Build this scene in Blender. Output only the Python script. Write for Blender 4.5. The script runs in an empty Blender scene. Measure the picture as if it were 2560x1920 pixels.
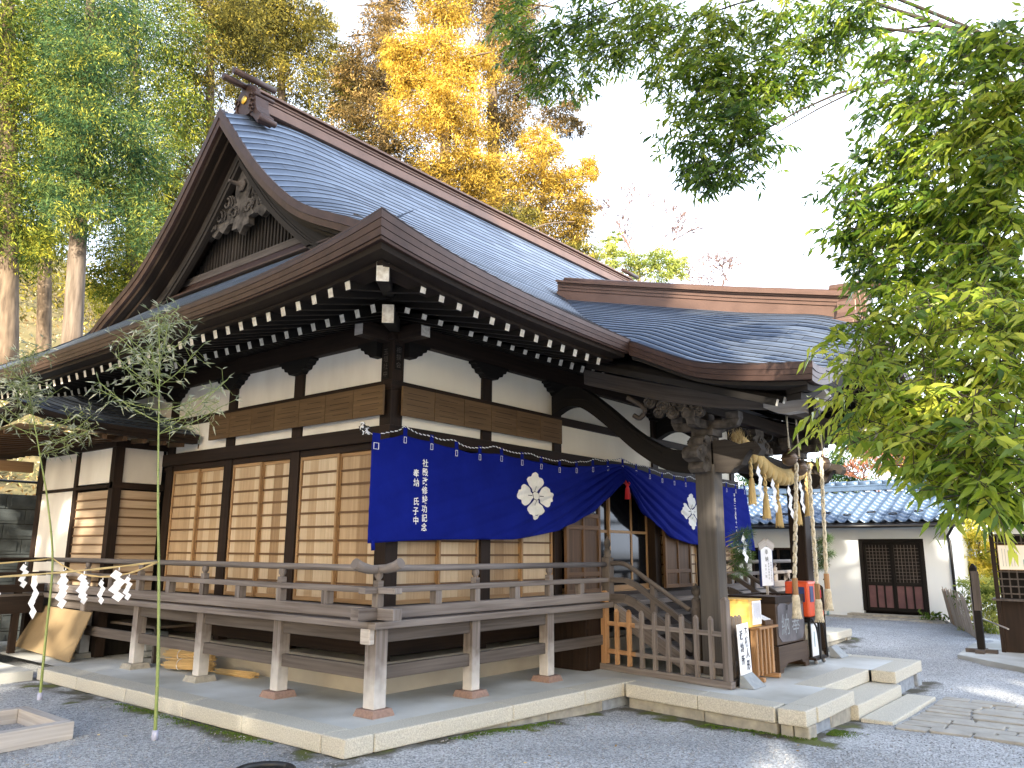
import bpy, bmesh, math, random
import numpy as np
from mathutils import Vector, Matrix
# ---------------------------------------------------------------- camera, world, sun, exposure
sc = bpy.context.scene
COL = sc.collection
YAW, PIT, ROL, FPX = math.radians(50.743), math.radians(11.801), math.radians(.3256), 1988.35
CAM = Vector((0, 0, 1.35))
FW = Vector((math.sin(YAW)*math.cos(PIT), math.cos(YAW)*math.cos(PIT), math.sin(PIT)))
_r = Vector((math.cos(YAW), -math.sin(YAW), 0)); _u = _r.cross(FW)
RT = math.cos(ROL)*_r + math.sin(ROL)*_u; UP = -math.sin(ROL)*_r + math.cos(ROL)*_u
cd = bpy.data.cameras.new('camera'); cam = bpy.data.objects.new('camera', cd); COL.objects.link(cam)
cd.sensor_width = 36; cd.lens = FPX/2560*36; cd.clip_start = .05; cd.clip_end = 2000
cam.matrix_world = Matrix(((RT.x, UP.x, -FW.x, CAM.x), (RT.y, UP.y, -FW.y, CAM.y), (RT.z, UP.z, -FW.z, CAM.z), (0, 0, 0, 1)))
sc.camera = cam
SUNV = Vector((.76, .50, -.335)).normalized()      # travel direction of the sunlight
w = bpy.data.worlds.new('World'); sc.world = w; w.use_nodes = True
nt = w.node_tree; bg = nt.nodes['Background']
sky = nt.nodes.new('ShaderNodeTexSky'); sky.sky_type = 'NISHITA'; sky.sun_disc = False
sky.sun_elevation = math.asin(-SUNV.z); sky.sun_rotation = math.atan2(-SUNV.x, -SUNV.y)
sky.air_density = 1.0; sky.dust_density = 2.5; sky.ozone_density = 1.0
tc = nt.nodes.new('ShaderNodeTexCoord'); nz = nt.nodes.new('ShaderNodeTexNoise'); nz.inputs['Scale'].default_value = 1.6; nz.inputs['Detail'].default_value = 5
rp = nt.nodes.new('ShaderNodeValToRGB'); rp.color_ramp.elements[0].position = .38; rp.color_ramp.elements[1].position = .62
mx = nt.nodes.new('ShaderNodeMix'); mx.data_type = 'RGBA'
mx.inputs[7].default_value = (8.4, 9.4, 11.0, 1)     # thin bright cloud
# thin cloud lies thicker towards the east (+X), clearer overhead to the north-west
sp = nt.nodes.new('ShaderNodeSeparateXYZ'); mp = nt.nodes.new('ShaderNodeMapRange')
mp.inputs[1].default_value = .25; mp.inputs[2].default_value = .75; mp.inputs[3].default_value = -.25; mp.inputs[4].default_value = .75
ad = nt.nodes.new('ShaderNodeMath'); ad.operation = 'ADD'; ad.use_clamp = True
L = nt.links
L.new(tc.outputs['Generated'], nz.inputs['Vector']); L.new(nz.outputs[0], rp.inputs[0])
L.new(tc.outputs['Generated'], sp.inputs[0]); L.new(sp.outputs['X'], mp.inputs[0])
mu = nt.nodes.new('ShaderNodeMath'); mu.operation = 'MULTIPLY'; mu.inputs[1].default_value = .6
L.new(rp.outputs[0], mu.inputs[0]); L.new(mu.outputs[0], ad.inputs[0]); L.new(mp.outputs[0], ad.inputs[1])
L.new(ad.outputs[0], mx.inputs[0]); L.new(sky.outputs[0], mx.inputs[6]); L.new(mx.outputs[2], bg.inputs[0])
bg.inputs[1].default_value = .15
sl = bpy.data.lights.new('sun', 'SUN'); sl.energy = 4.6; sl.angle = math.radians(.5); sl.color = (1, .90, .73)
so = bpy.data.objects.new('sun', sl); COL.objects.link(so); so.rotation_euler = SUNV.to_track_quat('-Z', 'Y').to_euler(); so.location = (-10, -10, 20)
sc.view_settings.view_transform = 'Standard'; sc.view_settings.look = 'None'; sc.view_settings.gamma = 1
sc.view_settings.exposure = 1.6
rnd = random.Random(7); rng = np.random.default_rng(5)

def at(x, y, ax, v):                                  # photo pixel -> point on plane axis=v
    d = RT*(x-1280) - UP*(y-960) + FW*FPX; t = (v-CAM[ax])/d[ax]; return CAM + d*t
def far(x, y, dist):
    d = (RT*(x-1280) - UP*(y-960) + FW*FPX); d = d/math.hypot(d.x, d.y); return CAM + d*dist
# ---------------------------------------------------------------- materials
MAT = {}
def node(nt, t, **k):
    n = nt.nodes.new(t)
    for a, b in k.items(): setattr(n, a, b)
    return n
def mat(name, col, rough=.7, metal=0, kind='noise', col2=None, scale=8, amt=.5, bump=.0, bscale=None, spec=.5, trans=0, emit=None, detail=6, stretch=None):
    """col..col2 mixed by a procedural pattern; kind: noise / grain (UV, along u) / flat"""
    m = bpy.data.materials.new(name); m.use_nodes = True; nt = m.node_tree; L = nt.links
    b = nt.nodes['Principled BSDF']; b.inputs['Roughness'].default_value = rough; b.inputs['Metallic'].default_value = metal
    b.inputs['Specular IOR Level'].default_value = spec
    col2 = col2 or tuple(c*.6 for c in col)
    mixn = node(nt, 'ShaderNodeMix', data_type='RGBA'); mixn.inputs[6].default_value = (*col, 1); mixn.inputs[7].default_value = (*col2, 1)
    tc = node(nt, 'ShaderNodeTexCoord'); mp = node(nt, 'ShaderNodeMapping'); n = node(nt, 'ShaderNodeTexNoise'); n.inputs['Detail'].default_value = detail
    rmp = node(nt, 'ShaderNodeValToRGB'); rmp.color_ramp.elements[0].position = .5-amt*.35; rmp.color_ramp.elements[1].position = .5+amt*.35
    if kind == 'grain':
        b.inputs['Specular IOR Level'].default_value = min(spec, .22)
        L.new(tc.outputs['UV'], mp.inputs[0]); mp.inputs['Scale'].default_value = (1.2, 34, 1); n.inputs['Scale'].default_value = 1.0; n.inputs['Distortion'].default_value = .6
        n2 = node(nt, 'ShaderNodeTexNoise'); mp2 = node(nt, 'ShaderNodeMapping'); mp2.inputs['Scale'].default_value = (.5, 2.2, 1); L.new(tc.outputs['UV'], mp2.inputs[0]); L.new(mp2.outputs[0], n2.inputs[0]); n2.inputs['Scale'].default_value = 1.3
        a = node(nt, 'ShaderNodeMath', operation='ADD'); L.new(n.outputs[0], a.inputs[0]); L.new(n2.outputs[0], a.inputs[1])
        h = node(nt, 'ShaderNodeMath', operation='MULTIPLY'); h.inputs[1].default_value = .5; L.new(a.outputs[0], h.inputs[0]); f = h.outputs[0]
        L.new(mp.outputs[0], n.inputs[0])
    else:
        L.new(tc.outputs['Object'], mp.inputs[0]); L.new(mp.outputs[0], n.inputs[0]); n.inputs['Scale'].default_value = scale
        if stretch: mp.inputs['Scale'].default_value = stretch
        f = n.outputs[0]
    L.new(f, rmp.inputs[0]); L.new(rmp.outputs[0], mixn.inputs[0]); L.new(mixn.outputs[2], b.inputs['Base Color'])
    if bump:
        bp = node(nt, 'ShaderNodeBump'); bp.inputs['Strength'].default_value = bump; bp.inputs['Distance'].default_value = .01
        if bscale:
            n3 = node(nt, 'ShaderNodeTexNoise'); n3.inputs['Scale'].default_value = bscale; n3.inputs['Detail'].default_value = 4; L.new(tc.outputs['Object'], n3.inputs[0]); L.new(n3.outputs[0], bp.inputs['Height'])
        else: L.new(f, bp.inputs['Height'])
        L.new(bp.outputs[0], b.inputs['Normal'])
    MAT[name] = m; return m
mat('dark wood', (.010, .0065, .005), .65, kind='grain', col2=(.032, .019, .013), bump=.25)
mat('black wood', (.0045, .0038, .0034), .7, kind='grain', col2=(.012, .0095, .0080), bump=.2)
mat('brown wood', (.045, .026, .015), .6, kind='grain', col2=(.12, .068, .036), bump=.25)
mat('eaves wood', (.009, .006, .0045), .65, kind='grain', col2=(.034, .022, .015), bump=.25)
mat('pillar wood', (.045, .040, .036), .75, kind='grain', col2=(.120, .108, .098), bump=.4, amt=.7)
mat('shaded grey wood', (.014, .0115, .0100), .8, kind='grain', col2=(.058, .049, .043), bump=.4, amt=.7)  # darker copy of grey wood, porch and gable shade put into its colour
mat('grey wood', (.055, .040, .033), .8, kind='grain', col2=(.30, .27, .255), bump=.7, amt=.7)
mat('carved grey wood', (.030, .026, .023), .8, kind='noise', scale=9, spec=.2, col2=(.125, .11, .098), bump=.6, bscale=30)
mat('dim grey wood', (.035, .027, .023), .8, kind='grain', col2=(.15, .13, .118), bump=.5, amt=.7)
mat('bleached wood', (.30, .26, .23), .85, kind='grain', col2=(.62, .59, .56), bump=.4, amt=.6)
mat('honey wood', (.30, .20, .11), .6, kind='grain', col2=(.56, .42, .27), bump=.15, amt=.7)
mat('honey wood light', (.44, .33, .21), .6, kind='grain', col2=(.64, .52, .37), bump=.15, amt=.7)
mat('honey wood brown', (.20, .125, .065), .6, kind='grain', col2=(.42, .29, .17), bump=.15, amt=.7)
mat('golden frame wood', (.25, .145, .07), .5, kind='grain', col2=(.42, .27, .14), bump=.1)
mat('pale board wood', (.30, .215, .14), .7, kind='grain', col2=(.54, .42, .30), bump=.15, amt=.8)
mat('batten wood', (.095, .052, .028), .6, kind='grain', col2=(.17, .10, .055), bump=.15)
mat('orange wood', (.24, .125, .055), .6, kind='grain', col2=(.46, .28, .15), bump=.3)
mat('donor board wood', (.075, .044, .02), .6, kind='grain', col2=(.16, .10, .05), bump=.2)
mat('plaster', (.90, .87, .81), .9, scale=2.5, detail=10, stretch=(1, 1, .35), col2=(.64, .60, .545), amt=.9, bump=.1, bscale=60)
mat('cream plaster', (.90, .85, .73), .9, scale=2.5, detail=10, stretch=(1, 1, .35), col2=(.76, .71, .60), amt=.9)
mat('blue plaster', (.60, .66, .72), .9, scale=1.4, col2=(.70, .73, .74), amt=.9)
mat('wood end paint', (.80, .77, .70), .8, scale=30, col2=(.55, .50, .42), amt=.5)
mat('copper trim', (.050, .029, .025), .45, .4, scale=7, col2=(.092, .053, .042), amt=.9, bump=.15, bscale=18)
mat('copper light', (.20, .12, .09), .42, .4, scale=4, col2=(.135, .08, .06), amt=.9, bump=.1, bscale=20)
mat('concrete', (.62, .645, .645), .9, scale=.9, detail=12, col2=(.33, .325, .29), amt=.55, bump=.3, bscale=90)
mat('foundation concrete', (.42, .39, .33), .9, scale=3, col2=(.31, .28, .235), amt=.9, bump=.2, bscale=60)
mat('granite', (.64, .62, .54), .85, scale=95, col2=(.34, .325, .285), amt=.7, bump=.7, bscale=45)
mat('rough granite', (.46, .43, .36), .9, scale=9, col2=(.20, .195, .18), amt=.8, bump=1.0, bscale=22)
mat('blue granite', (.36, .41, .48), .9, scale=11, col2=(.17, .19, .225), amt=.8, bump=1.0, bscale=25)
mat('reddish stone', (.30, .20, .165), .9, scale=40, col2=(.22, .15, .125), bump=.5, bscale=60)
mat('block wall', (.085, .10, .105), .95, scale=5, col2=(.045, .055, .06), bump=.4, bscale=50)
mat('curtain cloth', (.0035, .009, .15), .9, scale=3, detail=12, col2=(.006, .015, .225), amt=.9, spec=.1, bump=.35, bscale=16)
mat('white dye', (.84, .83, .80), .9, scale=20, col2=(.76, .75, .72), spec=.1)
mat('dark line', (.01, .012, .03), .9)
mat('ink', (.03, .035, .06), .8)
mat('paper', (.86, .87, .90), .85, scale=20, col2=(.80, .81, .85))
mat('straw', (.52, .36, .14), .9, kind='grain', col2=(.70, .54, .27), bump=.7, amt=.8)
mat('reed', (.50, .34, .15), .7, kind='grain', col2=(.68, .50, .26), bump=.3)
mat('bell rope', (.68, .62, .49), .9, scale=30, col2=(.46, .41, .31), bump=.4, bscale=70)
mat('bronze', (.12, .085, .06), .35, .8, scale=8, col2=(.20, .14, .10))
mat('gold', (.95, .62, .12), .3, .8, col2=(.85, .5, .08))
mat('red tassel', (.50, .015, .03), .7, col2=(.4, .01, .02))
mat('red plastic', (.75, .10, .03), .35, scale=3, col2=(.68, .08, .025))
mat('white plastic', (.78, .80, .82), .5, scale=3, col2=(.72, .74, .76))
mat('blue plastic', (.03, .06, .22), .4)
mat('steel', (.35, .36, .38), .4, .8)
mat('black metal', (.012, .012, .014), .4, .3)
mat('grey stone plate', (.30, .33, .36), .8, scale=20, col2=(.24, .27, .30))
mat('box iron', (.055, .05, .058), .55, scale=5, col2=(.13, .12, .135), amt=.5, bump=.3, bscale=25)
mat('box wood', (.045, .028, .02), .55, kind='grain', col2=(.09, .06, .04), bump=.3)
mat('yellow box', (.62, .38, .09), .5, kind='grain', col2=(.70, .46, .14))
mat('bamboo green', (.20, .26, .07), .45, scale=6, col2=(.29, .35, .12))
mat('bamboo leaf pale', (.40, .45, .30), .7, scale=9, col2=(.52, .56, .42))
mat('roof tile', (.075, .12, .20), .28, .25, scale=3, col2=(.12, .18, .28), bump=.1, bscale=30)
mat('maroon panel', (.10, .045, .05), .6, scale=6, col2=(.14, .07, .07))
mat('dark gap', (.012, .014, .02), .8)
mat('glass', (.008, .009, .011), .08, spec=.35)
mat('bark', (.10, .075, .055), .95, scale=14, col2=(.22, .17, .13), bump=1, stretch=(1, 1, .15))
mat('pale bark', (.24, .175, .12), .95, scale=12, col2=(.09, .065, .045), bump=1, stretch=(1, 1, .2))
mat('twig', (.055, .042, .032), .9)
mat('pink twig', (.20, .13, .12), .9)
mat('red twig', (.42, .17, .10), .8)
mat('plywood', (.16, .11, .055), .7, scale=2.2, col2=(.30, .22, .12), amt=.9, bump=.1, bscale=20)
mat('split bamboo', (.30, .24, .19), .75, kind='grain', col2=(.48, .41, .35), bump=.3)
mat('rubber', (.02, .02, .022), .5)
mat('lilac tube', (.5, .52, .68), .4)
mat('turquoise pipe', (.22, .42, .46), .4)
mat('clear cup', (.3, .28, .26), .6)

def leafmat(name, cols, trans=.35, rough=.45):
    """foliage: colour of each leaf from the mesh attribute 'tint'"""
    m = bpy.data.materials.new(name); m.use_nodes = True; nt = m.node_tree; L = nt.links
    b = nt.nodes['Principled BSDF']; out = nt.nodes['Material Output']; b.inputs['Roughness'].default_value = rough; b.inputs['Specular IOR Level'].default_value = .5 if rough < .5 else .12
    at_ = node(nt, 'ShaderNodeAttribute', attribute_name='tint'); r = node(nt, 'ShaderNodeValToRGB')
    els = r.color_ramp.elements
    while len(els) < len(cols): els.new(.5)
    for i, c in enumerate(cols): els[i].position = i/(len(cols)-1); els[i].color = (*c, 1)
    tr = node(nt, 'ShaderNodeBsdfTranslucent'); ms = node(nt, 'ShaderNodeMixShader'); ms.inputs[0].default_value = trans
    L.new(at_.outputs['Fac'], r.inputs[0]); L.new(r.outputs[0], b.inputs['Base Color']); L.new(r.outputs[0], tr.inputs[0])
    L.new(b.outputs[0], ms.inputs[1]); L.new(tr.outputs[0], ms.inputs[2]); L.new(ms.outputs[0], out.inputs[0]); MAT[name] = m
leafmat('near leaves', [(.025, .065, .018), (.085, .17, .022), (.26, .36, .03), (.55, .58, .08)], .45, .28)
leafmat('cedar green', [(.015, .035, .012), (.05, .10, .025), (.17, .21, .035), (.50, .48, .06)], .3, .8)
leafmat('cypress green', [(.015, .045, .022), (.05, .11, .045), (.13, .20, .06), (.50, .48, .07)], .3, .8)
leafmat('olive', [(.03, .03, .012), (.10, .10, .025), (.24, .21, .045), (.50, .40, .07)], .3, .8)
leafmat('golden', [(.07, .05, .018), (.30, .20, .04), (.62, .42, .06), (.88, .64, .13)], .35, .8)
leafmat('russet', [(.035, .03, .016), (.15, .11, .045), (.30, .20, .075), (.48, .33, .12)], .3, .8)
leafmat('bamboo grove', [(.12, .18, .04), (.26, .32, .07), (.42, .46, .12), (.60, .58, .18)], .4, .7)
leafmat('maple yellow', [(.16, .20, .03), (.40, .40, .05), (.65, .55, .08), (.80, .65, .15)], .5, .7)
leafmat('pine needles', [(.02, .05, .015), (.05, .11, .03), (.10, .18, .05), (.14, .22, .07)], .2, .6)
leafmat('pale bamboo leaves', [(.22, .26, .15), (.33, .37, .24), (.46, .49, .36), (.60, .62, .50)], .25, .6)
leafmat('dead leaves', [(.14, .08, .03), (.30, .2, .08), (.5, .4, .22), (.7, .62, .42)], .1, .8)
leafmat('weeds', [(.03, .07, .01), (.06, .12, .02), (.10, .17, .03), (.15, .2, .04)], .2, .8)

def special():
    # copper shingle roof: courses are geometry, joints and patina from UV, blue sky reflection tinted into the colour
    m = bpy.data.materials.new('copper roof'); m.use_nodes = True; nt = m.node_tree; L = nt.links; b = nt.nodes['Principled BSDF']
    b.inputs['Metallic'].default_value = .7; b.inputs['Roughness'].default_value = .33; b.inputs['Specular IOR Level'].default_value = .6
    tc = node(nt, 'ShaderNodeTexCoord'); br = node(nt, 'ShaderNodeTexBrick'); br.offset = .37
    br.inputs['Scale'].default_value = 1; br.inputs['Brick Width'].default_value = .62; br.inputs['Row Height'].default_value = .105; br.inputs['Mortar Size'].default_value = .003
    br.inputs['Color1'].default_value = (.165, .20, .265, 1); br.inputs['Color2'].default_value = (.25, .30, .385, 1); br.inputs['Mortar'].default_value = (.05, .05, .055, 1)
    n = node(nt, 'ShaderNodeTexNoise'); n.inputs['Scale'].default_value = 1.5; n.inputs['Detail'].default_value = 8
    mx = node(nt, 'ShaderNodeMix', data_type='RGBA', blend_type='MULTIPLY'); mx.inputs[0].default_value = .5
    rr = node(nt, 'ShaderNodeMapRange'); rr.inputs[3].default_value = .27; rr.inputs[4].default_value = .5
    L.new(tc.outputs['UV'], br.inputs[0]); L.new(tc.outputs['Object'], n.inputs[0]); L.new(br.outputs[0], mx.inputs[6]); L.new(n.outputs[0], mx.inputs[7])
    L.new(mx.outputs[2], b.inputs['Base Color']); L.new(n.outputs[0], rr.inputs[0]); L.new(rr.outputs[0], b.inputs['Roughness'])
    n2 = node(nt, 'ShaderNodeTexNoise'); n2.inputs['Scale'].default_value = 7; bp = node(nt, 'ShaderNodeBump'); bp.inputs['Strength'].default_value = .25; bp.inputs['Distance'].default_value = .02
    L.new(tc.outputs['Object'], n2.inputs[0]); L.new(n2.outputs[0], bp.inputs['Height']); L.new(bp.outputs[0], b.inputs['Normal'])
    MAT['copper roof'] = m
    # gravel with dirt and moss near the stone edge (attribute 'moss' painted from real distance to the stones)
    m = bpy.data.materials.new('gravel'); m.use_nodes = True; nt = m.node_tree; L = nt.links; b = nt.nodes['Principled BSDF']; b.inputs['Roughness'].default_value = .95
    tc = node(nt, 'ShaderNodeTexCoord'); v = node(nt, 'ShaderNodeTexVoronoi'); v.inputs['Scale'].default_value = 75
    r = node(nt, 'ShaderNodeValToRGB'); r.color_ramp.elements[0].color = (.19, .20, .215, 1); r.color_ramp.elements[1].color = (.62, .64, .67, 1)
    sx = node(nt, 'ShaderNodeSeparateColor'); L.new(tc.outputs['Object'], v.inputs[0]); L.new(v.outputs['Color'], sx.inputs[0]); L.new(sx.outputs[0], r.inputs[0])
    n = node(nt, 'ShaderNodeTexNoise'); n.inputs['Scale'].default_value = .7; n.inputs['Detail'].default_value = 7
    L.new(tc.outputs['Object'], n.inputs[0])
    big = node(nt, 'ShaderNodeMapRange'); big.inputs[1].default_value = .3; big.inputs[2].default_value = .7; big.inputs[3].default_value = .75; big.inputs[4].default_value = 1.15; L.new(n.outputs[0], big.inputs[0])
    mm = node(nt, 'ShaderNodeMix', data_type='RGBA', blend_type='MULTIPLY'); mm.inputs[0].default_value = 1; L.new(r.outputs[0], mm.inputs[6]); L.new(big.outputs[0], mm.inputs[7])
    a = node(nt, 'ShaderNodeAttribute', attribute_name='moss'); nm = node(nt, 'ShaderNodeTexNoise'); nm.inputs['Scale'].default_value = 3.2; nm.inputs['Detail'].default_value = 9; L.new(tc.outputs['Object'], nm.inputs[0])
    ml = node(nt, 'ShaderNodeMath', operation='ADD'); L.new(a.outputs['Fac'], ml.inputs[0]); L.new(nm.outputs[0], ml.inputs[1])
    rg = node(nt, 'ShaderNodeMapRange'); rg.inputs[1].default_value = 1.02; rg.inputs[2].default_value = 1.22; L.new(ml.outputs[0], rg.inputs[0])
    dirt = node(nt, 'ShaderNodeMix', data_type='RGBA'); L.new(rg.outputs[0], dirt.inputs[0]); L.new(mm.outputs[2], dirt.inputs[6]); dirt.inputs[7].default_value = (.085, .08, .06, 1)
    n5 = node(nt, 'ShaderNodeTexNoise'); n5.inputs['Scale'].default_value = 1.6; L.new(tc.outputs['Object'], n5.inputs[0])
    ms = node(nt, 'ShaderNodeMath', operation='MULTIPLY'); L.new(n5.outputs[0], ms.inputs[0]); L.new(ml.outputs[0], ms.inputs[1])
    rg2 = node(nt, 'ShaderNodeMapRange'); rg2.inputs[1].default_value = .66; rg2.inputs[2].default_value = .78; L.new(ms.outputs[0], rg2.inputs[0])
    gr = node(nt, 'ShaderNodeMix', data_type='RGBA'); L.new(rg2.outputs[0], gr.inputs[0]); L.new(dirt.outputs[2], gr.inputs[6]); gr.inputs[7].default_value = (.10, .12, .02, 1)
    L.new(gr.outputs[2], b.inputs['Base Color'])
    bp = node(nt, 'ShaderNodeBump'); bp.inputs['Strength'].default_value = .9; bp.inputs['Distance'].default_value = .012; L.new(v.outputs['Distance'], bp.inputs['Height']); L.new(bp.outputs[0], b.inputs['Normal'])
    MAT['gravel'] = m
    mat('paving', (.42, .40, .36), .85, scale=6, col2=(.27, .255, .225), amt=.8, bump=.6, bscale=40)
    mat('hill soil', (.26, .20, .095), .95, scale=1.6, col2=(.09, .095, .035), amt=.8, bump=1, bscale=6)
    # post wood: grey above, bleached near the foot (weathering of the wood itself)
    m = MAT['grey wood'].copy(); m.name = 'post wood'; nt = m.node_tree; L = nt.links; b = nt.nodes['Principled BSDF']
    src = b.inputs['Base Color'].links[0].from_socket
    tc = node(nt, 'ShaderNodeTexCoord'); sp = node(nt, 'ShaderNodeSeparateXYZ'); L.new(tc.outputs['Object'], sp.inputs[0])
    n = node(nt, 'ShaderNodeTexNoise'); n.inputs['Scale'].default_value = 9; L.new(tc.outputs['Object'], n.inputs[0])
    ad = node(nt, 'ShaderNodeMath', operation='MULTIPLY_ADD'); ad.inputs[1].default_value = .3; L.new(n.outputs[0], ad.inputs[0]); L.new(sp.outputs['Z'], ad.inputs[2])
    rg = node(nt, 'ShaderNodeMapRange'); rg.inputs[1].default_value = .62; rg.inputs[2].default_value = .22; L.new(ad.outputs[0], rg.inputs[0])
    mx = node(nt, 'ShaderNodeMix', data_type='RGBA'); L.new(rg.outputs[0], mx.inputs[0]); L.new(src, mx.inputs[6]); mx.inputs[7].default_value = (.55, .54, .53, 1); L.new(mx.outputs[2], b.inputs['Base Color'])
    MAT['post wood'] = m
special()
# ---------------------------------------------------------------- mesh helpers
class MB:
    def __init__(s): s.v = []; s.f = []; s.uv = []; s.sm = []; s.mi = []
    def face(s, idx, uvs, smooth=False, mi=0): s.f.append(tuple(idx)); s.uv.append(uvs); s.sm.append(smooth); s.mi.append(mi)
    def quad(s, a, b, c, d, mi=0, uv=None):
        i = len(s.v); s.v += [tuple(a), tuple(b), tuple(c), tuple(d)]
        a, b, c, d = map(Vector, (a, b, c, d)); l = (b-a).length; h = (d-a).length; o = rnd.random()*50
        s.face((i, i+1, i+2, i+3), uv or ((o, o), (o+l, o), (o+l, o+h), (o, o+h)), mi=mi)
    def hexa(s, p, mi=0, capmi=None):        # p: 8 points, 0-3 start section, 4-7 end section; grain runs 0->4
        i = len(s.v); s.v += [tuple(q) for q in p]; p = [Vector(q) for q in p]; o = rnd.random()*50
        l = (p[4]-p[0]).length; w = 0
        for k in range(4):
            k2 = (k+1) % 4; d = (p[k2]-p[k]).length
            s.face((i+k, i+k2, i+4+k2, i+4+k), ((o, w+o), (o, w+d+o), (o+l, w+d+o), (o+l, w+o)), mi=mi); w += d
        cm = mi if capmi is None else capmi
        s.face((i+3, i+2, i+1, i), ((o, o), (o+.3, o), (o+.3, o+.1), (o, o+.1)), mi=cm)
        s.face((i+4, i+5, i+6, i+7), ((o, o), (o+.3, o), (o+.3, o+.1), (o, o+.1)), mi=cm)
    def box(s, x0, x1, y0, y1, z0, z1, mi=0):
        dx, dy, dz = x1-x0, y1-y0, z1-z0
        if dx >= dy and dx >= dz: s.hexa([(x0, y0, z0), (x0, y1, z0), (x0, y1, z1), (x0, y0, z1), (x1, y0, z0), (x1, y1, z0), (x1, y1, z1), (x1, y0, z1)], mi)
        elif dy >= dz: s.hexa([(x0, y0, z0), (x0, y0, z1), (x1, y0, z1), (x1, y0, z0), (x0, y1, z0), (x0, y1, z1), (x1, y1, z1), (x1, y1, z0)], mi)
        else: s.hexa([(x0, y0, z0), (x1, y0, z0), (x1, y1, z0), (x0, y1, z0), (x0, y0, z1), (x1, y0, z1), (x1, y1, z1), (x0, y1, z1)], mi)
    def beam(s, a, b, w, h, up=(0, 0, 1), mi=0, capmi=None):
        a, b = Vector(a), Vector(b); d = (b-a).normalized(); sd = d.cross(Vector(up)).normalized(); u = sd.cross(d)
        c = [sd*(-w/2)+u*(-h/2), sd*(w/2)+u*(-h/2), sd*(w/2)+u*(h/2), sd*(-w/2)+u*(h/2)]
        s.hexa([a+q for q in c]+[b+q for q in c], mi, capmi)
    def tube(s, pts, rad, n=8, caps=True, mi=0, smooth=True):
        pts = [Vector(p) for p in pts]; rad = rad if hasattr(rad, '__len__') else [rad]*len(pts); i0 = len(s.v); l = 0; o = rnd.random()*50; ls = []
        for k, p in enumerate(pts):
            t = (pts[min(k+1, len(pts)-1)]-pts[max(k-1, 0)]).normalized()
            ref = Vector((0, 0, 1)) if abs(t.z) < .9 else Vector((1, 0, 0)); a = t.cross(ref).normalized(); b = t.cross(a)
            if k: l += (p-pts[k-1]).length
            ls.append(l)
            for j in range(n):
                th = 2*math.pi*j/n; s.v.append(tuple(p+(a*math.cos(th)+b*math.sin(th))*rad[k]))
        for k in range(len(pts)-1):
            for j in range(n):
                j2 = (j+1) % n; A = i0+k*n; c = 2*math.pi*max(rad[k], .004)/n
                s.face((A+j, A+j2, A+n+j2, A+n+j), ((ls[k]+o, j*c), (ls[k]+o, (j+1)*c), (ls[k+1]+o, (j+1)*c), (ls[k+1]+o, j*c)), smooth, mi)
        if caps:
            s.face([i0+j for j in range(n)][::-1], [(0, 0)]*n, mi=mi); A = i0+(len(pts)-1)*n; s.face([A+j for j in range(n)], [(0, 0)]*n, mi=mi)
    def lathe(s, c, prof, n=14, ax=(0, 0, 1), mi=0):     # prof: (radius, height)
        ax = Vector(ax); c = Vector(c); s.tube([c+ax*h for r, h in prof], [max(r, .0005) for r, h in prof], n, mi=mi)
    def prism(s, poly, o, ex, ey, en, th, mi=0):         # polygon in plane (ex,ey) at o, thickness th along en
        o, ex, ey, en = map(Vector, (o, ex, ey, en)); n = len(poly); i = len(s.v)
        for k in (0, 1):
            for (a, b) in poly: s.v.append(tuple(o+ex*a+ey*b+en*(th*k)))
        uv = [(a, b) for a, b in poly]
        s.face([i+k for k in range(n)][::-1], uv[::-1], mi=mi); s.face([i+n+k for k in range(n)], uv, mi=mi)
        for k in range(n):
            k2 = (k+1) % n; s.face((i+k, i+k2, i+n+k2, i+n+k), ((0, 0), (.05, 0), (.05, th), (0, th)), mi=mi)
    def sweep(s, fn, us, prof, mi=0, closed=True, caps=True, smooth=False):   # fn(u,out,z)->point
        n = len(prof); i = len(s.v); l = 0; prev = None; ls = []
        for u in us:
            p0 = Vector(fn(u, 0, 0)); l += (p0-prev).length if prev else 0; prev = p0; ls.append(l)
            for (a, b) in prof: s.v.append(tuple(fn(u, a, b)))
        m = n if closed else n-1; w = [0]
        for k in range(m): q = prof[(k+1) % n]; w.append(w[-1]+math.hypot(q[0]-prof[k][0], q[1]-prof[k][1]))
        for k in range(len(us)-1):
            for j in range(m):
                j2 = (j+1) % n; A = i+k*n
                s.face((A+j, A+j2, A+n+j2, A+n+j), ((ls[k], w[j]), (ls[k], w[j+1]), (ls[k+1], w[j+1]), (ls[k+1], w[j])), smooth, mi)
        if caps and closed: s.face([i+j for j in range(n)][::-1], [(a, b) for a, b in prof][::-1], mi=mi); A = i+(len(us)-1)*n; s.face([A+j for j in range(n)], [(a, b) for a, b in prof], mi=mi)
    def build(s, name, mats, parent=None, tagargs=None, bevel=0, fix=True):
        me = bpy.data.meshes.new(name)
        off = Vector((0, 0, 0)); q = parent
        while q is not None: off += q.location; q = q.parent
        me.from_pydata([tuple(Vector(v)-off) for v in s.v] if parent else s.v, [], s.f)
        uvl = me.uv_layers.new(name='UVMap'); flat = [c for fu in s.uv for p in fu for c in p]
        uvl.data.foreach_set('uv', flat); me.polygons.foreach_set('use_smooth', s.sm); me.polygons.foreach_set('material_index', s.mi)
        if isinstance(mats, str): mats = [mats]
        for m in mats: me.materials.append(MAT[m])
        if fix:
            bm = bmesh.new(); bm.from_mesh(me); bmesh.ops.recalc_face_normals(bm, faces=bm.faces); bm.to_mesh(me); bm.free()
        o = bpy.data.objects.new(name, me); COL.objects.link(o); o.parent = parent
        if bevel:
            b = o.modifiers.new('bevel', 'BEVEL'); b.width = bevel; b.segments = 2; b.limit_method = 'ANGLE'
        if tagargs: tag(o, *tagargs)
        me.update(); return o
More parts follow.
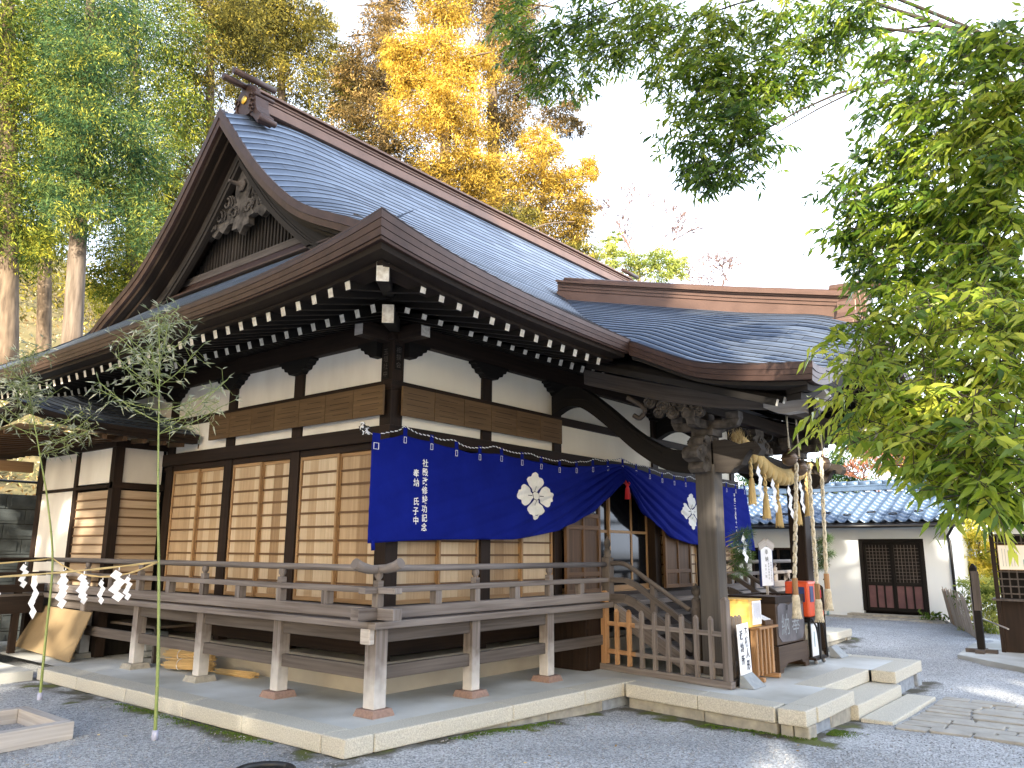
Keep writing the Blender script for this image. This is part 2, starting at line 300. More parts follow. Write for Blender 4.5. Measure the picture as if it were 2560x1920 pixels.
def tag(o, label=None, cat=None, group=None, kind=None):
    if label: o['label'] = label
    if cat: o['category'] = cat
    if group: o['group'] = group
    if kind: o['kind'] = kind
    return o
def empty(name, loc, label=None, cat=None, group=None):
    e = bpy.data.objects.new(name, None); COL.objects.link(e); e.location = loc; e.empty_display_size = .1
    return tag(e, label, cat, group)
def one(fn, name, mats, parent=None, tagargs=None, bevel=0):
    m = MB(); fn(m); return m.build(name, mats, parent, tagargs, bevel)
def boxo(name, mats, parent, *c, bevel=0, tagargs=None):
    m = MB(); m.box(*c); return m.build(name, mats, parent, tagargs, bevel)
def copy_tree(o, parent=None):
    c = o.copy(); COL.objects.link(c)
    if parent: c.parent = parent
    for ch in list(o.children): copy_tree(ch, c)
    return c
def smooth(t): t = max(0, min(1, t)); return t*t*(3-2*t)
def interp(x, pts):
    if x <= pts[0][0]: return pts[0][1]
    for (a, b), (c, d) in zip(pts, pts[1:]):
        if x <= c: return b+(d-b)*(x-a)/(c-a)
    return pts[-1][1]
def spline(pts, n=8):                                   # Catmull-Rom through points
    P = [Vector(p) for p in pts]; out = []
    for i in range(len(P)-1):
        p0 = P[max(i-1, 0)]; p1 = P[i]; p2 = P[i+1]; p3 = P[min(i+2, len(P)-1)]
        for k in range(n):
            t = k/n; out.append(.5*((2*p1)+(p2-p0)*t+(2*p0-5*p1+4*p2-p3)*t*t+(3*p1-p0-3*p2+p3)*t**3))
    return out+[P[-1]]
def leaves(name, matn, cen, size, tint, parent=None, aspect=.35, droop=.0, fold=False, tagargs=None, dirs=None):
    """many single leaves (lens-shaped faces) at cen (N,3)"""
    N = len(cen); cen = np.asarray(cen, float)
    if dirs is None: dirs = rng.normal(size=(N, 3))
    else: dirs = np.asarray(dirs, float)
    dirs = dirs/np.linalg.norm(dirs, axis=1)[:, None]; dirs[:, 2] -= droop; dirs /= np.linalg.norm(dirs, axis=1)[:, None]
    r = rng.normal(size=(N, 3)); sd = np.cross(dirs, r); sd /= np.linalg.norm(sd, axis=1)[:, None]; nn = np.cross(sd, dirs)
    Lh = np.broadcast_to(size, (N,))[:, None]; W = Lh*aspect
    if parent is not None:
        off = Vector((0, 0, 0)); q = parent
        while q is not None: off += q.location; q = q.parent
        cen = cen-np.array(off)
    a = cen-dirs*Lh*.5; t = cen+dirs*Lh*.5
    if fold:
        b1 = cen-dirs*Lh*.12+sd*W*.5+nn*W*.18; b2 = cen-dirs*Lh*.12-sd*W*.5+nn*W*.18; c1 = cen-dirs*Lh*.1
        t = t-np.array([0, 0, 1.0])*Lh*.12
        V = np.stack([a, b1, t, b2], 1).reshape(-1, 3); nv = 4
        F = np.arange(N*4).reshape(N, 4)
    else:
        b1 = cen+sd*W*.5; b2 = cen-sd*W*.5; V = np.stack([a, b1, t, b2], 1).reshape(-1, 3); F = np.arange(N*4).reshape(N, 4); nv = 4
    me = bpy.data.meshes.new(name); me.vertices.add(len(V)); me.vertices.foreach_set('co', V.ravel())
    me.loops.add(F.size); me.loops.foreach_set('vertex_index', F.ravel()); me.polygons.add(len(F))
    me.polygons.foreach_set('loop_start', np.arange(0, F.size, 4)); me.polygons.foreach_set('loop_total', np.full(len(F), 4))
    at_ = me.attributes.new('tint', 'FLOAT', 'FACE'); at_.data.foreach_set('value', np.clip(np.asarray(tint, float)*np.ones(N), 0, 1))
    me.materials.append(MAT[matn]); me.update(); me.validate()
    o = bpy.data.objects.new(name, me); COL.objects.link(o); o.parent = parent
    if tagargs: tag(o, *tagargs)
    return o
def textmesh(mb, s, size, o, ex, ey, mi=0, vertical=True, pitch=1.12, fn=None, bold=0):
    """writes characters of s one below another as flat meshes"""
    o, ex, ey = Vector(o), Vector(ex), Vector(ey)
    for k, ch in enumerate(s):
        if ch == ' ': continue
        c = bpy.data.curves.new('glyph', 'FONT'); c.body = ch; c.size = size; c.resolution_u = 2; c.offset = bold*size
        ob = bpy.data.objects.new('glyph', c); COL.objects.link(ob); dg = bpy.context.evaluated_depsgraph_get()
        me = bpy.data.meshes.new_from_object(ob.evaluated_get(dg)); i = len(mb.v)
        for v in me.vertices:
            p = o+ex*v.co.x+ey*(v.co.y-(k*pitch*size if vertical else 0))+(ex*(k*pitch*size) if not vertical else Vector())
            mb.v.append(tuple(fn(p) if fn else p))
        for p in me.polygons: mb.face([i+q for q in p.vertices], [(0, 0)]*len(p.vertices), mi=mi)
        bpy.data.objects.remove(ob); bpy.data.curves.remove(c); bpy.data.meshes.remove(me)
#PART2
AX = 9.75; YR = 9.08; XL = 3.72; YF = 4.32
def mir(x): return 2*AX-x
AXC = 10.3
def mirR(x): return 2*AXC-x
# ---------------------------------------------------------------- ground, hillside, terrace
def gz(x, y):
    z = -.14-.10*smooth((x-4.6)/2.8)-.05*smooth((x-7.5)/1.5)*smooth((5-y)/2)
    z += .10*smooth((x-12)/6)
    return z
def hz(x, y):
    h = smooth((y-14.4)/.6)*2.3+max(0, y-15.3)*.52
    return h*(1-.75*smooth((x-14)/14))
def ground():
    xs = sorted(set([-300, -150, -80, -45, -30, -22]+[round(v*.5-18, 2) for v in range(32)]+[round(-2+.16*i, 2) for i in range(150)]+[22.5, 23.5, 25, 27, 30, 34, 40, 50, 70, 110, 200, 400]))
    ys = sorted(set([-300, -120, -50, -25, -15, -10, -6, -3]+[round(-2+.16*i, 2) for i in range(105)]+[15.5, 16.2, 17, 18.2]))
    V = []; F = []; M = []
    edges = [((4.0, 11), (4.0, 4.82)), ((4.0, 4.82), (7.5, 4.64)), ((7.5, 4.64), (7.27, 2.63)), ((7.27, 2.63), (11.6, 2.69)), ((11.6, 2.69), (11.7, 4.6)), ((11.7, 4.6), (15.5, 4.7))]
    def dist(x, y):
        m = 9
        for (a, b), (c, d) in edges:
            t = max(0, min(1, ((x-a)*(c-a)+(y-b)*(d-b))/((c-a)**2+(d-b)**2))); m = min(m, math.hypot(x-a-t*(c-a), y-b-t*(d-b)))
        return m
    for y in ys:
        for x in xs:
            d = dist(x, y) if -3 < x < 22 and -3 < y < 16 else 9
            V.append((x, y, gz(x, y)+(.012*math.sin(x*3.1+y*2.3)*math.sin(y*4.1-x) if d > .3 and -3 < x < 20 else 0)-(0.5 if y > 15.4 else 0)))
            M.append(max(0, 1-d/.8)*.74)
    n = len(xs)
    for j in range(len(ys)-1):
        for i in range(n-1): F.append((j*n+i, j*n+i+1, (j+1)*n+i+1, (j+1)*n+i))
    me = bpy.data.meshes.new('gravel_ground'); me.from_pydata(V, [], F); me.materials.append(MAT['gravel'])
    a = me.attributes.new('moss', 'FLOAT', 'POINT'); a.data.foreach_set('value', M)
    me.polygons.foreach_set('use_smooth', [True]*len(F))
    o = bpy.data.objects.new('gravel_ground', me); COL.objects.link(o); tag(o, kind='structure')
    # hillside behind
    xs = [-300, -120, -60, -40]+[-30+1.2*i for i in range(60)]+[45, 55, 75, 120, 250]; ys = [14.75, 14.9, 15.3, 15.8]+[16.5+1.1*i for i in range(34)]+[58, 66, 80, 120, 250]
    V = [(x, y, gz(x, 14)+hz(x, y)+(.3*math.sin(x*.9+y*.6)*math.sin(y*.8-x*.3)*smooth((y-15)/2))) for y in ys for x in xs]; n = len(xs); F = [(j*n+i, j*n+i+1, (j+1)*n+i+1, (j+1)*n+i) for j in range(len(ys)-1) for i in range(n-1)]
    me = bpy.data.meshes.new('hillside'); me.from_pydata(V, [], F); me.materials.append(MAT['hill soil']); me.polygons.foreach_set('use_smooth', [True]*len(F))
    o = bpy.data.objects.new('hillside', me); COL.objects.link(o); tag(o, kind='structure')
ground()
def pebbles():
    N = 26000; ang = rng.uniform(math.radians(18), math.radians(92), N); r = 2.6+6.5*rng.random(N)**1.3
    x = np.sin(ang)*r; y = np.cos(ang)*r; keep = np.ones(N, bool)
    for i in range(N):
        if (x[i] > 3.95 and y[i] > 4.75-.05*(x[i]-4)) or (7.2 < x[i] < 11.65 and y[i] > 2.25): keep[i] = False
    x, y = x[keep], y[keep]; N = len(x); s = rng.uniform(.004, .011, N)
    z = np.array([gz(a, b) for a, b in zip(x, y)])+.002+.012*np.sin(x*3.1+y*2.3)*np.sin(y*4.1-x)
    base = np.array([(1, 0, 0), (-.5, .86, 0), (-.5, -.86, 0), (0, 0, .8), (.2, .1, -.8)]); F0 = np.array([(0, 1, 3), (1, 2, 3), (2, 0, 3), (1, 0, 4), (2, 1, 4), (0, 2, 4)])
    rot = rng.uniform(0, 6.28, N); c, sn = np.cos(rot)[:, None], np.sin(rot)[:, None]
    B = base[None]*np.stack([s*rng.uniform(.7, 1.5, N), s, s*.8], 1)[:, None, :]
    P = np.stack([B[..., 0]*c-B[..., 1]*sn+x[:, None], B[..., 0]*sn+B[..., 1]*c+y[:, None], B[..., 2]+z[:, None]], -1).reshape(-1, 3)
    F = (F0[None]+5*np.arange(N)[:, None, None]).reshape(-1, 3)
    me = bpy.data.meshes.new('loose_gravel'); me.from_pydata(P.tolist(), [], F.tolist()); me.materials.append(MAT['pebble'])
    o = bpy.data.objects.new('loose_gravel', me); COL.objects.link(o); tag(o, 'loose grey gravel chips scattered over the yard in front of the terrace', 'gravel', kind='stuff')
mat('pebble', (.42, .42, .43), .9, scale=60, col2=(.16, .16, .165), amt=.5)
pebbles()
def terrace():
    m = MB()
    A, B, Cc, D, E_, G = (4.01, 4.82), (7.53, 4.64), (7.27, 2.63), (11.6, 2.69), (11.7, 4.62), (15.5, 4.7)
    def P(p, z=0): return (p[0], p[1], z)
    W = .27
    # concrete paving, split into strips so that no faces overlap
    m.quad((4.2, 5.02, -.004), (7.75, 4.86, -.004), (7.75, 13.5, -.004), (4.2, 13.5, -.004))
    m.quad((7.75, 4.4, -.004), (11.5, 4.4, -.004), (11.5, 13.5, -.004), (7.75, 13.5, -.004))
    m.quad((11.5, 4.85, -.004), (15.3, 4.92, -.004), (15.3, 13.5, -.004), (11.5, 13.5, -.004))
    m.quad((7.5, 2.9, -.004), (8.66, 2.9, -.004), (8.66, 4.4, -.004), (7.7, 4.4, -.004))
    m.quad((8.66, 3.02, -.004), (10.28, 3.02, -.004), (10.28, 4.4, -.004), (8.66, 4.4, -.004))
    m.quad((10.28, 2.9, -.004), (11.4, 2.9, -.004), (11.5, 4.4, -.004), (10.28, 4.4, -.004))
    m.quad((4.2, 13.5, -.3), (15.3, 13.5, -.3), (15.3, 13.5, -.004), (4.2, 13.5, -.004))
    m.box(1.2, 3.98, 10.32, 12.6, -.3, -.03)
    tag(m.build('terrace_paving', 'concrete', fix=False), kind='structure')
    caps = MB(); base = MB()
    def run(p, q, inn, cuts, th=.135, capz=0, basez=-.42, w=W, bcuts=None):
        p, q = Vector((*p, 0)), Vector((*q, 0)); inn = Vector((*inn, 0)); L_ = (q-p).length; d = (q-p)/L_
        for a, b in zip(cuts, cuts[1:]):
            a, b = a*L_+.003, b*L_-.003; pa, pb = p+d*a, p+d*b; j = rnd.uniform(-.003, .003)
            caps.hexa([pa+Vector((0, 0, capz-th)), pa+inn*w+Vector((0, 0, capz-th)), pa+inn*w+Vector((0, 0, capz+j)), pa+Vector((0, 0, capz+j)),
                       pb+Vector((0, 0, capz-th)), pb+inn*w+Vector((0, 0, capz-th)), pb+inn*w+Vector((0, 0, capz+j)), pb+Vector((0, 0, capz+j))])
        n = max(2, int(L_/.62)); xs = [0]+sorted(min(max((k+rnd.uniform(-.22, .22))/n, 0), 1) for k in range(1, n))+[1]
        for a, b in zip(xs, xs[1:]):
            a, b = a*L_+.004, b*L_-.004; ins = .035+rnd.uniform(0, .02); pa, pb = p+d*a+inn*ins, p+d*b+inn*ins
            t = capz-th-.003
            base.hexa([pa+Vector((0, 0, basez)), pa+inn*.2+Vector((0, 0, basez)), pa+inn*.2+Vector((0, 0, t)), pa+Vector((0, 0, t)),
                       pb+Vector((0, 0, basez)), pb+inn*.2+Vector((0, 0, basez)), pb+inn*.2+Vector((0, 0, t)), pb+Vector((0, 0, t))], mi=rnd.choice((0, 0, 1)))
    run((4.01, 10.3), (4.01, 5.096), (1, 0), (0, .2, .41, .62, .80, 1))
    run((4.285, 4.808), (7.80, 4.626), (0, 1), (0, .44, .74, .925, 1)); caps.hexa([(4.01, 4.822, -.135), (4.01, 5.09, -.135), (4.01, 5.09, .002), (4.01, 4.822, .002), (4.28, 4.808, -.135), (4.28, 5.09, -.135), (4.28, 5.09, .002), (4.28, 4.808, .002)])
    run((7.52, 4.60), (7.27, 2.92), (1, 0), (0, .52, 1)); run((7.27, 2.9), (7.27, 2.64), (1, 0), (0, 1))
    run((7.545, 2.633), (8.65, 2.648), (0, 1), (0, 1)); run((10.283, 2.672), (11.35, 2.688), (0, 1), (0, 1)); run((11.62, 2.69), (11.7, 4.6), (-1, 0), (0, .45, 1)) 
    run((11.72, 4.62), G, (0, 1), (0, .3, .65, 1)); run(G, (15.5, 9), (-1, 0), (0, .3, .6, 1))
    # steps down to the yard
    for k, (y0, y1, z0, z1) in enumerate(((2.96, 3.26, -.13, .001), (2.62, 3.0, -.29, -.135))):
        caps.box(8.66, 10.28, y0, y1, z0, z1)
    caps.box(8.62, 10.42, 2.30, 2.60, -.38, -.245)
    tag(caps.build('terrace_kerb', 'granite', bevel=.012), kind='structure')
    tag(base.build('terrace_base', ['rough granite', 'blue granite'], bevel=.015), kind='structure')
terrace()
def path():
    m = MB(); y = 2.26; k = 0
    while y > .9:
        h = rnd.uniform(.11, .17); x = 8.35+rnd.uniform(-.3, 0)
        while x < 10.5:
            w_ = rnd.uniform(.3, .62); j = rnd.uniform(0, .012); zz = gz(x, y); r = rnd.uniform(-.012, .012)
            # stone courses run away from the steps (rows along Y shifted in X)
            pts = [(x+.02, y-h+.012+r), (x+w_-.015, y-h+.012-r), (x+w_-.005, y-.02), (x+w_-.03, y-.008+r), (x+.012, y-.01), (x, y-.03)]
            m.prism(pts, (0, 0, zz-.05), (1, 0, 0), (0, 1, 0), (0, 0, 1), .062+j); x += w_
        y -= h
    return m.build('stone_path', 'paving', bevel=.008)
# the path: long stones laid in rows leading away (-Y) from the steps
def path2():
    m = MB(); x = 8.45
    while x < 10.5:
        h = rnd.uniform(.17, .25); y = 2.27-rnd.uniform(0, .02)
        while y > -1.5:
            w_ = rnd.uniform(.28, .6); zz = gz(x, y); r = rnd.uniform(-.012, .012)
            pts = [(x+.012, y-w_+.02), (x+.04, y-w_+.008), (x+h-.03, y-w_+.01+r), (x+h-.01, y-w_+.03), (x+h-.012-r, y-.03), (x+h-.035, y-.01), (x+.03, y-.012), (x+.01+r, y-.035)]
            m.prism(pts, (0, 0, zz-.05), (1, 0, 0), (0, 1, 0), (0, 0, 1), .064+rnd.uniform(0, .014)); y -= w_
        x += h
    tag(m.build('stone_path', 'paving', bevel=.008), kind='structure')
path2()
# ---------------------------------------------------------------- the shrine hall
HALL = empty('shrine_hall', (AX, YR, 0), 'wooden shrine hall with sweeping copper shingle roof, gabled end and raised veranda', 'shrine')
FP = [(4.32, 3.60), (5.2, 4.10), (6.04, 4.63), (7.23, 5.47), (8.1, 6.22), (9.08, 7.32)]
FPS = [tuple(p)[:2] for p in spline([(a, b, 0) for a, b in FP], 10)]
def f(y): return interp(y, FPS)
def zl(x): t = x-XL; return 3.65+.655*t+.03*t*t
def xl_of(z):                                            # x on the side slope at height z
    lo, hi = XL, 5.6
    for _ in range(30):
        mid = (lo+hi)/2
        if zl(mid) < z-.0+.05*(1-smooth((mid-XL)/1.2)): lo = mid
        else: hi = mid
    return lo
XG = 4.95; YG = next(y for y in [5+.005*i for i in range(400)] if f(y) >= zl(XG))
def up_f(x): return .27*min(1, abs(x-AXC)/(AXC-XL))**5
def up_l(y): return .22*min(1, abs(y-YR)/(YR-YF))**5
def dropv(x, y):
    t = (min(x, mirR(x))-XG)/1.35
    return 0 if t >= 1 else .27*(1-t)**2*smooth((y-YG)/1.6)
def rf(x, y):                                            # height of front slope
    k = max(0, 1-(y-YF)/2.2)**1.5
    return f(y)+up_f(x)*k-dropv(x, y)
def rl(x, y):
    k = max(0, 1-(x-XL)/1.6)**1.5
    return zl(x)+up_l(y)*k
def courses(mb, S, nv, nu, step=.0075, vs=None, rmi=1):
    """S(u,v)->point, rows stepped like laid shingles"""
    def nrm(u, v):
        a = Vector(S(min(u+.01, 1), v))-Vector(S(max(u-.01, 0), v)); b = Vector(S(u, min(v+.01, 1)))-Vector(S(u, max(v-.01, 0)))
        n = a.cross(b)
        if n.length < 1e-9: return Vector((0, 0, 1))
        n.normalize(); return n if n.z > 0 else -n
    vs = vs or [i/nv for i in range(nv+1)]; al = 0
    for r in range(len(vs)-1):
        i = len(mb.v); v0, v1 = vs[r], vs[r+1]; l = 0; prev = None; ls = []
        for k in range(nu+1):
            u = k/nu; p = Vector(S(u, v0)); q = Vector(S(u, v1)); n = nrm(u, (v0+v1)/2)
            if prev is not None: l += (p-prev).length
            prev = p; ls.append(l); mb.v += [tuple(p-n*.002), tuple(p+n*step), tuple(q)]
        for k in range(nu):
            A = i+3*k; y = r*.105
            mb.face((A, A+3, A+4, A+1), ((ls[k], y+.1), (ls[k+1], y+.1), (ls[k+1], y+.104), (ls[k], y+.104)), False, rmi)
            mb.face((A+1, A+4, A+5, A+2), ((ls[k], y+.006), (ls[k+1], y+.006), (ls[k+1], y+.1), (ls[k], y+.1)), True)
def main_roof():
    m = MB()
    yt = YR-.06
    # arc-length spaced rows
    def rows(n, y0, y1):
        ys = [y0+(y1-y0)*i/200 for i in range(201)]; s = [0]
        for a, b in zip(ys, ys[1:]): s.append(s[-1]+math.hypot(b-a, f(b)-f(a)))
        return [ys[min(200, next((j for j, q in enumerate(s) if q >= s[-1]*i/n-1e-9), 200))] for i in range(n+1)]
    ys = rows(35, YF, yt)
    for sgn in (1, -1):
        def S(u, v, sgn=sgn):
            y = YF+(yt-YF)*v; xa = XG if y >= YG else xl_of(f(y)+.0)
            if y < YG: xa = min(xa, XG)
            # finer spacing near the ends
            t = u; x = xa+(mirR(xa)-xa)*t
            z = rf(x, y); return (x, y if sgn == 1 else 2*YR-y, z)
        courses(m, S, 35, 90 if sgn == 1 else 30, vs=[(y-YF)/(yt-YF) for y in ys])
    for side in (0, 1):
        def S(u, v, side=side):
            x = XL+(5.60-XL)*v; ya = None
            z0 = zl(x); ya = interp(z0-.05*(1-smooth((x-XL)/1.2)), [(b, a) for a, b in FPS]) if x < XG else YG
            ya = max(ya, YF); ya = min(ya, YG); y = ya+(2*YR-2*ya)*u
            return (x if side == 0 else mirR(x), y, rl(x, y))
        courses(m, S, 14, 60, step=.004, rmi=0)
    return m.build('roof', ['copper roof', 'dark gap'], HALL, fix=False)
ROOF = main_roof()
def zf_e(x): return 3.60+up_f(x)
def zl_e(y): return 3.65+up_l(y)
def eaves():
    cop = MB(); wd = MB(); sof = MB()
    lay = [[(0, .012), (0, -.042), (-.05, -.044), (-.05, .0)], [(-.004, -.045), (-.010, -.086), (-.06, -.088), (-.06, -.045)], [(-.014, -.089), (-.020, -.13), (-.08, -.132), (-.08, -.089)], [(-.03, -.133), (-.036, -.148), (-.30, -.148), (-.30, -.07)]]
    wl = [[(-.07, -.149), (-.08, -.182), (-.40, -.182), (-.40, -.149)], [(-.22, -.183), (-.225, -.205), (-.42, -.205), (-.42, -.183)]]
    def F(sx):
        def fn(u, o, z): 
            x = (XL-o)+(7.32-(XL-o))*u if sx == 1 else (mirR(XL)+o)+(12.18-(mirR(XL)+o))*u
            return (x, YF-o, 3.60+up_f(x)+z*(1+1.6*up_f(x)))
        return fn
    def Fr(u, o, z): x = (XL-o)+(mirR(XL-o)-(XL-o))*u; return (x, 2*YR-YF+o, 3.60+up_f(x)+z)
    def Lf(sx):
        def fn(u, o, z):
            y = (YF-o)+(2*YR-2*(YF-o))*u; x = XL-o
            return (x if sx == 1 else mirR(x), y, 3.65-.05*min(1, abs(y-YR)/(YR-YF))**9+.27*min(1, abs(y-YR)/(YR-YF))**5+z*(1+1.6*.27*min(1, abs(y-YR)/(YR-YF))**5))
        return fn
    us = [i/30 for i in range(31)]
    for fn in (F(1), F(-1), Fr, Lf(1), Lf(-1)):
        for p in lay: cop.sweep(fn, us, p)
        for p in wl: wd.sweep(fn, us, p)
    cop.build('eaves_fascia', 'copper trim', HALL); wd.build('eaves_board', 'eaves wood', HALL)
    # soffits: upper flying rafters' board and lower board
    def fr(x, t, side):   # t distance in from the eave
        return None
    def soff(y0, z0, y1, z1, side):
        n = 40
        for k in range(n):
            ps = []
            for (kk, yy, zz) in ((k, y0, z0), (k+1, y0, z0), (k+1, y1, z1), (k, y1, z1)):
                u = kk/n
                if side in ('f', 'b'):
                    xa = XL+(yy-YF); x = xa+(mirR(xa)-xa)*u; e = up_f(x)*max(0, 1-(yy-YF)/2.0); y = yy if side == 'f' else 2*YR-yy; ps.append((x, y, zz+e))
                else:
                    ya = yy; y = ya+(2*YR-2*ya)*u; x = XL+(yy-YF); e = .05*max(0, 1-(yy-YF)/1.5)+up_l(y)*max(0, 1-(yy-YF)/2.0); ps.append((x if side == 'l' else mirR(x), y, zz+e))
            sof.quad(*ps)
    for side in 'fblr':
        soff(YF+.30, 3.40, YF+1.05, 3.60, side); soff(YF+.92, 3.545, YF+1.86, 3.86, side)
    sof.build('soffit', 'black wood', HALL)
eaves()
def rafters():
    proto = {}
    def raf(nm, a, b, w_=.062, h=.075):
        m = MB(); m.beam(a, b, w_, h, capmi=1); return m
    # flying (upper) rafters and base (lower) rafters, white painted ends; every one its own part is limited to ~100 showing largest
    def add(kind, pts):
        a, b = pts; m = MB(); m.beam(a, b, .062, .078, capmi=1); m.build(kind, ['black wood', 'wood end paint'], HALL)
    rest = MB(); cnt = 0
    for k in range(56):
        x = 4.44+.2215*k
        if x > mirR(4.44)+.01: break
        vis = x < 7.25
        for up in (0, 1):
            y0 = YF+.27 if up else YF+.93; y1 = min(YF+1.1, x-.0-(XL-YF)-.0) if up else min(YF+1.9, x-(XL-YF))
            if y1-y0 < .12: continue
            z0, z1 = (3.36, 3.36+.27*(y1-y0)) if up else (3.485, 3.485+.335*(y1-y0))
            e0 = up_f(x)*max(0, 1-(y0-YF)/2.0); e1 = up_f(x)*max(0, 1-(y1-YF)/2.0)
            if up: e0 *= .95
            pts = ((x, y0, z0+e0), (x, y1, z1+e1))
            if vis and cnt < 200: add('flying_rafter' if up else 'base_rafter', pts); cnt += 1
            elif 7.25 < x < 12.3 and up: continue
            else: rest.beam(*pts, .062, .078, capmi=1)
    for k in range(44):
        y = 5.02+.222*k
        if y > 2*YR-5.0: break
        for up in (0, 1):
            x0 = XL+.27 if up else XL+.93; x1 = min(XL+1.1, y-(YF-XL)) if up else min(XL+1.9, y-(YF-XL))
            if x1-x0 < .12: continue
            z0, z1 = (3.40, 3.40+.27*(x1-x0)) if up else (3.50, 3.50+.335*(x1-x0))
            e0 = up_l(y)*max(0, 1-(x0-XL)/2.0); e1 = up_l(y)*max(0, 1-(x1-XL)/2.0)
            pts = ((x0, y, z0+e0), (x1, y, z1+e1))
            if y < 11.2: add('flying_rafter' if up else 'base_rafter', pts); cnt += 1
            else: rest.beam(*pts, .062, .078, capmi=1)
            rest.beam((mirR(x0), y, pts[0][2]), (mirR(x1), y, pts[1][2]), .062, .078, capmi=1)
    o = rest.build('far_rafters', ['black wood', 'wood end paint'], HALL); o['kind'] = 'stuff'
    for sx in (1, -1):
        for (p, q, w_, h) in ((((3.98, 4.58, 3.53)), (5.5, 6.1, 3.92), .105, .21), (((4.60, 5.20, 3.42)), (5.6, 6.2, 3.72), .11, .17)):
            m = MB(); P_ = p if sx == 1 else (mirR(p[0]), *p[1:]); Q_ = q if sx == 1 else (mirR(q[0]), *q[1:])
            m.beam(P_, Q_, w_, h, capmi=1); m.build('hip_rafter', ['black wood', 'wood end paint'], HALL, bevel=.008)
rafters()
def verge():
    cop = MB(); wd = MB(); bg_ = MB(); tips = MB()
    def vz(y): return rf(XG, y if y <= YR else 2*YR-y) if YG <= (y if y <= YR else 2*YR-y) else rf(XG, YG)
    def slope(y):
        yy = y if y <= YR else 2*YR-y; yy = min(yy, YR-.05); return (vz(yy+.03)-vz(yy-.03))/.06
    ys = [YG+.03+(2*YR-2*YG-.06)*i/80 for i in range(81)]
    for sx in (1, -1):
        cop, wd, bg_ = MB(), MB(), MB()
        def fn(y, o, z, sx=sx):
            yy = min(y, 2*YR-y); c = math.sqrt(1+slope(max(yy, YG+.05))**2)
            zz = vz(y)+z*c
            x = XG-o; return (x if sx == 1 else mirR(x), y, zz)
        for p in ([(.0, .014), (.0, -.075), (-.62, -.075), (-.62, -.02)], [(-.012, -.078), (-.02, -.15), (-.62, -.15), (-.62, -.078)]): cop.sweep(fn, ys, p)
        for p in ([(-.07, -.152), (-.08, -.19), (-.62, -.19), (-.62, -.152)], [(-.18, -.192), (-.19, -.225), (-.62, -.225), (-.62, -.192)]): wd.sweep(fn, ys, p)
        for p in ([(-.36, -.20), (-.36, -.34), (-.43, -.34), (-.43, -.20)], [(-.345, -.34), (-.345, -.365), (-.435, -.365), (-.435, -.34)], [(-.33, -.367), (-.33, -.39), (-.44, -.39), (-.44, -.367)], [(-.35, -.391), (-.35, -.44), (-.43, -.44), (-.43, -.391)]): bg_.sweep(fn, ys, p)
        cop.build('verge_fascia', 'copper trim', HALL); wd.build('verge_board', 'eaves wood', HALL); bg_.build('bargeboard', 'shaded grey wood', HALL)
    # gable wall
    for sx in (1, -1):
        gx = lambda x: x if sx == 1 else mirR(x)
        w_ = MB(); n = 24; y0, y1 = YG+.8, 2*YR-YG-.8
        for k in range(n):
            a, b = y0+(y1-y0)*k/n, y0+(y1-y0)*(k+1)/n
            w_.quad((gx(5.62), a, 4.6), (gx(5.62), b, 4.6), (gx(5.62), b, vz(b)-.1), (gx(5.62), a, vz(a)-.1))
        w_.build('gable_wall', 'black wood', HALL, fix=False)
        lt = MB(); y = YG+.5
        while y < 2*YR-YG-.5:
            t = vz(y)-.28*math.sqrt(1+slope(y)**2)
            if t > 5.2: lt.box(min(gx(5.56), gx(5.59)), max(gx(5.56), gx(5.59)), y, y+.032, 5.14, t)
            y += .075
        for z in [5.2+.075*i for i in range(24)]:
            ya = next((q for q in ys if q > YG+.4 and vz(q)-.35*math.sqrt(1+slope(q)**2) > z), None)
            if ya and ya < YR: lt.box(min(gx(5.592), gx(5.602)), max(gx(5.592), gx(5.602)), ya, 2*YR-ya, z, z+.022)
        lt.build('gable_lattice', 'shaded grey wood', HALL)
        b = MB(); b.box(min(gx(5.46), gx(5.61)), max(gx(5.46), gx(5.61)), YG+.95, 2*YR-YG-.95, 5.02, 5.12); b.build('gable_sill', 'dim grey wood', HALL)
        a = MB(); a.hexa([(gx(5.34), YG+.92, 4.74), (gx(5.6), YG+.92, 4.74), (gx(5.6), YG+.92, 5.04), (gx(5.47), YG+.92, 5.02)]+[(gx(5.34), 2*YR-YG-.92, 4.74), (gx(5.6), 2*YR-YG-.92, 4.74), (gx(5.6), 2*YR-YG-.92, 5.04), (gx(5.47), 2*YR-YG-.92, 5.02)])
        a.box(min(gx(5.30), gx(5.40)), max(gx(5.30), gx(5.40)), YG+.75, 2*YR-YG-.75, 4.82, 4.845); a.build('gable_apron', 'copper trim', HALL)
    # gegyo pendant carving
    c = MB(); X = 5.37
    body = [(0, 6.10), (.17, 5.98), (.19, 5.72), (.13, 5.58), (.30, 5.50), (.24, 5.38), (.30, 5.30), (.18, 5.28), (.20, 5.17), (.08, 5.17), (0, 5.06)]
    poly = [(YR-a, z) for a, z in body]+[(YR+a, z) for a, z in body[::-1][1:-1]]
    c.prism(poly, (X, 0, 0), (0, 1, 0), (0, 0, 1), (1, 0, 0), .085)
